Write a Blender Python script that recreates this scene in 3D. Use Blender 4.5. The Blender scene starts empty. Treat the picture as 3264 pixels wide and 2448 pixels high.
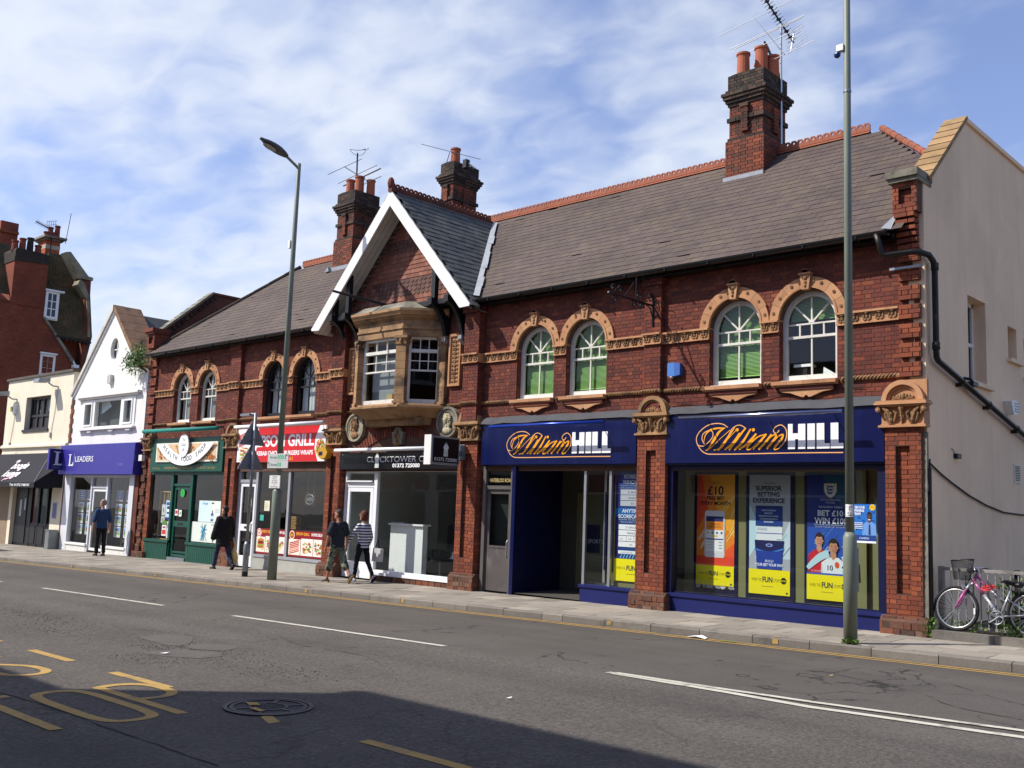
import bpy, bmesh, math, random
from math import sin, cos, pi, radians, atan2, sqrt, hypot
from mathutils import Vector, Matrix
rnd = random.Random(7)
SC = bpy.context.scene
COL = SC.collection

# ------------------------------------------------------------------ camera
def cam_axes():
    yaw, pitch, roll = radians(43.482), radians(7.297), radians(2.117)
    fwd = Vector((-sin(yaw)*cos(pitch), cos(yaw)*cos(pitch), sin(pitch)))
    r0 = Vector((cos(yaw), sin(yaw), 0)); u0 = r0.cross(fwd)
    return r0*cos(roll)+u0*sin(roll), u0*cos(roll)-r0*sin(roll), fwd
R_, U_, W_ = cam_axes()
cd = bpy.data.cameras.new('camera'); cam = bpy.data.objects.new('camera', cd); COL.objects.link(cam)
cam.matrix_world = Matrix(((R_.x, U_.x, -W_.x, 0), (R_.y, U_.y, -W_.y, -16), (R_.z, U_.z, -W_.z, 1.7), (0, 0, 0, 1)))
cd.sensor_width = 36; cd.lens = 36*3200/3264; cd.clip_end = 12000; cd.clip_start = .05
SC.camera = cam

# ------------------------------------------------------------------ sky and sun
SUN = Vector((.9, 1, -1.4)).normalized()            # direction the light travels
world = bpy.data.worlds.new('World'); SC.world = world; world.use_nodes = True
nt = world.node_tree; nt.nodes.clear()
def N(t, kind, **kw):
    n = t.nodes.new(kind)
    for k, v in kw.items():
        if k.startswith('i_'): n.inputs[int(k[2:]) if k[2:].isdigit() else k[2:]].default_value = v
        else: setattr(n, k, v)
    return n
sky = N(nt, 'ShaderNodeTexSky', sky_type='NISHITA', sun_disc=False, sun_elevation=math.asin(-SUN.z), sun_rotation=atan2(-SUN.x, -SUN.y), altitude=50, air_density=1.0, dust_density=1.0, ozone_density=1.6)
tc = N(nt, 'ShaderNodeTexCoord'); sep = N(nt, 'ShaderNodeSeparateXYZ'); nt.links.new(tc.outputs['Generated'], sep.inputs[0])
zc = N(nt, 'ShaderNodeMath', operation='MAXIMUM', i_1=0.0); nt.links.new(sep.outputs[2], zc.inputs[0])
za = N(nt, 'ShaderNodeMath', operation='ADD', i_1=.22); nt.links.new(zc.outputs[0], za.inputs[0])
dx = N(nt, 'ShaderNodeMath', operation='DIVIDE'); dy = N(nt, 'ShaderNodeMath', operation='DIVIDE')
nt.links.new(sep.outputs[0], dx.inputs[0]); nt.links.new(za.outputs[0], dx.inputs[1])
nt.links.new(sep.outputs[1], dy.inputs[0]); nt.links.new(za.outputs[0], dy.inputs[1])
cmb = N(nt, 'ShaderNodeCombineXYZ'); nt.links.new(dx.outputs[0], cmb.inputs[0]); nt.links.new(dy.outputs[0], cmb.inputs[1])
mp = N(nt, 'ShaderNodeMapping'); mp.inputs['Rotation'].default_value = (0, 0, radians(-38)); mp.inputs['Scale'].default_value = (1.25, 1.75, 1); mp.inputs['Location'].default_value = (3.1, .4, 0)
nt.links.new(cmb.outputs[0], mp.inputs[0])
n1 = N(nt, 'ShaderNodeTexNoise', noise_dimensions='3D'); n1.inputs['Scale'].default_value = 1.25; n1.inputs['Detail'].default_value = 7; n1.inputs['Roughness'].default_value = .52; n1.inputs['Distortion'].default_value = .22
n2 = N(nt, 'ShaderNodeTexNoise'); n2.inputs['Scale'].default_value = .45; n2.inputs['Detail'].default_value = 3
n3 = N(nt, 'ShaderNodeTexNoise'); n3.inputs['Scale'].default_value = 7; n3.inputs['Detail'].default_value = 3; n3.inputs['Roughness'].default_value = .45; n3.inputs['Distortion'].default_value = .5
for n in (n1, n2, n3): nt.links.new(mp.outputs[0], n.inputs['Vector'])
# more cirrus towards the west of the sky
wst = N(nt, 'ShaderNodeMath', operation='MULTIPLY_ADD', i_1=-.44, i_2=-.215); nt.links.new(sep.outputs[0], wst.inputs[0])
s1 = N(nt, 'ShaderNodeMath', operation='MULTIPLY_ADD', i_1=.7); nt.links.new(n2.outputs[0], s1.inputs[0]); nt.links.new(n1.outputs[0], s1.inputs[2])
s2 = N(nt, 'ShaderNodeMath', operation='MULTIPLY_ADD', i_1=.42); nt.links.new(n3.outputs[0], s2.inputs[0]); nt.links.new(s1.outputs[0], s2.inputs[2])
s3 = N(nt, 'ShaderNodeMath', operation='ADD'); nt.links.new(s2.outputs[0], s3.inputs[0]); nt.links.new(wst.outputs[0], s3.inputs[1])
cr = N(nt, 'ShaderNodeMapRange', interpolation_type='SMOOTHSTEP'); nt.links.new(s3.outputs[0], cr.inputs[0])
for k, v in ((1, .85), (2, 1.33), (3, .08), (4, .92)): cr.inputs[k].default_value = v
mx = N(nt, 'ShaderNodeMix', data_type='RGBA'); nt.links.new(cr.outputs[0], mx.inputs[0])
tint = N(nt, 'ShaderNodeMix', data_type='RGBA', blend_type='MULTIPLY'); tint.inputs[0].default_value = 1; nt.links.new(sky.outputs[0], tint.inputs[6]); tint.inputs[7].default_value = (.93, .93, 1.14, 1)
nt.links.new(tint.outputs[2], mx.inputs[6]); mx.inputs[7].default_value = (5.0, 5.35, 5.95, 1)
bg = N(nt, 'ShaderNodeBackground', i_Strength=.125); nt.links.new(mx.outputs[2], bg.inputs[0])
wo = N(nt, 'ShaderNodeOutputWorld'); nt.links.new(bg.outputs[0], wo.inputs[0])

sl = bpy.data.lights.new('sun', 'SUN'); so = bpy.data.objects.new('sun', sl); COL.objects.link(so)
sl.energy = 4.2; sl.angle = radians(.53); sl.color = (1, .955, .88)
so.rotation_euler = SUN.to_track_quat('-Z', 'Y').to_euler(); so.location = (-20, -20, 40)
vs = SC.view_settings; vs.view_transform = 'Standard'; vs.look = 'None'; vs.exposure = .46; vs.gamma = 1; vs.use_curve_mapping = False

# ------------------------------------------------------------------ helpers
def c(h):
    h = h.lstrip('#'); o = []
    for i in (0, 2, 4):
        v = int(h[i:i+2], 16)/255
        o.append(v/12.92 if v <= .04045 else ((v+.055)/1.055)**2.4)
    return (*o, 1)
MATS = {}
def mat(name, col, rough=.7, var=.12, vs=3., bump=0., bs=40., island=None, metal=0., fine=0., fs=90., stain=None, st=(.5, .7), ss=.8, spec=.4, coat=0., streak=None, sk=.5):
    """procedural material: base colour, broad and fine value noise, per-piece colours, stains, bump"""
    if name in MATS: return MATS[name]
    m = bpy.data.materials.new(name); m.use_nodes = True; t = m.node_tree; b = t.nodes['Principled BSDF']
    L = t.links.new
    if isinstance(col, str): col = c(col)
    b.inputs['Roughness'].default_value = rough; b.inputs['Metallic'].default_value = metal
    b.inputs['Specular IOR Level'].default_value = spec; b.inputs['Coat Weight'].default_value = coat
    geo = N(t, 'ShaderNodeNewGeometry'); pos = geo.outputs['Position']
    cur = None
    if island:
        oi = N(t, 'ShaderNodeObjectInfo')
        a = N(t, 'ShaderNodeMath', operation='ADD'); L(geo.outputs['Random Per Island'], a.inputs[0]); L(oi.outputs['Random'], a.inputs[1])
        fr = N(t, 'ShaderNodeMath', operation='FRACT'); L(a.outputs[0], fr.inputs[0])
        rp = N(t, 'ShaderNodeValToRGB'); L(fr.outputs[0], rp.inputs[0]); rp.color_ramp.interpolation = 'LINEAR'
        cs = [col]+[c(x) for x in island]; el = rp.color_ramp.elements
        while len(el) < len(cs): el.new(.5)
        for i, x in enumerate(cs): el[i].position = i/(len(cs)-1); el[i].color = x
        cur = rp.outputs[0]
    else:
        rg = N(t, 'ShaderNodeRGB'); rg.outputs[0].default_value = col; cur = rg.outputs[0]
    def vary(cur, scale, amt, det):
        n = N(t, 'ShaderNodeTexNoise'); n.inputs['Scale'].default_value = scale; n.inputs['Detail'].default_value = det; L(pos, n.inputs['Vector'])
        mr = N(t, 'ShaderNodeMapRange'); L(n.outputs[0], mr.inputs[0])
        for k, v in ((1, .25), (2, .75), (3, 1-amt), (4, 1+amt)): mr.inputs[k].default_value = v
        x = N(t, 'ShaderNodeMix', data_type='RGBA', blend_type='MULTIPLY'); x.inputs[0].default_value = 1; L(cur, x.inputs[6]); L(mr.outputs[0], x.inputs[7])
        return x.outputs[2]
    if var: cur = vary(cur, vs, var, 4)
    if fine: cur = vary(cur, fs, fine, 2)
    if stain:
        n = N(t, 'ShaderNodeTexNoise'); n.inputs['Scale'].default_value = ss; n.inputs['Detail'].default_value = 7; n.inputs['Roughness'].default_value = .65; L(pos, n.inputs['Vector'])
        mr = N(t, 'ShaderNodeMapRange'); L(n.outputs[0], mr.inputs[0])
        for k, v in ((1, st[0]), (2, st[1]), (3, 0), (4, .85)): mr.inputs[k].default_value = v
        x = N(t, 'ShaderNodeMix', data_type='RGBA'); L(mr.outputs[0], x.inputs[0]); L(cur, x.inputs[6]); x.inputs[7].default_value = c(stain); cur = x.outputs[2]
    if streak:
        mpn = N(t, 'ShaderNodeMapping'); mpn.inputs['Scale'].default_value = (3.2, 3.2, .22); L(pos, mpn.inputs[0])
        n = N(t, 'ShaderNodeTexNoise'); n.inputs['Scale'].default_value = 1.6; n.inputs['Detail'].default_value = 6; n.inputs['Roughness'].default_value = .6; L(mpn.outputs[0], n.inputs['Vector'])
        mr = N(t, 'ShaderNodeMapRange'); L(n.outputs[0], mr.inputs[0])
        for k, v in ((1, .48), (2, .78), (3, 0), (4, sk)): mr.inputs[k].default_value = v
        x = N(t, 'ShaderNodeMix', data_type='RGBA'); L(mr.outputs[0], x.inputs[0]); L(cur, x.inputs[6]); x.inputs[7].default_value = c(streak); cur = x.outputs[2]
    L(cur, b.inputs['Base Color'])
    if bump:
        n = N(t, 'ShaderNodeTexNoise'); n.inputs['Scale'].default_value = bs; n.inputs['Detail'].default_value = 4; L(pos, n.inputs['Vector'])
        bp = N(t, 'ShaderNodeBump'); bp.inputs['Strength'].default_value = bump; bp.inputs['Distance'].default_value = .02
        L(n.outputs[0], bp.inputs['Height']); L(bp.outputs[0], b.inputs['Normal'])
    MATS[name] = m; return m
def glass(name, tint=(.9, .95, .93), refl=1.0, rough=.01):
    if name in MATS: return MATS[name]
    m = bpy.data.materials.new(name); m.use_nodes = True; t = m.node_tree; t.nodes.clear(); L = t.links.new
    o = N(t, 'ShaderNodeOutputMaterial'); tr = N(t, 'ShaderNodeBsdfTransparent'); tr.inputs[0].default_value = (*tint, 1)
    gl = N(t, 'ShaderNodeBsdfGlossy'); gl.inputs['Roughness'].default_value = rough
    geo = N(t, 'ShaderNodeNewGeometry'); n = N(t, 'ShaderNodeTexNoise'); n.inputs['Scale'].default_value = .9; L(geo.outputs['Position'], n.inputs['Vector'])
    bp = N(t, 'ShaderNodeBump'); bp.inputs['Strength'].default_value = .06; bp.inputs['Distance'].default_value = .03; L(n.outputs[0], bp.inputs['Height']); L(bp.outputs[0], gl.inputs['Normal'])
    fr = N(t, 'ShaderNodeLayerWeight', i_0=.5); pw = N(t, 'ShaderNodeMath', operation='POWER', i_1=5.0); L(fr.outputs['Facing'], pw.inputs[0])
    ml = N(t, 'ShaderNodeMath', operation='MULTIPLY_ADD', i_1=.9*refl, i_2=.075*refl); L(pw.outputs[0], ml.inputs[0])
    mx = N(t, 'ShaderNodeMixShader'); L(ml.outputs[0], mx.inputs[0]); L(tr.outputs[0], mx.inputs[1]); L(gl.outputs[0], mx.inputs[2]); L(mx.outputs[0], o.inputs[0])
    MATS[name] = m; return m

_T = {}
def text_geo(s, bold=0.):
    """outline of a string as flat faces: cap height 1, starting at x=0"""
    k = (s, bold)
    if k in _T: return _T[k]
    cu = bpy.data.curves.new('lettering', 'FONT'); cu.body = s; cu.resolution_u = 3; cu.offset = bold; cu.fill_mode = 'FRONT'
    o = bpy.data.objects.new('lettering', cu); COL.objects.link(o)
    dg = bpy.context.evaluated_depsgraph_get(); e = o.evaluated_get(dg); me = e.to_mesh()
    v = [(p.co.x, p.co.y) for p in me.vertices]; f = [tuple(p.vertices) for p in me.polygons]; e.to_mesh_clear()
    bpy.data.objects.remove(o); bpy.data.curves.remove(cu)
    if v:
        x0 = min(p[0] for p in v); S = 1/.729
        v = [((x-x0)*S, y*S) for x, y in v]
    _T[k] = (v, f); return _T[k]

class MB:
    def __init__(s): s.v = []; s.f = []; s.m = []
    def add(s, v, f, mi=0):
        b = len(s.v); s.v += v; s.f += [tuple(i+b for i in q) for q in f]; s.m += [mi]*len(f); return s
    def box(s, x0, x1, y0, y1, z0, z1, mi=0, skip=''):
        v = [(x0, y0, z0), (x1, y0, z0), (x1, y1, z0), (x0, y1, z0), (x0, y0, z1), (x1, y0, z1), (x1, y1, z1), (x0, y1, z1)]
        F = dict(d=(0, 3, 2, 1), u=(4, 5, 6, 7), f=(0, 1, 5, 4), b=(2, 3, 7, 6), l=(3, 0, 4, 7), r=(1, 2, 6, 5))
        return s.add(v, [q for k, q in F.items() if k not in skip], mi)
    def prism(s, poly, a, b, axis='y', mi=0):
        """poly: (u,w) outline; axis y: (x,z) from y=a to y=b; x: (y,z); z: (x,y)"""
        P = {'y': lambda u, w, t: (u, t, w), 'x': lambda u, w, t: (t, u, w), 'z': lambda u, w, t: (u, w, t)}[axis]
        n = len(poly); v = [P(u, w, a) for u, w in poly]+[P(u, w, b) for u, w in poly]
        f = [tuple(range(n)), tuple(range(2*n-1, n-1, -1))]+[(i, i+n, (i+1) % n+n, (i+1) % n) for i in range(n)]
        return s.add(v, f, mi)
    def arch(s, cx, cz, r0, r1, y0, y1, a0=0., a1=pi, n=16, mi=0, sz=1.):
        v = []
        for i in range(n+1):
            a = a0+(a1-a0)*i/n
            for r, y in ((r0, y0), (r1, y0), (r1, y1), (r0, y1)): v.append((cx+r*cos(a), y, cz+r*sin(a)*sz))
        f = []
        for i in range(n):
            for k in range(4): f.append((4*i+k, 4*i+(k+1) % 4, 4*i+4+(k+1) % 4, 4*i+4+k))
        f += [(0, 1, 2, 3), tuple(4*n+k for k in (3, 2, 1, 0))]
        return s.add(v, f, mi)
    def disc(s, cx, cz, rx, rz, y, mi=0, n=24, a0=0., a1=2*pi):
        v = [(cx+rx*cos(a0+(a1-a0)*i/n), y, cz+rz*sin(a0+(a1-a0)*i/n)) for i in range(n if a1-a0 > 6.28 else n+1)]
        return s.add(v, [tuple(range(len(v)))], mi)
    def tube(s, path, r, n=8, mi=0, cap=True, closed=False):
        P = [Vector(p) for p in path]; k = len(P); rr = r if isinstance(r, (list, tuple)) else [r]*k; v = []; up = None
        for i in range(k):
            if closed: d = (P[(i+1) % k]-P[i-1])
            else: d = P[min(i+1, k-1)]-P[max(i-1, 0)]
            d.normalize()
            if up is None: up = d.orthogonal().normalized()
            up = (up-d*up.dot(d)).normalized(); sd = d.cross(up)
            for j in range(n):
                a = 2*pi*j/n; v.append(tuple(P[i]+(up*cos(a)+sd*sin(a))*rr[i]))
        f = []
        for i in range(k if closed else k-1):
            for j in range(n):
                a, b = i*n, ((i+1) % k)*n; f.append((a+j, a+(j+1) % n, b+(j+1) % n, b+j))
        if cap and not closed: f += [tuple(range(n-1, -1, -1)), tuple((k-1)*n+j for j in range(n))]
        return s.add(v, f, mi)
    def lathe(s, prof, cx=0, cy=0, n=16, mi=0):
        v = []; k = len(prof)
        for r, z in prof:
            for j in range(n): v.append((cx+r*cos(2*pi*j/n), cy+r*sin(2*pi*j/n), z))
        f = [(i*n+j, i*n+(j+1) % n, (i+1)*n+(j+1) % n, (i+1)*n+j) for i in range(k-1) for j in range(n)]
        f += [tuple(range(n-1, -1, -1)), tuple((k-1)*n+j for j in range(n))]
        return s.add(v, f, mi)
    def ball(s, p, r, n=8, m=5, mi=0):
        if not isinstance(r, (tuple, list)): r = (r, r, r)
        v = []
        for i in range(m+1):
            a = pi*i/m
            for j in range(n): b = 2*pi*j/n; v.append((p[0]+r[0]*sin(a)*cos(b), p[1]+r[1]*sin(a)*sin(b), p[2]+r[2]*cos(a)))
        return s.add(v, [(i*n+j, (i+1)*n+j, (i+1)*n+(j+1) % n, i*n+(j+1) % n) for i in range(m) for j in range(n)], mi)
    def quad(s, *p, mi=0): return s.add(list(p), [tuple(range(len(p)))], mi)
    def ribbon(s, pts, w, y, mi=0, sub=5, fn=None):
        """flat stroke through (x,z) points on the plane y, widths interpolated"""
        P = [Vector((a, b)) for a, b in pts]; ww = list(w) if isinstance(w, (list, tuple)) else [w]*len(P)
        Q = []; k = len(P)
        for i in range(k-1):
            p0, p1, p2, p3 = P[max(i-1, 0)], P[i], P[i+1], P[min(i+2, k-1)]
            for j in range(sub):
                t = j/sub; Q.append((.5*((2*p1)+(p2-p0)*t+(2*p0-5*p1+4*p2-p3)*t*t+(3*p1-p0-3*p2+p3)*t**3), ww[i]+(ww[i+1]-ww[i])*t))
        Q.append((P[-1], ww[-1])); v = []
        for i, (q, wd) in enumerate(Q):
            d = Q[min(i+1, len(Q)-1)][0]-Q[max(i-1, 0)][0]
            if d.length < 1e-9: d = Vector((1, 0))
            d.normalize(); nn = Vector((-d.y, d.x))*wd/2
            for e in (q+nn, q-nn): v.append(fn(e.x, e.y) if fn else (e.x, y, e.y))
        return s.add(v, [(2*i, 2*i+1, 2*i+3, 2*i+2) for i in range(len(Q)-1)], mi)
    def text(s, st, x0, z0, h, y, mi=0, x1=None, bold=0., shear=0., fn=None, center=None, wmax=None, sx=1.):
        v, f = text_geo(st, bold)
        if not v: return s
        W = max(p[0] for p in v); k = h*sx
        if x1 is not None: k = (x1-x0)/W
        if center is not None:
            if wmax and W*k > wmax: k = wmax/W
            x0 = center-W*k/2
        vv = [(x0+a*k+b*h*shear, z0+b*h) for a, b in v]
        return s.add([fn(a, b) if fn else (a, y, b) for a, b in vv], f, mi)
    def build(s, name, mats, parent=None, smooth=False, off=True, loc=None, recalc=False, link=True):
        me = bpy.data.meshes.new(name); me.from_pydata(s.v, [], s.f)
        if not isinstance(mats, (list, tuple)): mats = [mats]
        for m in mats: me.materials.append(m)
        if len(mats) > 1: me.polygons.foreach_set('material_index', s.m)
        if smooth: me.polygons.foreach_set('use_smooth', [True]*len(s.f))
        if recalc:
            b = bmesh.new(); b.from_mesh(me); bmesh.ops.recalc_face_normals(b, faces=b.faces); b.to_mesh(me); b.free()
        me.update()
        return link_mesh(me, name, parent, off, loc)
def wloc(o):
    v = Vector(o.location)
    return v+wloc(o.parent) if o.parent else v
def link_mesh(me, name, parent=None, off=True, loc=None):
    o = bpy.data.objects.new(name, me); COL.objects.link(o)
    if parent is not None:
        o.parent = parent
        o.location = (Vector(loc) if loc else Vector((0, 0, 0)))-(wloc(parent) if off else Vector((0, 0, 0)))
    elif loc: o.location = loc
    return o
def thing(name, label, cat, loc=(0, 0, 0), group=None, rz=0.):
    o = bpy.data.objects.new(name, None); COL.objects.link(o); o.location = loc; o.rotation_euler = (0, 0, rz); o.empty_display_size = .2
    return tag(o, label, cat, group)
def tag(o, label, cat, group=None, kind=None):
    o['label'] = label; o['category'] = cat
    if group: o['group'] = group
    if kind: o['kind'] = kind
    return o
def struct(o): o['kind'] = 'structure'; return o
def stuff(o): o['kind'] = 'stuff'; return o
def lerp(a, b, t): return a+(b-a)*t
def interp(tab, x):
    if x <= tab[0][0]: return tab[0][1]+(x-tab[0][0])*(tab[1][1]-tab[0][1])/(tab[1][0]-tab[0][0])
    for (a, b), (p, q) in zip(tab, tab[1:]):
        if x <= p: return lerp(b, q, (x-a)/(p-a))
    (a, b), (p, q) = tab[-2:]; return q+(x-p)*(q-b)/(p-a)
# ------------------------------------------------------------------ materials
BRICK = mat('brick', '#66342a', .9, .24, 1.1, .25, 60, island=['#643026', '#74392a', '#572b25', '#7b402d', '#6a352a', '#5e3029', '#84462f', '#502a27', '#70382a'], fine=.12, fs=120, stain='#3a2320', st=(.56, .78), ss=.9)
BRICKO = mat('orange_brick', '#753d2a', .9, .22, 1.3, .25, 60, island=['#743b2a', '#86462e', '#934f33', '#6c3628', '#8a482e', '#613127'], fine=.14, fs=110, stain='#4a2c22', st=(.58, .8), ss=1.4)
SOOTBRICK = mat('sooty_brick', '#78402d', .9, .2, 4, .3, 50, island=['#6a3829', '#8c4a32', '#54372d', '#80432e', '#4a342d'], fine=.15, stain='#241f1d', st=(.5, .7), ss=1.1)
SOOT = mat('black_brick', '#38302a', .92, .25, 5, .3, 50, island=['#2c2622', '#453830', '#564236'], stain='#44463a', st=(.58, .75), ss=1.6)
BASEBRICK = mat('plinth_brick', '#6a4433', .92, .25, 6, .4, 40, island=['#5c3d30', '#7a4f3a', '#4c3a33', '#80462f', '#6e5a4a'], stain='#3c342c', st=(.5, .7), ss=2.5)
MORTAR = mat('mortar', '#5f4438', .95, .2, 8, .3, 80, stain='#4a3830', st=(.45, .65), ss=1.2)
BUFF = mat('buff_terracotta', '#b5845c', .75, .14, 3, .1, 50, fine=.08, stain='#6b4b33', st=(.56, .76), ss=1.7, island=['#ad7c56', '#bc8c64', '#a87852'])
BUFFD = mat('carved_terracotta', '#94704c', .8, .22, 9, .25, 40, fine=.15, stain='#4a3526', st=(.45, .66), ss=5)
BUFFS = mat('sooted_terracotta', '#a07c56', .8, .2, 3, .2, 50, fine=.1, stain='#332b26', st=(.47, .66), ss=1.6, island=['#987450', '#aa855c', '#8d6b4a'])
STONE = mat('weathered_stone', '#8a8474', .9, .22, 4, .25, 50, stain='#35332d', st=(.45, .65), ss=2)
SLATE = mat('slate', '#584c45', .8, .22, .8, .1, 30, island=['#5a4e46', '#564a44', '#5d5047', '#554944', '#594d45', '#524743', '#5f5248'], fine=.1, fs=40, stain='#665b47', st=(.55, .8), ss=.6, spec=.25, streak='#3d3340', sk=.55)
SLATEG = mat('grey_slate', '#4d4d49', .6, .14, 2, .12, 30, island=['#555550', '#454743', '#5c5b53', '#4a4c4a'], fine=.1, fs=40, stain='#6b6a50', st=(.6, .8), ss=1, spec=.35)
RIDGE = mat('ridge_terracotta', '#99583f', .8, .12, 3, .15, 40, fine=.1, stain='#6d3f2e', st=(.58, .8), ss=2)
RIDGED = mat('old_ridge_terracotta', '#6e3c2c', .85, .2, 3, .15, 40, fine=.1, stain='#33241f', st=(.5, .7), ss=2)
POT = mat('chimney_pot_clay', '#a85c40', .8, .12, 2, .1, 40, fine=.08, stain='#6a3d2c', st=(.6, .8), ss=3)
POTD = mat('dark_chimney_pot', '#2c2626', .8, .1)
TILE = mat('hung_tile', '#825140', .85, .12, 4, .2, 50, island=['#7a4a39', '#8a5845', '#8f6050', '#704638', '#80503f'], fine=.12, stain='#4a322a', st=(.62, .8), ss=1.2)
TILED = mat('dark_hung_tile', '#5e4038', .85, .12, 4, .2, 50, island=['#523832', '#6a4a40', '#5c423a'], fine=.12)
WHITE = mat('white_paint', '#e6e4df', .5, .05, 2, .04, 30, stain='#b9b3a6', st=(.62, .85), ss=2)
WHITEOLD = mat('old_white_paint', '#d6d2c8', .6, .1, 3, .1, 30, stain='#97917f', st=(.56, .8), ss=4)
UPVC = mat('white_plastic', '#e9eaec', .35, .03)
GREYFR = mat('grey_frame', '#9a9ca0', .45, .08)
DARKFR = mat('dark_frame', '#2e2a2c', .5, .1)
BLACK = mat('black_paint', '#17171b', .5, .15, 4)
BLACKG = mat('black_gutter', '#141416', .35, .1)
LEAD = mat('lead_flashing', '#93979d', .55, .18, 6, .1, 20, stain='#6f737a', st=(.5, .7), ss=3)
FELT = mat('grey_felt', '#46474b', .85, .15, 5, .3, 20)
RENDER = mat('cream_render', '#f0cfab', .92, .07, .9, .14, 90, fine=.05, stain='#d3b898', st=(.5, .8), ss=.5, streak='#b7a68a', sk=.2)
CREAM = mat('cream_paint', '#e2d8c0', .85, .05, 1.2, .06, 60, stain='#c6baa0', st=(.58, .85), ss=.8, streak='#b0a488', sk=.2)
WHITEWALL = mat('white_render', '#e4e0da', .88, .05, 1.4, .08, 60, stain='#c9c2b6', st=(.6, .85), ss=.9, streak='#b5aea0', sk=.16)
SANDST = mat('coping_tile', '#98794f', .9, .2, 3, .2, 40, island=['#8f7350', '#a3835a', '#856a48'], stain='#6d5a42', st=(.55, .75), ss=2.5)
BLUE = mat('royal_blue_panel', '#050f42', .3, .1, 1.2, coat=.2, streak='#24306c', sk=.22)
NAVY = mat('navy_panel', '#0a1138', .4, .1, 2)
INDIGO = mat('indigo_panel', '#322b8c', .4, .08, 1.2, stain='#3a3a90', st=(.6, .8), ss=.7)
GREEN = mat('green_paint', '#0d4a3c', .45, .12, 3, .05, 30, stain='#24584c', st=(.55, .8), ss=2)
TEAL = mat('teal_fabric', '#0f7c70', .7, .1, 5)
RED = mat('red_print', '#c81822', .4, .04)
MAROON = mat('maroon_print', '#8c1420', .45, .05)
YELLOW = mat('yellow_print', '#f2e400', .5, .02)
GOLD = mat('gold_lettering', '#f5a31c', .4, .05)
PEACH = mat('peach_lettering', '#f0b070', .4, .05)
WHITEL = mat('white_lettering', '#f4f4f4', .45, .02)
BLACKL = mat('black_lettering', '#1a1a1e', .5, .02)
GREYP = mat('grey_print', '#a9adb2', .5, .05)
OLIVE = mat('olive_board', '#7d7c52', .8, .06, 2)
GREYIN = mat('grey_wall_paint', '#7d7f7c', .9, .06, 1)
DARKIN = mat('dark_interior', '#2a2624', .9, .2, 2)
WARMIN = mat('brown_interior', '#4a3424', .9, .2, 2)
BLIND = mat('green_blind', '#94bf6c', .7, .06, 2)
NETC = mat('net_curtain', '#b9bdc0', .9, .15, 3)
STEEL = mat('galvanised_steel', '#8d9298', .45, .12, 4, metal=.6)
SIGNBACK = mat('sign_back_grey', '#7c818a', .55, .1, 4)
POLEG = mat('grey_green_paint', '#767d70', .5, .08, 3)
ALU = mat('aluminium', '#c4c6c8', .35, .08, metal=.8)
IRON = mat('wrought_iron', '#15151a', .5, .1)
RUBBER = mat('rubber', '#1b1b1c', .75, .1)
GLASS = glass('window_glass', (.90, .94, .92), .5, .015)
SHOPGLASS = glass('shop_glass', (.90, .93, .92), 1.0, .01)
CONC = mat('kerb_concrete', '#77716a', .92, .1, 4, .3, 70, island=['#6e6861', '#7f7971', '#857e74', '#736e68'], fine=.16, fs=60, stain='#514d49', st=(.52, .72), ss=2)
PAVE = mat('paving_slab', '#8d857a', .9, .08, 3, .2, 80, island=['#867e73', '#988f82', '#7d766d', '#91887b', '#a09789'], fine=.12, fs=70, stain='#5e5851', st=(.55, .78), ss=1.3)
YLINE = mat('yellow_road_paint', '#ab8a4c', .8, .15, 6, .2, 80, fine=.2, stain='#68625a', st=(.57, .70), ss=3.2)
WLINE = mat('white_road_paint', '#c2bdae', .75, .1, 6, .2, 80, fine=.15, stain='#6f6b66', st=(.54, .68), ss=5)

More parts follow.
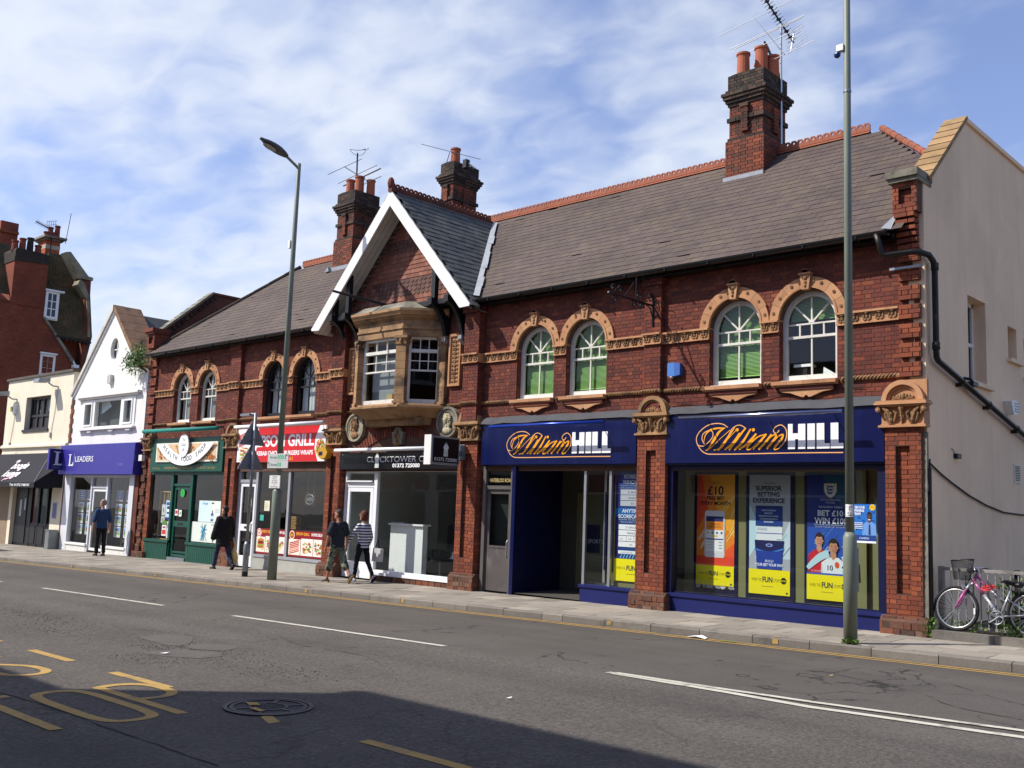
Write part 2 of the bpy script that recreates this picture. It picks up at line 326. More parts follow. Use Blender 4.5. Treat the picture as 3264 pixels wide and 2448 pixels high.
def asphalt(name, col, dark, light, rough_grain, cracks):
    m = mat(name, col, .92, .10, .7, .9, 110 if rough_grain else 160, fine=.34 if rough_grain else .18, fs=26 if rough_grain else 60, stain=dark, st=(.5, .78), ss=.45)
    t = m.node_tree; L = t.links.new; b = t.nodes['Principled BSDF']; src = b.inputs['Base Color'].links[0].from_socket
    geo = N(t, 'ShaderNodeNewGeometry')
    # coarse chippings
    v = N(t, 'ShaderNodeTexVoronoi'); v.inputs['Scale'].default_value = 42 if rough_grain else 70; L(geo.outputs['Position'], v.inputs['Vector'])
    mr = N(t, 'ShaderNodeMapRange'); L(v.outputs['Color'], mr.inputs[0])
    for k, q in ((1, 0), (2, 1), (3, .7 if rough_grain else .86), (4, 1.3 if rough_grain else 1.12)): mr.inputs[k].default_value = q
    x = N(t, 'ShaderNodeMix', data_type='RGBA', blend_type='MULTIPLY'); x.inputs[0].default_value = 1; L(src, x.inputs[6]); L(mr.outputs[0], x.inputs[7]); cur = x.outputs[2]
    # fretted, worn streaks along the road
    mp = N(t, 'ShaderNodeMapping'); mp.inputs['Scale'].default_value = (.28, .95, 1); L(geo.outputs['Position'], mp.inputs[0])
    n = N(t, 'ShaderNodeTexNoise'); n.inputs['Scale'].default_value = 1.3; n.inputs['Detail'].default_value = 8; n.inputs['Roughness'].default_value = .72; L(mp.outputs[0], n.inputs['Vector'])
    m2 = N(t, 'ShaderNodeMapRange'); L(n.outputs[0], m2.inputs[0])
    for k, q in ((1, .52), (2, .72), (3, 0), (4, .45)): m2.inputs[k].default_value = q
    y = N(t, 'ShaderNodeMix', data_type='RGBA'); L(m2.outputs[0], y.inputs[0]); L(cur, y.inputs[6]); y.inputs[7].default_value = c(light); cur = y.outputs[2]
    # tyre-polished tracks along the road and oil spots
    mp2 = N(t, 'ShaderNodeMapping'); mp2.inputs['Scale'].default_value = (.03, .9, 1); L(geo.outputs['Position'], mp2.inputs[0])
    nt2 = N(t, 'ShaderNodeTexNoise'); nt2.inputs['Scale'].default_value = 1.1; nt2.inputs['Detail'].default_value = 3; L(mp2.outputs[0], nt2.inputs['Vector'])
    mt = N(t, 'ShaderNodeMapRange'); L(nt2.outputs[0], mt.inputs[0])
    for k, q in ((1, .3), (2, .7), (3, .84), (4, 1.14)): mt.inputs[k].default_value = q
    xt = N(t, 'ShaderNodeMix', data_type='RGBA', blend_type='MULTIPLY'); xt.inputs[0].default_value = 1; L(cur, xt.inputs[6]); L(mt.outputs[0], xt.inputs[7]); cur = xt.outputs[2]
    vo = N(t, 'ShaderNodeTexVoronoi'); vo.inputs['Scale'].default_value = 1.1; L(geo.outputs['Position'], vo.inputs['Vector']); mo = N(t, 'ShaderNodeMapRange', interpolation_type='SMOOTHSTEP'); L(vo.outputs['Distance'], mo.inputs[0])
    for k, q in ((1, .03), (2, .14), (3, .35), (4, 0)): mo.inputs[k].default_value = q
    xo = N(t, 'ShaderNodeMix', data_type='RGBA'); L(mo.outputs[0], xo.inputs[0]); L(cur, xo.inputs[6]); xo.inputs[7].default_value = c('#2e2b29'); cur = xo.outputs[2]
    # cracks, broken up
    nw = N(t, 'ShaderNodeTexNoise'); nw.inputs['Scale'].default_value = 1.4; nw.inputs['Detail'].default_value = 6; L(geo.outputs['Position'], nw.inputs['Vector'])
    ad = N(t, 'ShaderNodeMix', data_type='RGBA', blend_type='ADD'); ad.inputs[0].default_value = .9; L(geo.outputs['Position'], ad.inputs[6]); L(nw.outputs['Color'], ad.inputs[7])
    vc = N(t, 'ShaderNodeTexVoronoi', feature='DISTANCE_TO_EDGE'); vc.inputs['Scale'].default_value = .34; L(ad.outputs[2], vc.inputs['Vector'])
    m3 = N(t, 'ShaderNodeMapRange'); L(vc.outputs['Distance'], m3.inputs[0])
    for k, q in ((1, .002), (2, .007), (3, cracks), (4, 0)): m3.inputs[k].default_value = q
    nm = N(t, 'ShaderNodeTexNoise'); nm.inputs['Scale'].default_value = .5; L(geo.outputs['Position'], nm.inputs['Vector'])
    m4 = N(t, 'ShaderNodeMapRange'); L(nm.outputs[0], m4.inputs[0])
    for k, q in ((1, .45), (2, .55), (3, 0), (4, 1)): m4.inputs[k].default_value = q
    mm = N(t, 'ShaderNodeMath', operation='MULTIPLY'); L(m3.outputs[0], mm.inputs[0]); L(m4.outputs[0], mm.inputs[1])
    z = N(t, 'ShaderNodeMix', data_type='RGBA'); L(mm.outputs[0], z.inputs[0]); L(cur, z.inputs[6]); z.inputs[7].default_value = c('#1b1918'); L(z.outputs[2], b.inputs['Base Color'])
    return m
ASPH = asphalt('coarse_asphalt', '#5c5650', '#4e4944', '#68615a', True, .35)
ASPHN = asphalt('smooth_asphalt', '#5e5852', '#524c46', '#665e56', False, .8)
PATCH = mat('asphalt_patch', '#58534e', .9, .1, 4, .3, 120, fine=.2, fs=60)
LOOSE = mat('loose_chippings', '#3c3734', .95, .35, 12, 1., 60, island=['#2a2625', '#4a4340', '#3a302e', '#5d5550'])

# ------------------------------------------------------------------ ground, road, pavement
SL = .0093
KERB = [(-60, -5.2), (-33, -3.75), (-26, -3.22), (-22, -2.98), (-17, -2.62), (-11.5, -2.33), (-6.4, -2.1), (-4, -2.0), (8, -1.65)]
def yk(x): return interp(KERB, x)
def zr(x, y=0): return -.045+SL*x
def zp(x, y): return .1+SL*x+.012*y
g = MB(); g.quad(*[(x, y, -.9+SL*x) for x, y in ((-3000, -3000), (3000, -3000), (3000, 3000), (-3000, 3000))]); struct(g.build('ground', PATCH))
MID = [(-60, -8.9), (-22, -6.98), (-15, -6.62), (-10, -6.34), (-7, -6.3), (-3, -6.05), (8, -5.4)]
def ym(x): return interp(MID, x)
XS = [-60+i*1.0 for i in range(71)]
road = MB()
for a, b in zip(XS, XS[1:]):
    road.quad((a, -14.0, zr(a)), (b, -14.0, zr(b)), (b, ym(b), zr(b)), (a, ym(a), zr(a)))
road = struct(road.build('road', ASPH))
m = MB()
for a, b in zip(XS, XS[1:]): m.quad((a, ym(a), zr(a)), (b, ym(b), zr(b)), (b, yk(b)+.02, zr(b)), (a, yk(a)+.02, zr(a)))
m.build('resurfaced_lane', ASPHN, road)
def strip(mb, fa, x0, x1, off, w, dz=.004, step=.5, ragged=0., mi=0):
    n = max(1, int((x1-x0)/step)); r = random.Random(int(x0*100))
    P = []
    for i in range(n+1):
        x = lerp(x0, x1, i/n); y = fa(x)+off; j = (r.random()-.5)*ragged
        P.append(((x, y-w/2+j, zr(x)+dz), (x, y+w/2+j*.6, zr(x)+dz)))
    for p, q in zip(P, P[1:]): mb.quad(p[0], q[0], q[1], p[1], mi=mi)
for off in (-.13, -.29):
    m = MB(); strip(m, yk, -60, 6, off, .075, step=.35, ragged=.012); m.build('yellow_line', YLINE, road)
for x0, x1 in ((-41.5, -36.5), (-34.6, -29.9), (-28.2, -24.0), (-21.98, -17.25), (-15.1, -10.2)):
    m = MB(); strip(m, ym, x0, x1, -.02, .105, .008, .25, .01); m.build('white_dash', WLINE, road)
m = MB(); strip(m, lambda x: interp([(-7.4, -6.4), (-5.8, -6.45), (-4.8, -6.53), (-2.9, -6.36), (6, -5.7)], x), -7.4, 6, 0, .12, .008, .2, .012); m.build('white_line', WLINE, road)
m = MB(); strip(m, lambda x: interp([(-7.4, -6.37), (-5.8, -6.32), (-4.8, -6.26), (-2.98, -6.06), (6, -5.35)], x), -7.3, 6, 0, .10, .012, .2, .012); m.build('white_line', WLINE, road)
# bus stop bay
for x0, x1 in ((-16.9, -15.7), (-14.85, -13.7), (-12.73, -11.6), (-10.58, -9.38), (-6.34, -5.19), (-4.2, -3.1)):
    m = MB(); strip(m, lambda x: -10.84+.004*x, x0, x1, .03, .115, .004, .2, .015); m.build('bay_dash', YLINE, road)
m = MB()
for x0, x1 in ((-8.36, -8.18), (-7.62, -7.33)): strip(m, lambda x: -10.66-.32*(x+8.36), x0, x1, 0, .11, .004, .1, .02)
m.build('bay_dash', YLINE, road)
def road_letter(ch, xb, y0, h=1.68, w=.52, t=.105):
    P = {'S': [[(.86, .86), (.7, .97), (.4, 1), (.12, .93), (.06, .76), (.25, .6), (.6, .47), (.9, .32), (.93, .14), (.72, .02), (.38, 0), (.1, .07), (.02, .18)]],
         'T': [[(0, 1), (1, 1)], [(.5, 1), (.5, 0)]],
         'O': [[(.5, 1), (.15, .95), (.04, .78), (.03, .5), (.04, .22), (.15, .05), (.5, 0), (.85, .05), (.96, .22), (.97, .5), (.96, .78), (.85, .95), (.5, 1)]],
         'P': [[(.06, 0), (.06, 1)], [(.06, .98), (.5, 1), (.86, .93), (.97, .75), (.86, .58), (.5, .5), (.06, .51)]],
         'B': [[(.06, 0), (.06, 1)], [(.06, .98), (.5, .99), (.82, .9), (.88, .76), (.75, .6), (.5, .54), (.06, .53)], [(.5, .54), (.85, .44), (.97, .26), (.85, .08), (.5, 0), (.06, .02)]],
         'U': [[(.06, 1), (.06, .25), (.18, .06), (.5, 0), (.82, .06), (.94, .25), (.94, 1)]]}[ch]
    m = MB()
    for k, st in enumerate(P):
        m.ribbon([(u*w, v*h) for u, v in st], t, 0, sub=4 if len(st) > 2 else 6, fn=lambda u, v: (xb-v+.012*sin(v*9), y0+u, zr(xb-v)+.004+.002*k))
    o = m.build('road_letter', YLINE, road)
for i, ch in enumerate('STOP'): road_letter(ch, -8.13+.05*i*0, -13.38+.655*i)
for i, ch in enumerate('BUS'): road_letter(ch, -10.9, -13.15+.665*i)
# worn patches in the near lane
for k, pts in enumerate(([(-13.3, -9.25), (-13.35, -8.75), (-12.9, -8.6), (-12.5, -8.85), (-12.05, -9.2), (-12.3, -9.35), (-12.8, -9.3)], [(-12.15, -9.25), (-12.2, -8.9), (-11.8, -8.62), (-11.55, -8.75), (-11.4, -9.05), (-11.75, -9.25)], [(-11.9, -9.95), (-11.85, -9.4), (-11.35, -9.1), (-11.0, -9.3), (-11.0, -9.6), (-11.4, -9.85)])):
    m = MB(); m.quad(*[(x, y, zr(x)+.004) for x, y in pts]); m.build('worn_patch', PATCH, road)
m = MB(); r = random.Random(5)
for cx, cy, sx, sy, n in ((-11.75, -9.3, 1.1, .55, 520), (-16.5, -9.3, 1.9, .4, 420), (-14.8, -9.9, 1.2, .4, 160), (-9.7, -9.4, 1.2, .5, 200), (-11.2, -10.1, .8, .3, 120)):
    for i in range(n):
        x, y = r.gauss(cx, sx*.5), r.gauss(cy, sy*.5); s = r.uniform(.005, .014); a = r.uniform(0, 6.3)
        if any((x-px)**2+(y-py)**2 < .09 for px, py in ((-12.7, -9.0), (-11.8, -8.95), (-11.4, -9.5))): continue
        z = zr(x); m.add([(x+s*cos(a), y+s*sin(a), z), (x+s*cos(a+2.1), y+s*sin(a+2.1), z), (x+s*cos(a+4.2), y+s*sin(a+4.2), z), (x, y, z+s*.7)], [(0, 1, 3), (1, 2, 3), (2, 0, 3)])
stuff(m.build('chippings', LOOSE, road))

CRK = mat('crack_dark', '#2a2624', .95, .3, 9)  # dark colour of the cracks in the road
rk = random.Random(21)
for pts, w in (([(-10.2, -12.2), (-9, -12.12), (-7.9, -12.13), (-7.1, -12.11), (-6.3, -12.1), (-5.2, -12.0)], .022), ([(-18.91, -6.4), (-19.64, -5.67), (-20.59, -4.69)], .02), ([(-17.72, -6.3), (-18.35, -5.58), (-19.34, -4.63)], .018), ([(-6.06, -4.18), (-5.75, -4.04), (-5.7, -3.34), (-5.25, -3.44), (-5.26, -2.88)], .022), ([(-5.88, -4.07), (-5.0, -4.42), (-4.41, -4.71), (-3.86, -5.26), (-3.16, -5.45)], .024), ([(-4.47, -3.69), (-3.88, -4.23), (-3.3, -4.6)], .018), ([(-12.3, -7.6), (-11.4, -7.9), (-10.2, -7.85), (-9.3, -8.2)], .014)):
    m = MB(); m.ribbon(pts, [w*rk.uniform(.4, 1.2) for _ in pts], 0, sub=7, fn=lambda u, v: (u+rk.uniform(-.012, .012), v+rk.uniform(-.012, .012), zr(u)+.003)); m.build('road_crack', CRK, road)

kerb = MB()
for a, b in zip(XS, XS[1:]): kerb.quad((a, yk(a)+.01, zr(a)-.05), (b, yk(b)+.01, zr(b)-.05), (b, yk(b)+.01, zr(b)+.06), (a, yk(a)+.01, zr(a)+.06))
kerb = struct(kerb.build('kerb', CONC))
x = -50.0; k = 0; ymark = MB()
while x < 5:
    L = .905 if (k*7) % 11 else .45; r = random.Random(k); dz = r.uniform(-.004, .004); m = MB()
    a, b = x+.006, x+L-.006; za = lambda q: zp(q, yk(q))+.004+dz
    f = lambda q, o: yk(q)+o
    v = [(a, f(a, 0), zr(a)-.05), (b, f(b, 0), zr(b)-.05), (b, f(b, 0), za(b)-.02), (a, f(a, 0), za(a)-.02), (b, f(b, .02), za(b)), (a, f(a, .02), za(a)), (b, f(b, .145), za(b)), (a, f(a, .145), za(a))]
    v += [(a, f(a, .145), zr(a)-.05), (b, f(b, .145), zr(b)-.05)]
    m.add(v, [(0, 1, 2, 3), (3, 2, 4, 5), (5, 4, 6, 7), (0, 3, 5, 7, 8), (1, 9, 6, 4, 2)])
    m.build('kerb_stone', CONC, kerb)
    x += L; k += 1
for x in (-33.6, -28.9, -24.6, -18.6, -15.6, -10.6, -7.6):
    m = MB(); m.box(x, x+.09, yk(x)-.003, yk(x), zp(x, yk(x))-.09, zp(x, yk(x))-.02); m.quad((x, yk(x)+.02, zp(x, yk(x))+.009), (x+.09, yk(x)+.02, zp(x, yk(x))+.009), (x+.09, yk(x)+.1, zp(x, yk(x))+.009), (x, yk(x)+.1, zp(x, yk(x))+.009)); m.build('yellow_kerb_tick', YLINE, kerb)
pv = MB()
for a, b in zip(XS, XS[1:]): pv.quad((a, yk(a)+.14, zp(a, yk(a))-.012), (b, yk(b)+.14, zp(b, yk(b))-.012), (b, 1.2, zp(b, 1.2)-.012), (a, 1.2, zp(a, 1.2)-.012))
pavement = struct(pv.build('pavement', mat('paving_joint', '#4c4741', .95, .2, 6)))
slabs = []
x = 4.0; k = 0
while x > -48:
    r = random.Random(k*3+1); w = .62
    depth = -(yk(x)+.15)-.0; rows = 4 if depth < 2.6 else (5 if depth < 3.2 else 6)
    y = -0.02
    for j in range(rows):
        d = .6 if j < rows-1 else None
        y1 = y-.6 if j < rows-1 else None
        slabs.append((x, y, y1, w, j, k)); y = y1 if y1 else y
    x -= w; k += 1
slabs.sort(key=lambda s: (s[0])**2+(s[1]+16)**2)
rest = MB()
for i, (x, y, y1, w, j, k) in enumerate(slabs):
    r = random.Random(k*31+j); o = .31*(j % 2); xa, xb = x-w+o+.005, x+o-.005; dz = [r.uniform(-.003, .005) for _ in range(4)]
    ya0 = y-.005; lo = (lambda q: y1+.005) if y1 else (lambda q: min(yk(q)+.153, y-.1))
    P = [(xa, lo(xa)), (xb, lo(xb)), (xb, ya0), (xa, ya0)]
    top = [(px, py, zp(px, py)+dz[q]) for q, (px, py) in enumerate(P)]; bot = [(px, py, zp(px, py)-.03) for px, py in P]
    mm = MB() if i < 300 else rest
    mm.add(top+bot, [(0, 1, 2, 3), (0, 4, 5, 1), (1, 5, 6, 2), (3, 7, 4, 0)])
    if i < 300: mm.build('paving_slab', PAVE, pavement)
stuff(rest.build('paving_slabs', PAVE, pavement))
# ------------------------------------------------------------------ the brick terrace
T = thing('brick_terrace', 'long red brick terrace of shops with buff arched windows, white gable and slate roof', 'building', (-19, 1.5, 0))
XL, XR = -31.9, -6.14
ARCH = [(-29.72, 'white', 'net'), (-28.18, 'white', 'net'), (-24.54, 'black', 'net'), (-23.05, 'black', 'net'), (-14.50, 'white', 'blind'), (-13.08, 'white', 'blind'), (-9.57, 'white', 'blind'), (-8.13, 'white', 'dark')]
HW, ZS, ZT, ZB = .54, 4.16, 5.22, 4.16          # half width, sill, spring line
GX = -18.95                                       # centre of the gabled bay
def gable_z(x): return 9.55-1.077*abs(x-GX)
def main_z(y): return 6.5+.9*(y+.33)

BR = []                                           # all bricks: x0,x1,y0,y1,z0,z1,material
def face_bricks(x0, x1, z0, z1, y, mi=0, skip=None, dep=.03, phase=0, h=.075, jit=.003):
    """Flemish bond on a wall facing the street; skip(z) gives intervals without bricks"""
    r = random.Random(int(x0*97+z0*31+y*11)); n = int(round((z1-z0)/h)); h = (z1-z0)/n
    for i in range(n):
        za = z0+i*h+.004; zb = z0+(i+1)*h-.005; cuts = skip((za+zb)/2) if skip else []
        x = x0-(.169 if (i+phase) % 2 else 0); k = 0
        while x < x1:
            L = .215 if k % 2 == 0 else .1025; a, b = max(x, x0)+.002, min(x+L, x1)-.002; k += 1; x += L+.01
            seg = [(a, b)] if b-a > .025 else []
            for p, q in cuts:
                seg = [s for u, w in seg for s in ((u, min(w, p)), (max(u, q), w)) if s[1]-s[0] > .02]
            yy = y+(r.random()-.5)*jit
            for u, w in seg: BR.append((u, w, yy, yy+dep, za, zb, mi, 'f'))
def side_bricks(x, y0, y1, z0, z1, mi=0, h=.075, phase=0, left=False):
    n = int(round((z1-z0)/h)); h = (z1-z0)/n
    for i in range(n):
        y = y0-(.169 if (i+phase) % 2 == 0 else 0); k = 0
        while y < y1:
            L = .215 if k % 2 == 0 else .1025; a, b = max(y, y0), min(y+L, y1)-.002; k += 1; y += L+.01
            if b-a > .02: BR.append((x, x+.012, a, b, z0+i*h+.004, z0+(i+1)*h-.005, mi, 's') if left is False else (x-.012, x, a, b, z0+i*h+.004, z0+(i+1)*h-.005, mi, 's'))
def flush_bricks(bricks, parent, mats, keep=0, name='brick'):
    if keep:
        bricks = sorted(bricks, key=lambda b: (b[0])**2+(b[2]+16)**2+(b[4]-1.7)**2)
    cache = {}
    for b in bricks[:keep]:
        k = (round(b[1]-b[0], 3), round(b[3]-b[2], 3), round(b[5]-b[4], 3), b[6])
        if k not in cache:
            m = MB().box(0, k[0], 0, k[1], 0, k[2], skip='b' if b[7] == 'f' else ''); me = bpy.data.meshes.new(name); me.from_pydata(m.v, [], m.f); me.materials.append(mats[b[6]]); cache[k] = me
        link_mesh(cache[k], name, parent, True, (b[0], b[2], b[4]))
    m = MB()
    for b in bricks[keep:]: m.box(*b[:6], mi=b[6], skip='b' if b[7] == 'f' else 'l')
    if m.v: stuff(m.build('brickwork', mats, parent))

# --- front wall: a mortar skin behind the bricks, with true openings
openings = sorted([(a[0]-HW, a[0]+HW) for a in ARCH])
def win_skip(z):
    out = []
    for cx, *_ in ARCH:
        if 4.14 < z < ZT: out.append((cx-HW, cx+HW))
        elif ZT <= z < ZT+.62: q = sqrt(max(0, .62**2-(z-ZT)**2)); out.append((cx-q, cx+q))
    if 4.1 < z < 6.3: out.append((GX-1.45, GX+1.45))
    for a, b in ((-26.75, -26.2), (-21.6, -21.04), (-16.55, -16.07), (-11.53, -11.14)): out.append((a+.01, b-.01))
    out.append((XR-.36, XR))
    return out
wall = MB(); MY = .0055
def wq(x0, x1, z0, z1): wall.quad((x0, MY, z0), (x1, MY, z0), (x1, MY, z1), (x0, MY, z1))
px = XL
for cx, *_ in ARCH:
    if px < GX < cx: wq(px, GX-1.45, 2.6, 6.62); wq(GX-1.45, GX+1.45, 2.6, 4.1); wq(GX-1.45, GX+1.45, 6.3, 6.62); px = GX+1.45
    a, b = cx-HW, cx+HW; wq(px, a, 2.6, 6.62); wq(a, b, 2.6, 4.15); px = b
    n = 14; A = [(cx+HW*cos(pi*i/n), ZT+HW*sin(pi*i/n)) for i in range(n+1)]
    for p, q in zip(A, A[1:]): wall.quad((p[0], MY, p[1]), (p[0], MY, 6.62), (q[0], MY, 6.62), (q[0], MY, q[1]))
    for p, q in zip([(b, 4.15)]+A, A+[(a, 4.15)]): wall.quad((p[0], MY, p[1]), (q[0], MY, q[1]), (q[0], .3, q[1]), (p[0], .3, p[1]))
wq(px, XR, 2.6, 6.62)
wall.build('front_wall', MORTAR, T)
def jamb_bricks():
    for cx, *_ in ARCH:
        for i in range(14):
            z = 4.16+i*.075; BR.append((cx-HW, cx-HW+.006, .02, .09 if i % 2 else .15, z+.004, z+.07, 0, 's'))
            BR.append((cx-HW, cx-HW+.006, .1 if i % 2 else .16, .2, z+.004, z+.07, 0, 's'))
jamb_bricks()
face_bricks(XL+.45, XR-.36, 3.6, 6.525, 0, 0, win_skip)
# upper pilasters
for a, b, e in ((-26.75, -26.2, .11), (-21.6, -21.04, .2), (-16.55, -16.07, .2), (-11.53, -11.14, .11)):
    m = MB().box(a+.01, b-.01, -e+.006, MY, 3.7, 6.45, 0); m.build('pilaster_core', MORTAR, T)
    face_bricks(a, b, 3.75, 6.225, -e, 0); side_bricks(b-.012, -e+.01, .0, 3.75, 6.225, 0); side_bricks(a+.012, -e+.01, .0, 3.75, 6.225, 0, left=True)
    face_bricks(a-.04, b+.04, 6.225, 6.45, -e-.05, 0); side_bricks(b+.03, -e-.04, 0, 6.225, 6.45, 0)
# quoins of both ends: banded brick blocks with recessed courses
def quoin(x0, x1, z0, z1):
    z = z0; k = 0
    while z < z1-.05:
        e = .075 if k % 2 == 0 else .0; h = .235 if k % 2 == 0 else .08
        face_bricks(x0, x1, z, min(z+h, z1), -e, 1, h=.078); 
        if x1 < -20: pass
        z += h; k += 1
    MBq = MB(); z = z0; k = 0
    while z < z1-.05:
        h = .235 if k % 2 == 0 else .08
        MBq.box(x0+.006, x1-.004, (-.063 if k % 2 == 0 else .012), .2, z, min(z+h, z1)); z += h; k += 1
    MBq.build('quoin_core', MORTAR, T)
quoin(XR-.36, XR-.01, 4.1, 6.2); quoin(XL, XL+.45, 3.9, 6.5)
def steps(x0, x1, z0, n, h, e0, de, mi):
    for i in range(n): face_bricks(x0, x1, z0+i*h, z0+i*h+h*.75, -e0-de*i, mi, h=h*.75, dep=.1+de*i)
steps(XR-.36, XR-.01, 6.2, 6, .1, .08, .03, 1); steps(XL, XL+.42, 6.5, 3, .09, .08, .04, 1)

# --- ground floor piers
def pier(x0, x1, z0, z1, e, niche=None, base=True, ze=.25, bx=.08):
    nx0, nx1, nz0, nz1 = niche if niche else (0, 0, 9, 9)
    m = MB()
    if niche:
        m.box(x0+.008, nx0, -e+.006, .12, z0, z1); m.box(nx1, x1-.008, -e+.006, .12, z0, z1); m.box(nx0, nx1, -e+.006, .12, z0, nz0); m.box(nx0, nx1, -e+.006, .12, nz1, z1); m.box(nx0, nx1, -e+.085, .12, nz0, nz1)
    else: m.box(x0+.008, x1-.008, -e+.006, .12, z0, z1)
    m.build('pier_core', MORTAR, T)
    sk = lambda z: [(nx0, nx1)] if nz0 < z < nz1 else []
    face_bricks(x0, x1, ze, z1, -e, 1, sk)
    if niche: face_bricks(nx0, nx1, nz0+.005, nz1, -e+.075, 1)
    side_bricks(x1-.012, -e+.01, .12, ze, z1, 1); side_bricks(x0+.012, -e+.01, .12, ze, z1, 1, left=True)
    gb = zp((x0+x1)/2, -.2)
    b = MB(); b.prism([(-e-bx, gb-.1), (-e-bx, ze-.03), (-e-.005, ze+.05), (.1, ze+.05), (.1, gb-.1)], x0-bx, x1+bx, 'x'); b.build('pier_base', MORTAR, T)
    n = max(2, int((ze-.03-gb)/.08)); 
    face_bricks(x0-bx, x1+bx, gb-.02, ze-.035, -e-bx-.008, 2, h=(ze-.035-gb+.02)/n, jit=.02)
    for i in range(n): 
        h = (ze-.035-gb+.02)/n; BR.append((x1+bx-.004, x1+bx+.008, -e-bx, .08, gb-.02+i*h+.004, gb-.02+(i+1)*h-.006, 2, 's'))
    face_bricks(x0-bx+.03, x1+bx-.03, ze-.03, ze+.045, -e-.045, 2, jit=.01)
PIERS = [(-26.68, -26.1, (-26.5, -26.28)), (-21.66, -21.08, (-21.47, -21.26)), (-16.68, -16.06, (-16.5, -16.24)), (-11.64, -10.98, (-11.43, -11.2)), (-6.73, -6.15, (-6.56, -6.33))]
for a, b, (n0, n1) in PIERS: pier(a, b, .0, 3.29, .12, (n0, n1, .66, 2.98), ze=.27 if a > -20 else .2)
# left end pier: rusticated blocks
gb = zp(-31.6, 0); m = MB(); m.box(-31.9, -31.32, -.02, .3, gb-.1, 3.9); m.build('pier_core', MORTAR, T)
z = gb+.22; k = 0
while z < 3.85: face_bricks(-31.9, -31.62, z, z+.22, -.10 if k % 2 == 0 else -.06, 2); face_bricks(-31.62, -31.32, z, z+.225, -.03, 1); z += .225; k += 1
m = MB(); m.box(-32.0, -31.3, -.14, .2, gb-.1, gb+.2); m.build('pier_base', BASEBRICK, T)
for i in range(2): face_bricks(-32.0, -31.3, gb+.0+i*.1, gb+.1+i*.1, -.15, 2, h=.1)
for z0 in (.25,): pass
# brick arch spandrels over the corner cafe and walls above the fascias are part of the front bricks
# --- terracotta dressings
def leaf_block(m, x, w, z0, z1, y, mi=1):
    """one acanthus leaf of the frieze"""
    h = z1-z0
    m.ball((x+w*.5, y, z0+h*.62), (w*.16, .03, h*.3), 6, 4, mi); m.ball((x+w*.24, y+.004, z0+h*.5), (w*.12, .026, h*.36), 6, 4, mi); m.ball((x+w*.76, y+.004, z0+h*.5), (w*.12, .026, h*.36), 6, 4, mi)
    m.ball((x+w*.36, y, z0+h*.22), (w*.13, .022, h*.14), 6, 4, mi); m.ball((x+w*.64, y, z0+h*.22), (w*.13, .022, h*.14), 6, 4, mi); m.ball((x+w*.5, y-.02, z0+h*.84), (w*.2, .03, h*.1), 6, 4, mi)
def frieze(x0, x1, e=.0):
    n = max(1, int(round((x1-x0)/.2))); w = (x1-x0)/n
    for i in range(n):
        m = MB(); a = x0+i*w; m.box(a+.002, a+w-.002, -e-.03, .02, 5.06, 5.26, 0); m.box(a+.001, a+w-.001, -e-.085, -e-.03, 5.235, 5.27, 0); m.box(a+.001, a+w-.001, -e-.05, -e-.03, 5.05, 5.075, 0)
        leaf_block(m, a, w, 5.07, 5.24, -e-.035); m.build('frieze_block', [BUFF, BUFFD], T)
cut = sorted([(c0-HW, c0+HW, 0) for c0, *_ in ARCH])
segs = [(-31.45, -30.26), (-29.18, -28.72), (-27.64, -26.75), (-26.2, -25.08), (-24.0, -23.59), (-22.51, -21.6), (-16.07, -15.04), (-13.96, -13.62), (-12.54, -11.53), (-11.14, -10.11), (-9.03, -8.67), (-7.59, -6.51)]
for a, b in segs: frieze(a, b)
for a, b, e in ((-26.77, -26.18, .11), (-21.62, -21.02, .2), (-16.57, -16.05, .2), (-11.55, -11.12, .11)): frieze(a, b, e)
# rope moulding
rope = MB()
rs = [(-31.45, -30.4), (-27.5, -26.75), (-26.2, -25.2), (-22.4, -21.6), (-21.04, -20.5), (-17.35, -16.55), (-16.07, -15.15), (-12.5, -11.53), (-11.14, -10.2), (-7.5, -6.51), (-28.98, -28.85), (-13.85, -13.75), (-8.95, -8.8), (-26.77, -26.18), (-21.62, -21.02), (-16.57, -16.05), (-11.55, -11.12)]
for a, b in rs:
    e = .11 if (abs(a+26.77) < .01 or abs(a+11.55) < .01) else (.2 if (abs(a+21.62) < .01 or abs(a+16.57) < .01) else 0)
    rope.tube([(a, -e-.01, 4.135), (b, -e-.01, 4.135)], .036, 6); x = a+.03
    while x < b-.03:
        rope.tube([(x-.04, -e-.028, 4.098), (x, -e-.05, 4.135), (x+.04, -e-.028, 4.172)], [.012, .019, .012], 5); x += .062
stuff(rope.build('rope_moulding', BUFFD, T))
m = MB(); face = None
def rosette(m, x, z, y, r=.034, mi=1):
    m.add([(x+r*cos(a*pi/4), y, z+r*sin(a*pi/4)) for a in range(8)]+[(x+r*.75*cos(a*pi/4), y-.014, z+r*.75*sin(a*pi/4)) for a in range(8)]+[(x, y-.006, z)], [(i, (i+1) % 8, 8+(i+1) % 8, 8+i) for i in range(8)]+[(8+i, 8+(i+1) % 8, 16) for i in range(8)], mi)
    m.ball((x, y-.012, z), (r*.35, .012, r*.35), 6, 4, mi)
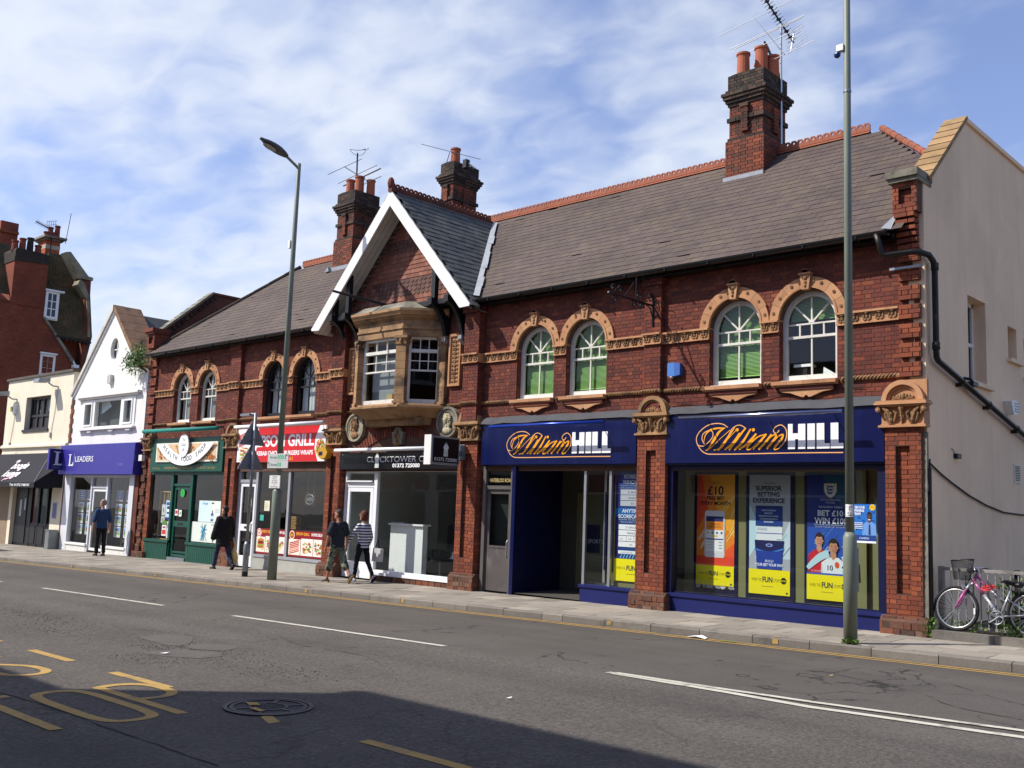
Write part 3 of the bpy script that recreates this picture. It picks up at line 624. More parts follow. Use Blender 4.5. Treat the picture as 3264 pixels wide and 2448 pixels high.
for j, (cx, kind, beh) in enumerate(ARCH):
    # voussoirs
    for i in range(7):
        a0 = pi*i/7; a1 = pi*(i+1)/7
        clip = (j % 2 == 0 and i == 0) or (j % 2 == 1 and i == 6)
        m = MB(); d = .004
        m.arch(cx, ZT+.03, .545, .735 if not clip else .715, -.045, .05, a0+d, a1-d, 4, 0); m.arch(cx, ZT+.03, .535, .575, -.06, .22, a0+d, a1-d, 4, 0)
        if i != 3:
            for t in ((.5,) if i in (0, 6) else (.5,)):
                a = lerp(a0, a1, t); rosette(m, cx+.65*cos(a), ZT+.03+.65*sin(a), -.046)
        if i == 3: rosette(m, cx+.65*cos(a0+.02), ZT+.03+.65*sin(a0+.02), -.046, .03); rosette(m, cx+.65*cos(a1-.02), ZT+.03+.65*sin(a1-.02), -.046, .03)
        m.build('arch_block', [BUFF, BUFFD], T)
    m = MB(); zk = ZT+.03
    m.prism([(cx-.065, zk+.5), (cx+.065, zk+.5), (cx+.10, zk+.77), (cx-.10, zk+.77)], -.1, .0, 'y', 0)
    m.box(cx-.115, cx+.115, -.125, 0, zk+.765, zk+.795, 0); m.disc(cx, zk+.795, .07, .06, -.11, 0, 10, 0, pi); m.arch(cx, zk+.795, .0, .07, -.11, 0, 0, pi, 8, 0)
    for dz, rx, rz in ((.70, .045, .04), (.63, .035, .035), (.57, .025, .04)): m.ball((cx, -.1, zk+dz), (rx, .025, rz), 8, 5, 1)
    for sgn in (-1, 1): m.ball((cx+sgn*.05, -.1, zk+.72), (.02, .02, .03), 6, 4, 1)
    m.build('keystone', [BUFF, BUFFD], T)
    # sill and apron
    for i in range(4):
        a = cx-.63+i*.3; m = MB(); m.box(a+.002, a+.298, -.13, .1, 4.085, 4.15); m.box(a+.002, a+.298, -.1, .05, 4.06, 4.085); m.build('sill_block', BUFF, T)
    if cx > -20:
        m = MB(); m.box(cx-.5, cx+.5, -.08, 0, 3.995, 4.06, 1); 
        ap = [(cx-.5, 3.99), (cx+.5, 3.99), (cx+.46, 3.965), (cx+.3, 3.945), (cx+.18, 3.90), (cx+.08, 3.865), (cx+.04, 3.862), (cx+.03, 3.885), (cx, 3.9), (cx-.03, 3.885), (cx-.04, 3.862), (cx-.08, 3.865), (cx-.18, 3.90), (cx-.3, 3.945), (cx-.46, 3.965)]
        m.prism(ap, -.06, 0, 'y', 0); m.build('window_apron', [BUFF, BRICK], T)
    # sash window
    FR = WHITEOLD if kind == 'white' else BLACK
    w = thing_win = bpy.data.objects.new('sash_window', None); COL.objects.link(w); w.parent = T; w.location = Vector((cx, .15, 4.16))-wloc(T)
    m = MB(); y0, y1 = .13, .2; r = HW-.005
    m.box(cx-r, cx-r+.085, y0, y1, 4.16, ZT); m.box(cx+r-.085, cx+r, y0, y1, 4.16, ZT); m.arch(cx, ZT, r-.085, r, y0, y1, 0, pi, 16)
    m.box(cx-r-.01, cx+r+.01, .02, .21, 4.15, 4.18); m.box(cx-r+.085, cx+r-.085, y0+.005, y1, 4.18, 4.275)
    m.build('frame', FR, w)
    m = MB(); y0, y1 = .15, .19; ri = r-.085; t = .014
    m.box(cx-ri, cx+ri, y0-.01, y1+.01, 4.93, 4.975); m.box(cx-ri, cx+ri, y0, y1, 5.17, 5.198); m.box(cx-t, cx+t, y0+.004, y1, 4.275, 4.93)
    for q in (-.5, 0, .5): m.box(cx+ri*q-t, cx+ri*q+t, y0+.003, y1, 4.975, 5.17)
    for a in (pi*.25, pi*.5, pi*.75):
        p = Vector((cos(a), sin(a))); n = Vector((-p.y, p.x))*.014; q = p*(ri+.01)
        m.prism([(cx+n.x, 5.198+n.y), (cx-n.x, 5.198-n.y), (cx+q.x-n.x, 5.198+q.y-n.y), (cx+q.x+n.x, 5.198+q.y+n.y)], y0+.002, y1, 'y')
    m.arch(cx, 5.198, 0, .055, y0-.004, y1, 0, pi, 8)
    m.build('glazing_bars', FR, w)
    m = MB(); n = 16; P = [(cx+ri, 4.27)]+[(cx+ri*cos(pi*i/n), ZT+ri*sin(pi*i/n)) for i in range(n+1)]+[(cx-ri, 4.27)]
    m.quad(*[(a, .175, b) for a, b in P]); m.build('pane', GLASS, w)
    if beh == 'blind':
        m = MB(); zb = 4.33 if j in (5,) else (4.30 if j == 4 else 4.36); z = 5.75; k = 0
        while z > zb:
            tilt = 0 if j != 4 else (cx+ri)*0
            zz = [z-(.07*(1-u) if (j == 4 and z < 4.5) else 0) for u in (0, 1)]
            m.quad((cx-ri, .26, z), (cx+ri, .26, z+(.0 if j != 4 else 0)), (cx+ri, .235, z-.022), (cx-ri, .235, z-.022)); z -= .0245; k += 1
        m.box(cx-ri, cx+ri, .235, .262, zb-.02, zb); m.build('slat_blind', BLIND, w)
    elif beh == 'net':
        m = MB(); rr = random.Random(j)
        for i in range(14): u0, u1 = lerp(-ri, ri, i/14), lerp(-ri, ri, (i+1)/14); m.quad((cx+u0, .30+.02*(i % 2), 4.25), (cx+u1, .30+.02*((i+1) % 2), 4.25), (cx+u1, .30+.02*((i+1) % 2), 5.8), (cx+u0, .30+.02*(i % 2), 5.8))
        m.build('net_curtain', NETC if kind == 'black' else mat('grey_net', '#84888c', .9, .15, 2), w)
    else:
        m = MB(); z = 5.75
        while z > 5.27: m.quad((cx-ri, .26, z), (cx+ri, .26, z), (cx+ri, .235, z-.022), (cx-ri, .235, z-.022)); z -= .0245
        m.build('slat_blind', BLIND, w)
# rooms behind the upper windows
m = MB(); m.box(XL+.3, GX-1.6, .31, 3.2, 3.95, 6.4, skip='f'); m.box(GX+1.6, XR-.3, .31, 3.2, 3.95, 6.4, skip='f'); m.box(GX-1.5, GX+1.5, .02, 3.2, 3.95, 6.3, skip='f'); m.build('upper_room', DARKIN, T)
bk = thing('paper_stack', 'pale stack of folders on the sill inside the dark arched window', 'papers', (-8.3, .45, 4.3))
m = MB(); m.box(-8.55, -8.22, .3, .5, 4.45, 4.5); m.box(-8.5, -8.3, .32, .48, 4.28, 4.45, 1); m.build('folder', [WHITEL, DARKIN], bk)
m = MB(); m.prism([(-8.0, 4.28), (-7.75, 4.28), (-7.98, 4.42)], .3, .32, 'y'); m.build('paper_sheet', WHITEL, bk)

# --- capitals of the piers
def capital(cx, w, right_block=False, narrow=False):
    e = .12; h = w/2; m = MB()
    m.box(cx-h-.03, cx+h+.03, -e-.07, .02, 3.28, 3.315); m.box(cx-h-.0, cx+h+.0, -e-.035, .02, 3.315, 3.335)
    m.box(cx-h+.01, cx+h-.01, -e-.02, .1, 3.335, 3.61)
    m.box(cx-h-.03, cx+h+.03, -e-.1, .02, 3.61, 3.64); m.box(cx-h-.07, cx+h+.07, -e-.14, .02, 3.64, 3.675); m.box(cx-h-.05, cx+h+.05, -e-.12, .02, 3.675, 3.705)
    y = -e-.03
    for s in (-1, 1):
        x = cx+s*w*.25
        m.tube([(x, y, 3.34), (x+s*.01, y-.02, 3.45), (x+s*.05, y-.045, 3.54), (x+s*.12, y-.06, 3.59)], [.035, .045, .035, .02], 6, 1)
        for u in (-1, 1):
            m.tube([(x+u*.03, y, 3.34), (x+u*.075, y-.02, 3.44), (x+u*.09, y-.035, 3.5), (x+u*.05, y-.05, 3.535)], [.02, .026, .022, .014], 6, 1)
        m.ball((x, y-.03, 3.40), (.035, .03, .05), 8, 5, 1); m.ball((x, y-.035, 3.49), (.03, .03, .035), 8, 5, 1)
        vx = cx+s*(h+.015); m.tube([(vx-s*.06, y-.02, 3.49), (vx-s*.02, y-.05, 3.55), (vx+s*.02, y-.06, 3.585)], [.018, .026, .03], 6, 1)
        m.tube([(vx, y-.09, 3.565), (vx, y+.05, 3.565)], .042, 10, 1); m.tube([(vx, y-.1, 3.565), (vx, y-.08, 3.565)], .018, 8, 0)
    m.tube([(cx, y, 3.34), (cx, y-.03, 3.46), (cx, y-.06, 3.6)], [.018, .022, .035], 6, 1); m.ball((cx, y-.05, 3.58), (.05, .035, .035), 8, 5, 1)
    r = h-.01; zc = 3.70
    m.arch(cx, zc, .0, r-.06, -.09, .02, 0, pi, 14); m.arch(cx, zc, r-.075, r, -.16, .02, 0, pi, 16); m.arch(cx, zc, r-.115, r-.075, -.12, .02, 0, pi, 14)
    if right_block: m.box(cx+.02, cx+r+.02, -.05, .02, 3.7, 4.05)
    for s in (-1, 1):
        for u, hh in ((.05, .07), (.1, .055), (.15, .035)): m.ball((cx+s*u, -.1, zc+.05+hh*.4), (.028, .03, hh*.7), 6, 5, 1)
        m.tube([(cx+s*.02, -.1, zc+.02), (cx+s*.1, -.115, zc+.05), (cx+s*.19, -.1, zc+.03)], [.015, .022, .01], 6, 1)
    m.ball((cx, -.1, zc+.08), (.035, .035, .06), 8, 5, 1)
    m.build('capital', [BUFFS if cx < -7 else BUFF, BUFFD], T)
for cx, w, rb in ((-31.5, .56, 0), (-26.36, .68, 0), (-21.36, .68, 0), (-16.36, .68, 0), (-11.29, .7, 0), (-6.43, .7, 1)): capital(cx, w, rb)

# --- roundels, carved panels, coat of arms in the middle bay
def roundel(cx, cz, face):
    o = bpy.data.objects.new('roundel', None); COL.objects.link(o); o.parent = T; o.location = Vector((cx, -.02, cz))-wloc(T)
    m = MB(); m.arch(cx, cz, 0, .34, -.07, .02, 0, 2*pi, 28); m.arch(cx, cz, .315, .365, -.1, .02, 0, 2*pi, 28); m.arch(cx, cz, .24, .255, -.085, -.06, .6, 2*pi-1.4 if face > 0 else 2*pi-.6, 24)
    for i in range(30):
        a = .5*pi-.9*pi*face*(i/30-.35)*1.5+.2; x, z = cx+.285*cos(a), cz+.285*sin(a); m.box(x-.009, x+.009, -.082, -.06, z-.012, z+.012)
    m.build('medal', STONE if face < 0 else mat('medal_stone', '#9c9480', .85, .2, 6, .2, 50, stain='#4a443a', st=(.5, .7), ss=4), o)
    m = MB(); f = face
    P = [(-.12, -.24), (.13, -.24), (.1, -.14), (.04, -.09), (.05, -.04), (.1, -.05), (.115, -.01), (.1, .01), (.12, .02), (.105, .04), (.145, .07), (.115, .1), (.11, .15), (.09, .2), (-.07, .2), (-.12, .1), (-.13, -.02), (-.1, -.1)]
    m.prism([(cx+f*u, cz+v) for u, v in P], -.115, -.06, 'y')
    for i in range(16):
        rr = random.Random(i); m.ball((cx+f*(-.075+rr.uniform(-.06, .07)), -.11, cz+rr.uniform(-.1, .17)), (.03, .03, .022), 6, 4)
    m.ball((cx+f*.03, -.105, cz+.05), (.075, .05, .11), 10, 6); m.ball((cx, -.09, cz-.2), (.15, .05, .09), 10, 6)
    if f > 0:
        for u in (-.06, -.02, .02, .06, .1): m.box(cx+u-.012, cx+u+.012, -.13, -.08, cz+.17, cz+.23)
    m.build('bust', BUFFD if f > 0 else mat('bust_stone', '#b0a688', .85, .2, 8, .2, 50, stain='#4a4234', st=(.5, .65), ss=6), o, recalc=True)
roundel(-20.6, 3.72, 1); roundel(-17.13, 3.74, -1)
def carved_panel(x0, x1):
    m = MB(); z0, z1 = 4.58, 5.82; e = .0; cx = (x0+x1)/2
    m.box(x0, x1, -.035, .02, z0, z1); m.box(x0, x0+.05, -.075, -.03, z0, z1); m.box(x1-.05, x1, -.075, -.03, z0, z1); m.box(x0+.05, x1-.05, -.075, -.03, z0, z0+.06); m.box(x0+.05, x1-.05, -.075, -.03, z1-.06, z1)
    r = random.Random(3); z = z0+.1
    while z < z1-.1:
        s = r.choice((.03, .045, .055))
        if s > .04: m.tube([(cx+s*cos(a), -.045, z+s*sin(a)) for a in [i*.7 for i in range(8)]], [.012]*8, 5, 1)
        m.ball((cx, -.04, z), (.03, .03, .03), 6, 4, 1)
        for q in (-1, 1): m.ball((cx+q*.085, -.035, z+.02), (.022, .025, .035), 6, 4, 1); m.tube([(cx, -.04, z), (cx+q*.06, -.055, z+.03), (cx+q*.1, -.04, z-.02)], [.014, .014, .008], 5, 1)
        z += .095
    m.build('carved_panel', [BUFF, BUFFD], T)
carved_panel(-17.2, -16.8); carved_panel(-21.02, -20.65)
m = MB(); m.prism([(-19.03, 3.25), (-18.72, 3.25), (-18.66, 3.55), (-18.74, 3.56), (-18.78, 3.66), (-18.9, 3.68), (-18.98, 3.66), (-19.02, 3.56), (-19.1, 3.55)], -.1, 0, 'y', 0)
for u, v, s in ((0, .35, .05), (-.05, .25, .05), (.05, .25, .05), (0, .15, .06), (-.03, .05, .04), (.04, .06, .04)): m.ball((-18.88+u, -.1, 3.2+v), (s, .04, s*1.1), 8, 5, 1)
m.build('carved_keystone', [STONE, BUFFD], T)
# red segmental relieving arch and its brick ring above the cafe sign
m = MB(); r = 3.0; cz = 3.62-r
for i in range(46):
    a = pi*.5+.78*(i/45-.5)*2*.97; d = .0125
    m.arch(-18.88, cz-.12, r-.02, r+.2, -.03, .01, a-d, a+d, 1)
stuff(m.build('relieving_arch', BRICK, T))

# --- canted bay window
def offs(P, d):
    out = []; n = len(P)
    for i in range(n):
        a, b, c_ = Vector(P[max(i-1, 0)]), Vector(P[i]), Vector(P[min(i+1, n-1)])
        n1 = (b-a) if i > 0 else (c_-b); n2 = (c_-b) if i < n-1 else (b-a); n1 = Vector((n1.y, -n1.x)).normalized(); n2 = Vector((n2.y, -n2.x)).normalized()
        k = (n1+n2); k = k/(k.length**2/2) if k.length else n1; out.append(tuple(b+k*d))
    return out
BAY = [(-20.62, .0), (-19.8, -.75), (-18.1, -.75), (-17.3, .0)]
def bay_layer(m, d0, z0, d1, z1, mi=0, base=BAY):
    A, B = offs(base, d0), offs(base, d1); n = len(A)
    v = [(x, y, z0) for x, y in A]+[(x, y, z1) for x, y in B]
    m.add(v, [(i, i+1, n+i+1, n+i) for i in range(n-1)]+[tuple(range(n-1, -1, -1)), tuple(range(n, 2*n))], mi)
bw = bpy.data.objects.new('bay_window', None); COL.objects.link(bw); bw.parent = T; bw.location = Vector((GX, -.4, 4.1))-wloc(T)
m = MB(); bay_layer(m, .03, 4.03, .09, 4.07); bay_layer(m, .10, 4.07, .10, 4.12); bay_layer(m, .06, 4.12, .05, 4.165); m.build('sill', BUFFS, bw)
m = MB(); IN = [(-19.9, .0), (-19.55, -.22), (-18.2, -.22), (-17.85, 0)]
def loft(m, A, z0, B, z1, mi=0):
    n = len(A); m.add([(x, y, z0) for x, y in A]+[(x, y, z1) for x, y in B], [(i, i+1, n+i+1, n+i) for i in range(n-1)]+[tuple(range(n-1, -1, -1)), tuple(range(n, 2*n))], mi)
MIDB = [(lerp(a[0], b[0], .55), lerp(a[1], b[1], .55)) for a, b in zip(BAY, IN)]
loft(m, MIDB, 3.86, offs(BAY, -.02), 4.03); loft(m, [(-20.0, 0), (-19.9, -.3), (-17.9, -.3), (-17.8, 0)], 3.70, [(-20.05, 0), (-19.92, -.32), (-17.88, -.32), (-17.75, 0)], 3.86); m.build('corbel', BUFFS, bw)
m = MB(); bay_layer(m, .0, 5.78, .0, 6.18); bay_layer(m, .03, 5.95, .03, 6.0); m.build('lintel', BUFFS, bw)
m = MB(); bay_layer(m, .03, 6.18, .05, 6.22); bay_layer(m, .09, 6.22, .10, 6.27); bay_layer(m, .14, 6.27, .19, 6.36); bay_layer(m, .20, 6.36, .20, 6.42); m.build('cornice', BUFFS, bw)
m = MB(); bay_layer(m, .17, 6.42, -.12, 6.63); m.build('stone_top', STONE, bw)
def pillar(x, y, w, rot):
    z = 4.165; k = 0
    while z < 5.55:
        m = MB(); h = .2
        ww = w/2-.004
        pts = [(cos(rot+pi/4+i*pi/2)*ww*1.414, sin(rot+pi/4+i*pi/2)*ww*1.414) for i in range(4)]
        m.prism([(x+a, y+b) for a, b in pts], z+.003, z+h, 'z'); m.build('pillar_block', BUFFS, bw); z += h+.003; k += 1
    m = MB(); pts = lambda s: [(x+cos(rot+pi/4+i*pi/2)*w/2*1.414*s, y+sin(rot+pi/4+i*pi/2)*w/2*1.414*s) for i in range(4)]
    m.prism(pts(1.12), 5.575, 5.6, 'z'); m.prism(pts(1.0), 5.6, 5.72, 'z'); m.prism(pts(1.25), 5.72, 5.78, 'z')
    for i in range(8):
        a = rot+i*pi/4; m.ball((x+cos(a)*w*.55, y+sin(a)*w*.55, 5.66), (.045, .045, .06), 6, 4, 1)
    m.build('pillar_capital', [BUFFS, BUFFD], bw); MB().prism(pts(1.2), 4.165, 4.22, 'z').build('pillar_foot', BUFFS, bw)
pillar(-20.52, .02, .26, 0); pillar(-19.74, -.65, .27, radians(-22)); pillar(-18.16, -.65, .27, radians(22)); pillar(-17.4, .02, .26, 0)
def bay_sash(p, q, name='sash'):
    p, q = Vector(p), Vector(q); d = (q-p); L = d.length; d.normalize(); nrm = Vector((d.y, -d.x))
    def box(m, u0, u1, z0, z1, a, b):
        v = []
        for z in (z0, z1):
            for u, e in ((u0, a), (u1, a), (u1, b), (u0, b)): w = p+d*u-nrm*e; v.append((w.x, w.y, z))
        m.add(v, [(0, 3, 2, 1), (4, 5, 6, 7), (0, 1, 5, 4), (2, 3, 7, 6), (3, 0, 4, 7), (1, 2, 6, 5)])
    m = MB(); f = .07; z0, z1 = 4.17, 5.78
    box(m, 0, f, z0, z1, 0, .08); box(m, L-f, L, z0, z1, 0, .08); box(m, f, L-f, z1-.06, z1, 0, .08); box(m, f, L-f, z0, z0+.11, 0, .08); box(m, f, L-f, 5.40, 5.48, -.01, .08); m.build('window_frame', WHITEOLD, bw)
    m = MB(); box(m, f, L-f, 4.95, 4.99, .01, .06); t = .011
    for k in (1, 2): u = lerp(f, L-f, k/3); box(m, u-t, u+t, 4.99, 5.40, .02, .06); box(m, u-t, u+t, 5.48, z1-.06, .02, .06)
    box(m, f, L-f, 5.19, 5.21, .021, .059); m.build('glazing_bars', WHITEOLD, bw)
    m = MB(); a, b = p+d*f-nrm*.045, p+d*(L-f)-nrm*.045; m.quad((a.x, a.y, z0+.1), (b.x, b.y, z0+.1), (b.x, b.y, z1-.05), (a.x, a.y, z1-.05)); m.build('pane', GLASS, bw)
bay_sash((-19.62, -.68), (-18.3, -.68)); bay_sash((-18.06, -.58), (-17.5, -.06)); bay_sash((-20.42, -.06), (-19.86, -.58))
m = MB(); m.quad((-19.55, -.4, 4.3), (-18.35, -.4, 4.3), (-18.35, -.4, 5.35), (-19.55, -.4, 5.35)); m.build('net_curtain', mat('grey_net', '#84888c', .9, .15, 2), bw)
m = MB(); m.box(-18.75, -18.55, -.6, -.5, 4.22, 4.42); tag(m.build('cardboard_box', mat('cardboard', '#b09468', .9)), 'small brown box on the sill inside the bay window', 'box')

# --- gable: hung tiles, white barge boards, black brackets
gw = MB(); gw.prism([(GX-2.6, 6.3), (GX+2.6, 6.3), (GX+2.6, 6.65), (GX, 9.3), (GX-2.6, 6.65)], .02, .25, 'y'); gable = gw.build('gable_wall', mat('tile_batten', '#3a2a24', .9), T)
def tile_mesh(scal, m_):
    w, h = .158, .17; m = MB()
    P = [(-w/2, h), (w/2, h), (w/2, .05 if scal else 0), (-w/2, .05 if scal else 0)]
    if scal: P = [(-w/2, h), (-w/2, .065)]+[(-w/2*cos(pi*i/6), .065-.065*sin(pi*i/6)) for i in range(1, 6)]+[(w/2, .065), (w/2, h)]
    n = len(P); fy = lambda z: -.012-.02*(1-z/h)
    m.add([(a, fy(b)-.012, b) for a, b in P]+[(a, fy(b)+.004, b) for a, b in P], [tuple(range(n))]+[(i, (i+1) % n, n+(i+1) % n, n+i) for i in range(n)])
    me = bpy.data.meshes.new('wall_tile'); me.from_pydata(m.v, [], m.f); me.materials.append(m_); return me
TM = [tile_mesh(False, TILE), tile_mesh(True, TILED), tile_mesh(False, TILED), tile_mesh(True, TILE)]
z = 6.52; k = 0; cnt = []; resttile = MB()
while z < 8.95:
    hw = (9.3-z-.05)/1.077; x = -hw+(.08 if k % 2 else 0); 
    kind = 1 if (6.95 < z < 7.38 or 8.0 < z < 8.36) else 0
    while x < hw: cnt.append((GX+x, z, kind)); x += .162
    z += .112; k += 1
cnt = [q for q in cnt if q[1] > 6.62 or abs(q[0]-GX) < 2.3]
cnt.sort(key=lambda q: abs(q[0]-GX-.35)+abs(q[1]-7.4)*.6)
for i, (x, z, kind) in enumerate(cnt):
    if i < 300: link_mesh(TM[kind], 'wall_tile', gable, True, (x, .016, z))
    else:
        me = TM[kind]; b = [(v.co.x+x, v.co.y+.016, v.co.z+z) for v in me.vertices]; resttile.add(b, [tuple(p.vertices) for p in me.polygons], 0)
if resttile.v: stuff(resttile.build('wall_tiles', TILE, gable))
AP = 9.55; FT = 2.95; yf = -.66
for s in (-1, 1):
    m = MB(); dxn = .30
    P = [(GX, AP), (GX+s*(FT+.05), AP-1.077*(FT+.05)), (GX+s*(FT+.05)-s*.02, AP-1.077*(FT+.05)-.05), (GX+s*(FT-.28), AP-1.077*(FT+.05)-.06), (GX, AP-.40)]
    m.prism(P, yf, yf+.045, 'y'); m.build('barge_board', WHITE, T)
    # boarded soffit
    for k in range(4):
        ya, yb = yf+.045+k*.155, yf+.045+(k+1)*.155-.008; m = MB(); o = .16
        m.quad((GX, ya, AP-o), (GX, yb, AP-o), (GX+s*FT, yb, AP-o-1.077*FT), (GX+s*FT, ya, AP-o-1.077*FT)); m.build('soffit_board', WHITEOLD, T)
    m = MB(); m.prism([(GX+s*.35, 8.72), (GX+s*2.62, 6.3), (GX+s*2.9, 6.3), (GX+s*.35, 9.0)], -.02, .02, 'y'); m.build('verge_board', DARKFR, T)
    for xo, zt in ((1.64, 7.62), (2.2, 7.05)):
        x = GX+s*xo; m = MB(); m.box(x-.06, x+.06, -.56, -.44, 6.6, zt); m.box(x-.07, x+.07, -.66, .02, 6.46, 6.62)
        m.box(x-.06, x+.06, -.1, .01, 5.75, 6.46)
        P = [(-.6, 6.46), (-.5, 6.46), (-.34, 6.3), (-.2, 6.05), (-.1, 5.78), (-.1, 5.9), (-.02, 6.46)]
        P = [(-.58, 6.46), (-.42, 6.36), (-.3, 6.22), (-.2, 6.02), (-.12, 5.75), (-.02, 5.75), (-.02, 6.46)]
        m.prism(P, x-.05, x+.05, 'x'); m.build('timber_bracket', BLACK, T)
        m = MB(); m.box(x-.06, x+.06, -.17, .0, 5.66, 5.75); m.prism([(-.17, 5.66), (0, 5.66), (0, 5.52)], x-.055, x+.055, 'x'); m.build('bracket_corbel', mat('pale_corbel', '#8f9094', .7, .1), T)
m = MB(); m.box(GX-2.35, GX+2.35, -.5, -.38, 6.48, 6.6); m.build('bracket_beam', BLACK, T)
fp = thing('flagpole', 'short black flagpole sticking out above the bay window', 'pole', (-18.95, -.4, 6.6))
m = MB(); m.tube([(-18.93, -.35, 6.62), (-19.6, -1.75, 6.86)], [.045, .03], 8); m.tube([(-18.93, -.4, 6.55), (-18.93, -.4, 6.75)], .06, 8); m.build('pole', IRON, fp)
m = MB(); m.box(-19.0, -18.86, -.5, -.33, 6.52, 6.58); m.build('socket', IRON, fp)
# --- roofs
rf = MB()
rf.quad((-31.65, -.3, 6.46), (-6.4, -.3, 6.46), (-6.4, 1.5, 8.06), (-8.15, 3.24, 9.66), (-28.4, 3.24, 9.66), (-31.65, .0, 6.75))
rf.quad((-28.4, 3.24, 9.66), (-8.15, 3.24, 9.66), (-6.4, 7.2, 6.1), (-31.65, 7.2, 6.1)); rf.quad((-31.65, -.02, 6.73), (-28.4, 3.24, 9.66), (-31.65, 6.5, 6.73)); rf.quad((-6.4, 1.5, 8.06), (-6.4, 5, 8.06), (-8.15, 3.24, 9.66))
for s in (-1, 1): rf.quad((GX, yf, AP-.05), (GX, 3.1, AP-.05), (GX+s*3.05, -.3, AP-.05-1.077*3.05), (GX+s*3.05, yf, AP-.05-1.077*3.05))
roof = rf.build('roof', mat('roof_underlay', '#2a2725', .95), T)
def slate_mesh(L, W, m_, nm='slate'):
    me = bpy.data.meshes.new(nm); h = .007
    v = [(-W/2, 0, .008), (W/2, 0, .008), (W/2, L*1.08, .0), (-W/2, L*1.08, .0), (-W/2, 0, .008-h), (W/2, 0, .008-h)]
    me.from_pydata(v, [], [(0, 1, 2, 3), (4, 5, 1, 0), (0, 3, 4), (1, 5, 2)]); me.materials.append(m_); return me
th = math.atan(.9); GA = .205; SWD = .29
SM = [slate_mesh(GA, SWD-.005, SLATE)]
SL_ = []
nrow = int(4.82/GA)
for i in range(nrow+1):
    v = i*GA; y = -.345+v*cos(th); z = 6.5+v*sin(th)-.02; yc = y+.5*GA*cos(th)
    if y > 3.15: break
    x = -31.7+(.145 if i % 2 else 0)
    while x < -6.3:
        lo = max(-31.6, -28.4-(3.24-yc)); hi = min(-6.44, -8.15+(3.24-yc)); x += SWD
        if lo-.05 < x < hi+.02 and gable_z(x) < main_z(yc)+.12: SL_.append((x, y, z, i))
SL_.sort(key=lambda s: (s[0])**2+(s[1]+16)**2+(s[2]-1.7)**2)
rm = MB(); R3 = Matrix.Rotation(th, 3, 'X')
for i, (x, y, z, row) in enumerate(SL_):
    r = random.Random(int(x*1000)+row*77); rz = Matrix.Rotation(r.uniform(-.012, .012), 3, 'Z'); dz = r.uniform(0, .004); slip = r.uniform(-.03, -.06) if r.random() < .012 else r.uniform(-.006, .006)
    M_ = R3 @ rz
    if i < 300:
        o = link_mesh(SM[0], 'slate', roof, True, (x, y+slip*cos(th), z+slip*sin(th)+dz)); o.rotation_euler = M_.to_euler()
    else:
        o = Vector((x, y+slip*cos(th), z+slip*sin(th)+dz)); rm.add([tuple(M_ @ v.co+o) for v in SM[0].vertices], [tuple(p.vertices) for p in SM[0].polygons])
stuff(rm.build('slates', SLATE, roof))
# gable slates
thg = math.atan(1.077); gm = MB(); Lg = 3.05/cos(thg)
for s in (-1, 1):
    for i in range(int(Lg/GA)+1):
        d = Lg-i*GA; x = GX+s*d*cos(thg); z = AP-d*sin(thg)+.015; xc = GX+s*(d-.5*GA)*cos(thg); zc = gable_z(xc)
        y = yf+.0+(.14 if i % 2 else 0)
        while y < 3.2:
            yc = y+.14
            if zc > main_z(yc)-.1:
                r = random.Random(int(y*1000)+i)
                w0, w1 = y+.004, min(y+.278, 3.2); e = GA*1.08; dz = r.uniform(0, .006)
                up = Vector((-s*cos(thg), 0, sin(thg)))*e; nn = Vector((s*sin(thg), 0, cos(thg))); a = Vector((x, 0, z))
                P = [a+nn*(.012+dz), a+up+nn*dz, a+nn*(.004)]
                gm.add([(P[0].x, w0, P[0].z), (P[0].x, w1, P[0].z), (P[1].x, w1, P[1].z), (P[1].x, w0, P[1].z), (P[2].x, w0, P[2].z), (P[2].x, w1, P[2].z)], [(0, 1, 2, 3), (4, 5, 1, 0), (0, 3, 4), (1, 5, 2)])
            y += .282
stuff(gm.build('gable_slates', SLATEG, roof))
# lead valleys
for s in (-1, 1):
    A = Vector((GX+s*2.88, -.36, 6.50)); B = Vector((GX+s*.05, 3.0, 9.52)); m = MB(); n = 9; d = (B-A).normalized(); up = Vector((0, -.67, .74)); sd = Vector((s, 0, 0))
    for i in range(n):
        p, q = A.lerp(B, i/n), A.lerp(B, (i+1)/n); w = .15+.03*sin(i*2.3)
        m.quad(tuple(p-sd*.08+Vector((0, 0, .09))), tuple(p+sd*w+up*.05), tuple(q+sd*w+up*.05), tuple(q-sd*.08+Vector((0, 0, .09))))
    m.build('lead_valley', LEAD, roof)
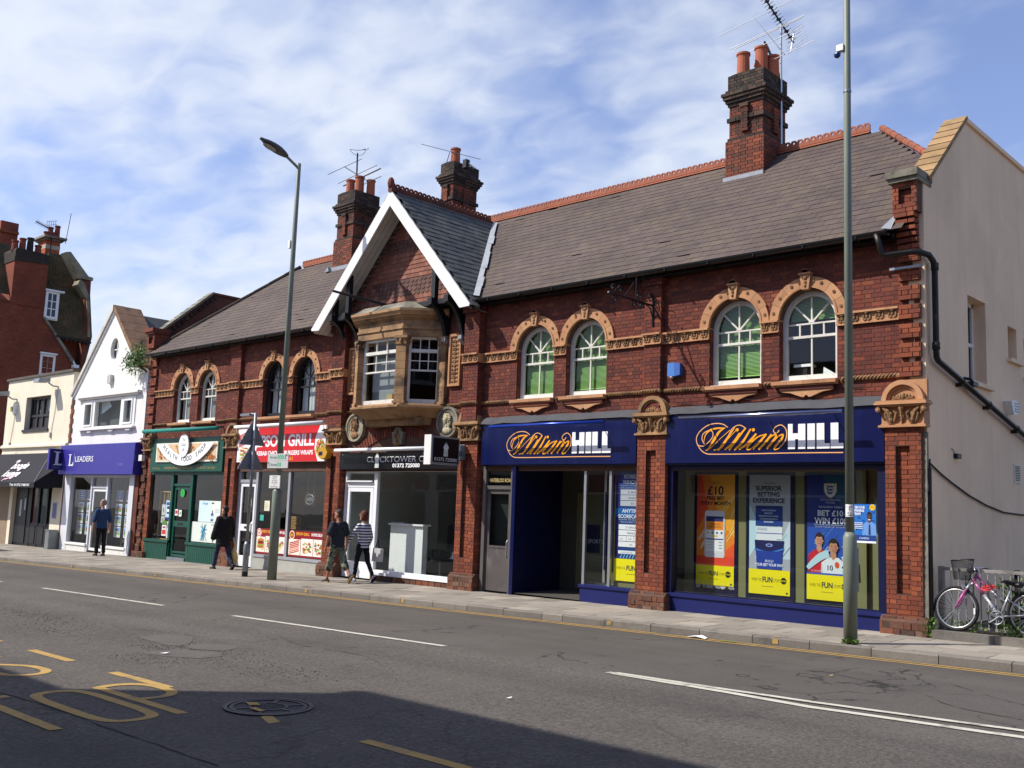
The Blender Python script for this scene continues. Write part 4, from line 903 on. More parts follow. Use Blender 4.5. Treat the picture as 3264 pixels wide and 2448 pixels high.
# crested ridge tiles
def crest_mesh(m_, L=.45):
    m = MB(); t = .022
    m.prism([(0.002, -.03), (L-.002, -.03), (L-.002, .055), (.002, .055)], -t, t, 'y')
    for k in range(2):
        cx = L*(k+.5)/2; w = L/4-.004; cz = .055+.085
        O = [(-w, -.085), (w, -.085), (w, .02), (w*.62, .085), (-w*.62, .085), (-w, .02)]; O = [(-w, -.085), (0, -.085), (w, -.085), (w, .02), (w*.62, .085), (0, .09), (-w*.62, .085), (-w, .02)]
        angs = [math.atan2(b, a) for a, b in O]; I = [(.044*cos(a), .044*sin(a)) for a in angs]; n = 8
        for y, rev in ((-t, 0), (t, 1)): m.add([(cx+a, y, cz+b) for a, b in O+I], [(i, (i+1) % n, n+(i+1) % n, n+i) for i in range(n)])
        for Q in (O, I): m.add([(cx+a, -t, cz+b) for a, b in Q]+[(cx+a, t, cz+b) for a, b in Q], [(i, (i+1) % n, n+(i+1) % n, n+i) for i in range(n)])
    m.prism([(-.07, -.10), (0, -.03), (.07, -.10), (.07, -.12), (0, -.05), (-.07, -.12)], .002, L-.002, 'x')
    m.v = [(x*.655, y*.9, (z+.06)*.66-.06) for x, y, z in m.v]
    me = bpy.data.meshes.new('ridge_tile'); me.from_pydata(m.v, [], m.f); me.materials.append(m_); return me
CM, CMD = crest_mesh(RIDGE), crest_mesh(RIDGED)
x = -28.25
while x < -8.4:
    if not (-25.75 < x < -25.0+.1) and not (-25.7 < x+.3 and x < -24.6) and not (-11.6 < x and x < -10.5): link_mesh(CM, 'ridge_tile', roof, True, (x, 3.24, 9.78))
    x += .2965
y = yf
while y < 2.75: o = link_mesh(CMD, 'ridge_tile', roof, True, (GX, y, AP+.06)); o.rotation_euler = (0, 0, pi/2); y += .2965
m = MB(); m.ball((GX, yf, AP+.17), (.09, .09, .16), 8, 6); m.box(GX-.07, GX+.07, yf-.03, yf+.1, AP-.04, AP+.1); m.build('finial', RIDGED, roof)
for a, b, mt in (((-8.15, 3.24, 9.74), (-6.42, 1.5, 8.18), RIDGED), ((-28.35, 3.24, 9.74), (-31.5, .08, 6.88), SOOT)):
    n = 9
    for i in range(n):
        p, q = Vector(a).lerp(Vector(b), max(0, i/n-.004)), Vector(a).lerp(Vector(b), (i+1)/n+.004); MB().tube([tuple(p), tuple(q)], [.062, .07], 8).build('hip_tile', mat('hip_terracotta', '#8a4e38', .8, .15, 3, stain='#5a4038', ss=2) if mt is RIDGED else mt, roof)
# gutters and eaves
for a, b in ((XL+.3, GX-2.9), (GX+2.9, XR-.36)): MB().box(a, b, -.24, .0, 6.36, 6.5).build('eaves_board', BLACKG, T)
def gutter(x0, x1):
    m = MB(); n = 8; P = [(-.36-.0+.085*cos(pi+pi*i/n), 6.47+.085*sin(pi+pi*i/n)) for i in range(n+1)]
    P2 = P+[(P[-1][0]-.012, P[-1][1])]+[(-.36+.07*cos(2*pi-pi*i/n), 6.47+.07*sin(2*pi-pi*i/n)) for i in range(n+1)]
    m.prism(P2, x0, x1, 'x'); x = x0+.4
    while x < x1: m.prism([(-.455, 6.44), (-.45, 6.39), (-.27, 6.37), (-.27, 6.4), (-.43, 6.41)], x-.015, x+.015, 'x'); x += .95
    return m.build('gutter', BLACKG, T)
gutter(XL+.3, GX-2.95); gutter(GX+2.95, XR-.4)
# --- end gables with coping
def parapet(xa, xb, xin, side_mat, copemat, side):
    m = MB(); P = [(.0, zp(xa, 0)-.3), (.0, 7.3), (.13, 7.34), (1.92, 8.95), (9, 8.92), (9, -.4)]
    m.prism(P, xa, xb, 'x'); o = m.build('side_wall' if side > 0 else 'party_wall', side_mat, T)
    A, B = Vector((.12, 7.36)), Vector((1.95, 9.0)); n = 9; d = (B-A)/n; nn = Vector((-d.y, d.x)).normalized()
    for i in range(n):
        p, q = A+d*(i+.015), A+d*(i+.985); m = MB()
        m.prism([tuple(p-nn*.02), tuple(q-nn*.02), tuple(q+nn*.05), tuple(p+nn*.06)], min(xa, xb)-.07, max(xa, xb)+.07, 'x'); m.build('coping_stone', copemat, T)
    m = MB(); m.prism([(1.93, 8.94), (9, 8.9), (9, 8.98), (1.95, 9.02)], min(xa, xb)-.05, max(xa, xb)+.05, 'x'); m.build('coping_edge', side_mat, T)
    return o
SW = parapet(-6.36, -6.1, 0, RENDER, SANDST, 1)
parapet(-31.95, -31.7, 0, SOOTBRICK, STONE, -1)
m = MB()
for i in range(13): t = i/12; p = Vector((.2, 7.2)).lerp(Vector((1.95, 8.8)), t); m.box(-31.7, -31.62, p.x, p.x+.11, p.y, p.y+.1)
m.build('dentil_course', SOOT, T)
def end_pier(x0, x1, z0, z1, right):
    cx0, cx1 = x0+.1, x1-.09; m = MB(); e = .22
    m.box(x0+.005, cx0, -e+.01, .3, z0, z1); m.box(cx1, x1-.005, -e+.01, .3, z0, z1); m.box(cx0, cx1, -e+.01, .3, z0, z0+.12); m.box(cx0, cx1, -e+.01, .3, z1-.1, z1); m.box(cx0, cx1, -e+.09, .3, z0+.12, z1-.1); m.build('parapet_pier_core', MORTAR, T)
    sk = lambda z: [(cx0, cx1)] if z0+.12 < z < z1-.1 else []
    face_bricks(x0, x1, z0, z1, -e, 1, sk); face_bricks(cx0, cx1, z0+.12, z1-.1, -e+.08, 1)
    if not right: side_bricks(x1-.01, -e, .3, z0, z1, 1)
    m = MB(); m.box(x0-.05, x1+.04, -e-.06, .3, z1, z1+.07); m.box(x0-.08, x1+.05, -e-.1, .32, z1+.07, z1+.19); m.build('pier_cap', STONE if right else BRICKO, T)
end_pier(-6.52, -6.12, 6.78, 7.28, True); end_pier(-31.98, -31.5, 6.72, 7.2, False)
m = MB(); m.quad((-6.66, -.36, 6.53), (-6.5, -.34, 6.5), (-6.5, .0, 6.9), (-6.55, -.1, 6.78)); m.build('lead_soaker', LEAD, T)

# --- chimneys
def chimney(x0, x1, y0, y1, zb, z1, z2, z3, pots, mats, potm, rib=True, small=False):
    o = bpy.data.objects.new('chimney', None); COL.objects.link(o); o.parent = T; o.location = Vector(((x0+x1)/2, (y0+y1)/2, zb))-wloc(T)
    global BR
    keepBR = BR; BR = []
    core = MB()
    def shaft(i, za, zc, mi):
        a0, a1, b0, b1 = x0-i, x1+i, y0-i, y1+i
        core.box(a0+.01, a1-.01, b0+.01, b1-.01, za, zc); face_bricks(a0, a1, za, zc, b0, mi); side_bricks(a1-.012, b0, b1, za, zc, mi); side_bricks(a0+.012, b0, b1, za, zc, mi, left=True)
    shaft(.06, zb, z1, 0); shaft(.03, z1, z1+.075, 1); shaft(0, z1+.075, z2, 0)
    zz = z2
    for i in (.03, .07, .11, .14): shaft(i, zz, zz+.075, 1); zz += .075
    shaft(.07, zz, zz+.075, 1); shaft(.03, zz+.075, z3, 1)
    if rib:
        cx = (x0+x1)/2; zm = lerp(z1, z2, .55); cy = (y0+y1)/2
        face_bricks(cx-.085, cx+.085, z1+.16, z2, y0-.07, 0, dep=.09); core.box(cx-.06, cx+.06, y0-.055, y0+.02, z1+.17, z2)
        face_bricks(x0-.045, x1+.045, zm, zm+.1, y0-.045, 1, dep=.06, h=.1); face_bricks(cx-.12, cx+.12, z2-.09, z2, y0-.09, 1, dep=.1, h=.09)
        for k in range(int((z2-z1-.16)/.08)): zq = z1+.16+k*.08; BR.append((x1, x1+.06, cy-.1, cy+.1, zq, zq+.07, 0, 's'))
        BR.append((x1-.01, x1+.045, y0-.045, y1+.045, zm, zm+.1, 1, 's'))
    core.build('stack_core', MORTAR, o); flush_bricks(BR, o, mats); BR = keepBR
    m = MB(); m.prism([(x0-.02, z3), (x1+.02, z3), (x1-.15, z3+.02), (x0+.15, z3+.02)], y0-.02, y1+.02, 'y'); m.build('flaunching', SOOT, o)
    for px, py, r, h in pots:
        MB().lathe([(r*.98, z3), (r, z3+.03), (r*.93, z3+h*.8), (r*.95, z3+h-.05), (r*1.08, z3+h-.045), (r*1.08, z3+h), (r*.85, z3+h), (r*.8, z3+h-.2)], px, py, 16).build('chimney_pot', potm, o, smooth=False)
    return o
CH = [SOOTBRICK, SOOT]
chimney(-11.32, -10.5, 2.62, 3.62, 8.9, 9.98, 10.78, 11.5, [(-11.1, 2.82, .145, .55), (-10.82, 3.12, .15, .72), (-11.0, 3.4, .14, .5), (-10.66, 3.35, .14, .55)], CH, POT)
chimney(-25.58, -24.74, 2.62, 3.55, 8.9, 10.02, 10.88, 11.58, [(-25.32, 2.85, .14, .48), (-25.05, 3.0, .15, .58), (-24.85, 3.3, .14, .5)], CH, POT)
chimney(-22.15, -21.62, 3.9, 4.9, 8.8, 10.4, 11.5, 12.2, [(-21.85, 4.15, .15, .5)], CH, POT, rib=True, small=True)
for px, py in ((-25.7, 2.5),):
    m = MB(); m.prism([(px-.1, main_z(py)-.02), (px+.1, main_z(py)-.02), (px+.06, main_z(py)+.12), (px, main_z(py)+.1)], py-.1, py, 'y'); m.build('lead_flashing', LEAD, T)
m = MB(); z_ = main_z(2.55); m.prism([(-11.4, z_-.04), (-10.42, z_-.04), (-10.42, z_+.05), (-11.4, z_+.05)], 2.5, 2.56, 'y'); m.build('lead_flashing', LEAD, T)
m = MB(); m.box(-25.66, -24.66, 2.5, 2.56, main_z(2.52)-.03, main_z(2.52)+.1); m.build('lead_flashing', LEAD, T)
# --- side wall fittings
sp = MB()
sp.tube([(-6.72, -.4, 6.43), (-6.68, -.38, 6.28), (-6.66, -.34, 6.12), (-6.6, -.3, 6.08), (-6.2, -.28, 6.08), (-6.1, -.2, 6.08), (-6.02, -.02, 6.06), (-6.0, .12, 5.98), (-6.0, .17, 5.85), (-6.0, .18, 4.5), (-6.0, .19, 4.42), (-6.0, .26, 4.37), (-6.0, 4.7, 3.49), (-6.0, 8, 2.8)], .05, 10)
for y, z in ((.175, 5.9), (.175, 4.6)): sp.tube([(-6.0, y, z-.06), (-6.0, y, z+.06)], .062, 10)
for y in (1.3, 2.6, 4.1): z = 4.37-(y-.26)*.198; sp.box(-6.1, -5.99, y-.03, y+.03, z-.09, z-.03); sp.tube([(-6.0, y-.03, z+.006), (-6.0, y+.03, z-.006)], .06, 8)
sp.build('drainpipe', mat('drainpipe_black', '#1c1815', .45, .35, 6, stain='#5a4a38', st=(.6, .75), ss=5), T, smooth=True)
m = MB(); m.tube([(-6.06, .08, 5.95), (-6.06, .1, 4.45)], .012, 6); m.build('wall_cable', mat('pale_cable', '#b8aea0', .6), T)
def side_window(y0, y1, z0, z1, split):
    o = bpy.data.objects.new('side_window', None); COL.objects.link(o); o.parent = T; o.location = Vector((-6.2, y0, z0))-wloc(T); x = -6.34
    m = MB(); m.box(x-.02, x+.02, y0, y0+.06, z0, z1); m.box(x-.02, x+.02, y1-.06, y1, z0, z1); m.box(x-.02, x+.02, y0, y1, z1-.07, z1); m.box(x-.02, x+.02, y0, y1, z0, z0+.07); m.box(x-.03, x+.03, y0, y1, split-.03, split+.03); m.build('frame', WHITE, o)
    MB().quad((x, y0, z0), (x, y1, z0), (x, y1, z1), (x, y0, z1)).build('pane', GLASS, o); m = MB(); m.box(-6.12, -6.02, y0-.06, y1+.2, z0-.08, z0-.005); m.build('sill', RENDER, o)
    cut = MB().box(-6.45, -5.9, y0, y1, z0, z1); c0 = cut.build('opening', RENDER); return c0
cuts = [side_window(1.93, 2.84, 4.27, 5.78, 5.0), side_window(4.05, 4.57, 4.95, 5.57, 5.27), side_window(5.0, 5.6, 4.7, 5.45, 5.1)]
for k in cuts:
    md = SW.modifiers.new('opening', 'BOOLEAN'); md.object = k; md.solver = 'EXACT'
dg = bpy.context.evaluated_depsgraph_get(); me = bpy.data.meshes.new_from_object(SW.evaluated_get(dg)); SW.modifiers.clear(); SW.data = me
for k in cuts: bpy.data.objects.remove(k)
m = MB(); m.box(-6.6, -6.4, .4, 8, 3.8, 6.3, skip='r'); m.build('stair_room', GREYIN, T)
v = bpy.data.objects.new('air_vent', None); COL.objects.link(v); v.parent = T; v.location = Vector((-6.1, 4.35, 2.8))-wloc(T)
m = MB(); m.box(-6.1, -6.08, 4.18, 4.52, 2.6, 2.95); m.build('plate', CREAM, v)
for i in range(9): m = MB(); m.box(-6.08, -6.07, 4.22, 4.48, 2.64+i*.033, 2.655+i*.033); m.build('slat', BLACK, v)
m = MB(); m.tube([(-6.06, -.04, .0), (-6.06, -.03, 2.64)], .035, 8); m.build('vertical_pipe', BLACKG, T)
m = MB(); m.prism([(-.1, .0), (-.06, 3.2), (.0, 3.2), (.02, .0)], -6.15, -6.08, 'x'); m.build('render_edge', mat('rough_render', '#7a7468', .95, .3, 8, .5, 30), T)
# narrow iron bracket strap on the quoin
m = MB(); m.box(-6.62, -6.1, -.13, -.1, 5.86, 5.90); m.build('iron_strap', STEEL, T)
# ------------------------------------------------------------------ printed faces
class Print(MB):
    """flat print on a facade plane: shapes stacked a fraction of a millimetre apart"""
    def __init__(s, y, step=.00025, gloss=.45): super().__init__(); s.y = y; s.step = step; s.mats = []; s.ix = {}; s.gl = gloss; s.fn2 = None
    def mi(s, h):
        if h not in s.ix: s.ix[h] = len(s.mats); s.mats.append(mat('print_'+h.strip('#'), h, s.gl, .03, 2))
        return s.ix[h]
    def up(s): s.y -= s.step; return s.y
    def poly(s, P, h): y = s.up(); s.add([(a, y, b) for a, b in P], [tuple(range(len(P)))], s.mi(h)); return s
    def rect(s, x0, x1, z0, z1, h): return s.poly([(x0, z0), (x1, z0), (x1, z1), (x0, z1)], h)
    def oval(s, cx, cz, rx, rz, h, n=20, a0=0., a1=2*pi): s.disc(cx, cz, rx, rz, s.up(), s.mi(h), n, a0, a1); return s
    def line(s, pts, w, h, sub=4): s.ribbon(pts, w, s.up(), s.mi(h), sub); return s
    def wr(s, st, x0, z0, hgt, h, **kw): s.text(st, x0, z0, hgt, s.up(), s.mi(h), **kw); return s
    def done(s, name, parent=None, **kw): return s.build(name, s.mats, parent, **kw)
def grp(name, loc, parent=None):
    o = bpy.data.objects.new(name, None); COL.objects.link(o)
    if parent: o.parent = parent; o.location = Vector(loc)-wloc(parent)
    else: o.location = loc
    return o
def food(p, x0, x1, z0, z1, seed, kind):
    r = random.Random(seed); w, h = x1-x0, z1-z0
    if kind == 'fries':
        for i in range(16): a = x0+w*r.uniform(.1, .75); b = z0+h*r.uniform(.1, .5); p.line([(a, b), (a+w*r.uniform(-.1, .3), b+h*r.uniform(.1, .3))], h*.06, r.choice(('#e8b23c', '#f2c95a', '#c98a24')), 1)
    if kind in ('burger', 'fries'):
        cx, cz = x0+w*.55, z0+h*.55
        p.oval(cx, cz-h*.2, w*.34, h*.12, '#b3702c'); p.oval(cx, cz-h*.06, w*.38, h*.1, '#7db043'); p.oval(cx, cz+h*.0, w*.34, h*.09, '#c8382a'); p.oval(cx, cz+h*.07, w*.34, h*.08, '#5a2c1a'); p.oval(cx, cz+h*.14, w*.36, h*.2, '#c9812f', a0=0, a1=pi)
        for i in range(6): p.oval(cx+w*r.uniform(-.25, .25), cz+h*r.uniform(.2, .3), w*.014, h*.014, '#f4e3b8', 6)
    if kind in ('wrap', 'kebab'):
        p.poly([(x0+w*.08, z0+h*.12), (x0+w*.5, z0+h*.08), (x1-w*.05, z0+h*.6), (x1-w*.2, z0+h*.78), (x0+w*.2, z0+h*.35)], '#e2c48a')
        for i in range(26): t = r.random(); p.oval(x0+w*lerp(.2, .85, t)+w*r.uniform(-.06, .06), z0+h*lerp(.25, .7, t)+h*r.uniform(-.08, .1), w*r.uniform(.03, .07), h*r.uniform(.025, .05), r.choice(('#7fae3a', '#c4402c', '#8a4a22', '#b56a2e', '#e8d8a8', '#5e8a2c')), 8)
    if kind == 'salad':
        for i in range(34): p.oval(x0+w*r.uniform(.15, .85), z0+h*r.uniform(.15, .8), w*r.uniform(.05, .12), h*r.uniform(.03, .08), r.choice(('#7fb23c', '#a7c94e', '#d23b2a', '#e0662f', '#f0e0b0', '#4f7f2a', '#b0522a')), 9)
    if kind == 'meat':
        for i in range(7): a = z0+h*(.15+i*.11); p.line([(x0+w*.08, a-h*.1), (x0+w*.5, a), (x1-w*.1, a+h*.12)], h*.07, r.choice(('#c23a2c', '#d9614e', '#a82c22', '#e58a78')), 3)

# script logo of the betting shop, traced as pen strokes
LOGO = [([(.66, .49), (.56, .55), (.41, .57), (.24, .54), (.09, .45), (.01, .35), (0, .25), (.05, .15), (.12, .07), (.22, .02), (.37, .008), (.99, .005), (1.9, .01), (2.85, .005)], .017, 'p'),
        ([(.02, .18), (.15, .16), (.27, .24), (.35, .34), (.33, .43), (.24, .44), (.14, .38), (.12, .28), (.18, .19)], .016, 'p'),
        ([(.16, .24), (.19, .36), (.29, .45), (.44, .48), (.61, .48)], [.012, .02, .035, .03, .015], 'g'),
        ([(.6, .48), (.49, .42), (.38, .28), (.27, .12), (.2, .08)], [.014, .04, .055, .03, .014], 'g'), ([(.21, .08), (.32, .13), (.51, .29), (.71, .44)], [.02, .013, .011, .014], 'g'),
        ([(.81, .49), (.69, .34), (.55, .16), (.46, .08)], [.014, .04, .055, .02], 'g'), ([(.37, .08), (.49, .12), (.68, .29), (.83, .43)], [.014, .013, .011, .014], 'g'),
        ([(.91, .38), (.77, .2), (.64, .11), (.6, .09)], [.036, .046, .036, .012], 'g'), ([(1.03, .47), (.85, .27), (.72, .11), (.69, .08)], [.028, .046, .036, .012], 'g'),
        ([(1.13, .45), (.97, .22), (.83, .1), (.8, .08)], [.028, .046, .036, .012], 'g'), ([(1.24, .36), (1.06, .18), (.92, .1), (.9, .08)], [.036, .046, .036, .012], 'g'),
        
        ([(.68, .34), (.75, .46), (.86, .52), (.95, .51), (1.03, .46)], .016, 'p'),
        ([(1.41, .34), (1.27, .3), (1.11, .18), (1.06, .09), (1.13, .09), (1.29, .21)], [.02, .022, .042, .03, .016, .012], 'g'), ([(1.44, .35), (1.29, .19), (1.2, .11), (1.19, .08)], [.036, .044, .036, .012], 'g'),
        ([(1.54, .34), (1.43, .21), (1.29, .08)], [.036, .044, .036], 'g'), ([(1.34, .13), (1.52, .29), (1.62, .34), (1.61, .27), (1.45, .09)], [.015, .02, .03, .044, .036], 'g'),
        ([(1.5, .13), (1.66, .29), (1.76, .33), (1.73, .25), (1.61, .12), (1.61, .07), (1.7, .1)], [.015, .02, .03, .044, .034, .02, .012], 'g'),
        ([(1.68, .09), (1.79, .2), (1.83, .32), (1.81, .43), (1.72, .5), (1.61, .46), (1.58, .39), (1.64, .36), (1.69, .41)], .017, 'p')]
BLOCK = [[(1.86, .51), (1.945, .51), (1.945, .345), (2.05, .345), (2.05, .505), (2.18, .505), (2.18, .075), (2.05, .075), (2.05, .245), (1.99, .245), (1.99, .075), (1.86, .075)], [(2.22, .505), (2.355, .505), (2.355, .075), (2.22, .075)],
         [(2.39, .505), (2.525, .505), (2.525, .165), (2.62, .165), (2.62, .075), (2.39, .075)], [(2.64, .505), (2.775, .505), (2.775, .165), (2.86, .165), (2.86, .075), (2.64, .075)]]
def betting_sign(x0, x1, z0, z1, lx, lz, label, lo):
    t = thing('fascia_sign', label, 'shop sign', ((x0+x1)/2, -.1, z0), 'blue betting shop signs')
    m = MB(); m.box(x0, x1, -.13, .06, z0, z1); m.box(x0+.02, x1-.02, -.09, .05, z0-.035, z0, 1); m.build('panel', [BLUE, NAVY], t)
    for u in (.36, .7): MB().box(lerp(x0, x1, u), lerp(x0, x1, u)+.006, -.1306, -.13, z0+.01, z1-.01).build('panel_joint', NAVY, t)
    m = MB()
    for k, (pts, w, cc) in enumerate(LOGO): m.ribbon([(lx+a, lz+b) for a, b in pts], w, -.1345-.0004*k, 1 if cc == 'p' else 0, 5)
    for a, b in ((.86, .44), (1.185, .43)): m.disc(lx+a, lz+b, .033, .03, -.144, 0, 12)
    m.build('script_lettering', [GOLD, PEACH], t)
    m = MB()
    for P in BLOCK: m.prism([(lx+a, lz+b) for a, b in P], -.15, -.131, 'y')
    m.build('block_lettering', WHITEL, t)
    f = thing('lead_apron', lo, 'flashing', ((x0+x1)/2, -.1, z1)); m = MB(); n = 12; r = random.Random(int(x0)); P = []
    for i in range(n+1): x = lerp(x0-.03, x1+.03, i/n); P.append(((x, .0, z1+.17+r.uniform(-.012, .012)), (x, -.1, z1+.1+r.uniform(-.012, .012)), (x, -.17, z1+.01+r.uniform(-.02, .012))))
    for p, q in zip(P, P[1:]): m.quad(p[0], p[1], q[1], q[0]); m.quad(p[1], p[2], q[2], q[1])
    m.build('flashing_sheet', FELT, f)
    return t
s1 = betting_sign(-15.92, -11.66, 2.735, 3.63, -15.13, 2.875, 'blue betting shop sign with gold script, above the open recessed lobby', 'crumpled grey flashing over the blue sign above the open lobby')
s2 = betting_sign(-10.97, -6.74, 2.735, 3.645, -10.28, 2.885, 'blue betting shop sign with gold script, above the three tall window posters', 'crumpled grey flashing over the blue sign above the poster window')
def trough_light(x0, x1, y, z, matr, label, arms, r=.035, z_wall=None, ya=-.12):
    t = thing('trough_light', label, 'sign light', ((x0+x1)/2, y, z), 'strip lights over the shop signs')
    m = MB(); m.tube([(x0, y, z), (x1, y, z)], r, 10); m.build('tube_housing', matr, t, smooth=True)
    for i in range(arms): x = lerp(x0+.35, x1-.35, i/(arms-1)); MB().tube([(x, y+.01, z+.01), (x, ya, z+.06)], .012, 6).build('arm', matr, t)
    return t
trough_light(-15.33, -12.18, -.5, 3.535, mat('blue_gloss_metal', '#1c3a9c', .25, .03, metal=.3), 'glossy blue strip light over the sign above the open lobby', 3)
trough_light(-10.43, -7.27, -.5, 3.54, mat('chrome_blue_metal', '#8f96b8', .2, .03, metal=.9), 'shiny metal strip light over the sign above the poster window', 3)
trough_light(-25.85, -21.6, -.36, 3.865, UPVC, 'white strip light over the red grill sign', 4, .05)
trough_light(-21.05, -17.0, -.32, 3.12, UPVC, 'white strip light over the black cafe sign', 4, .045)

def room(x0, x1, y0, y1, z0, z1, wm, fm, cm, left=None):
    m = MB(); m.quad((x0, y1, z0), (x1, y1, z0), (x1, y1, z1), (x0, y1, z1)); m.quad((x0, y0, z0), (x0, y1, z0), (x0, y1, z1), (x0, y0, z1)); m.quad((x1, y0, z0), (x1, y1, z0), (x1, y1, z1), (x1, y0, z1)); m.build('room_wall', wm, T)
    MB().quad((x0, y0, z0), (x1, y0, z0), (x1, y1, z0), (x0, y1, z0)).build('room_floor', fm, T); MB().quad((x0, y0, z1), (x1, y0, z1), (x1, y1, z1), (x0, y1, z1)).build('room_ceiling', cm, T)
def frame_rect(m, x0, x1, z0, z1, t, y0, y1, mi=0, sides='lrtb'):
    if 'l' in sides: m.box(x0, x0+t, y0, y1, z0, z1, mi)
    if 'r' in sides: m.box(x1-t, x1, y0, y1, z0, z1, mi)
    if 't' in sides: m.box(x0+t, x1-t, y0+.002, y1-.002, z1-t, z1, mi)
    if 'b' in sides: m.box(x0+t, x1-t, y0+.002, y1-.002, z0, z0+t, mi)
def pane(x0, x1, z0, z1, y, parent, g=None): return MB().quad((x0, y, z0), (x1, y, z0), (x1, y, z1), (x0, y, z1)).build('pane', g or SHOPGLASS, parent)

# ================= betting shop, window side (right)
g0 = zp(-8.8, 0); F = grp('shop_window', (-8.8, .05, g0), T)
m = MB(); m.box(-11.0, -6.72, -.02, .12, g0-.1, .27); m.box(-11.0, -6.72, -.05, .14, .27, .335); m.build('stall_riser', mat('blue_paint', '#0e1858', .5, .12, 3, stain='#3c4c8c', st=(.62, .8), ss=1.5), F)
m = MB(); m.box(-11.0, -10.87, -.02, .12, .335, 2.735); m.box(-6.9, -6.72, -.02, .12, .335, 2.735); m.box(-10.87, -6.9, -.02, .12, 2.63, 2.735); m.box(-10.87, -6.9, .03, .11, .335, .36); m.build('frame', NAVY, F)
pane(-10.87, -6.9, .36, 2.63, .07, F)
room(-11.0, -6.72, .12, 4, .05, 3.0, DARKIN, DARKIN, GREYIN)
m = MB(); m.box(-11.0, -7.38, .62, .68, .2, 2.9); m.build('display_board', OLIVE, F)
m = MB()
for a, b in ((-10.78, -9.84), (-9.66, -8.69), (-8.5, -7.56)): m.box(a, b, .6, .618, .3, 2.6)
m.build('poster_frame', NAVY, F)
m = MB(); m.box(-7.38, -7.0, .7, .72, .2, 2.9); m.build('curtain_edge', OLIVE, F)
def fun_strip(p, x0, x1, z0, z1):
    w = x1-x0; p.rect(x0, x1, z0, z1, '#f4e600'); zc = lerp(z0, z1, .52); h = (z1-z0)*.13
    p.wr('WHEN THE', x0+w*.07, zc, h, '#3c3c20', x1=x0+w*.31); p.wr('FUN', x0+w*.34, zc-h*.2, h*1.7, '#2c3444', x1=x0+w*.585, bold=.035); p.wr('STOPS', x0+w*.61, zc, h, '#5c5c30', x1=x0+w*.76)
    cx, cz, r = x0+w*.85, zc+h*.5, w*.075; p.poly([(cx+r*cos(pi/8+i*pi/4), cz+r*sin(pi/8+i*pi/4)) for i in range(8)], '#151515'); p.wr('STOP', 0, cz-r*.25, r*.5, '#f4e600', center=cx, bold=.02)
    p.rect(x0+w*.33, x0+w*.6, zc-h*1.6, zc-h*1.45, '#7a7420'); p.oval(x0+w*.93, z0+(z1-z0)*.1, w*.025, w*.025, '#3c3c20', 10)
PX = lambda a, b: (lambda u: lerp(a, b, u))
def poster(label, x0, x1, z0, z1, y, fn, grp_='tall betting posters'):
    t = thing('poster', label, 'poster', ((x0+x1)/2, y, z0), grp_); p = Print(y-.003, gloss=.55)
    m = MB(); m.box(x0, x1, y-.002, y, z0, z1); m.build('sheet', WHITEL, t); fn(p, x0, x1, z0, z1); p.done('artwork', t); return t
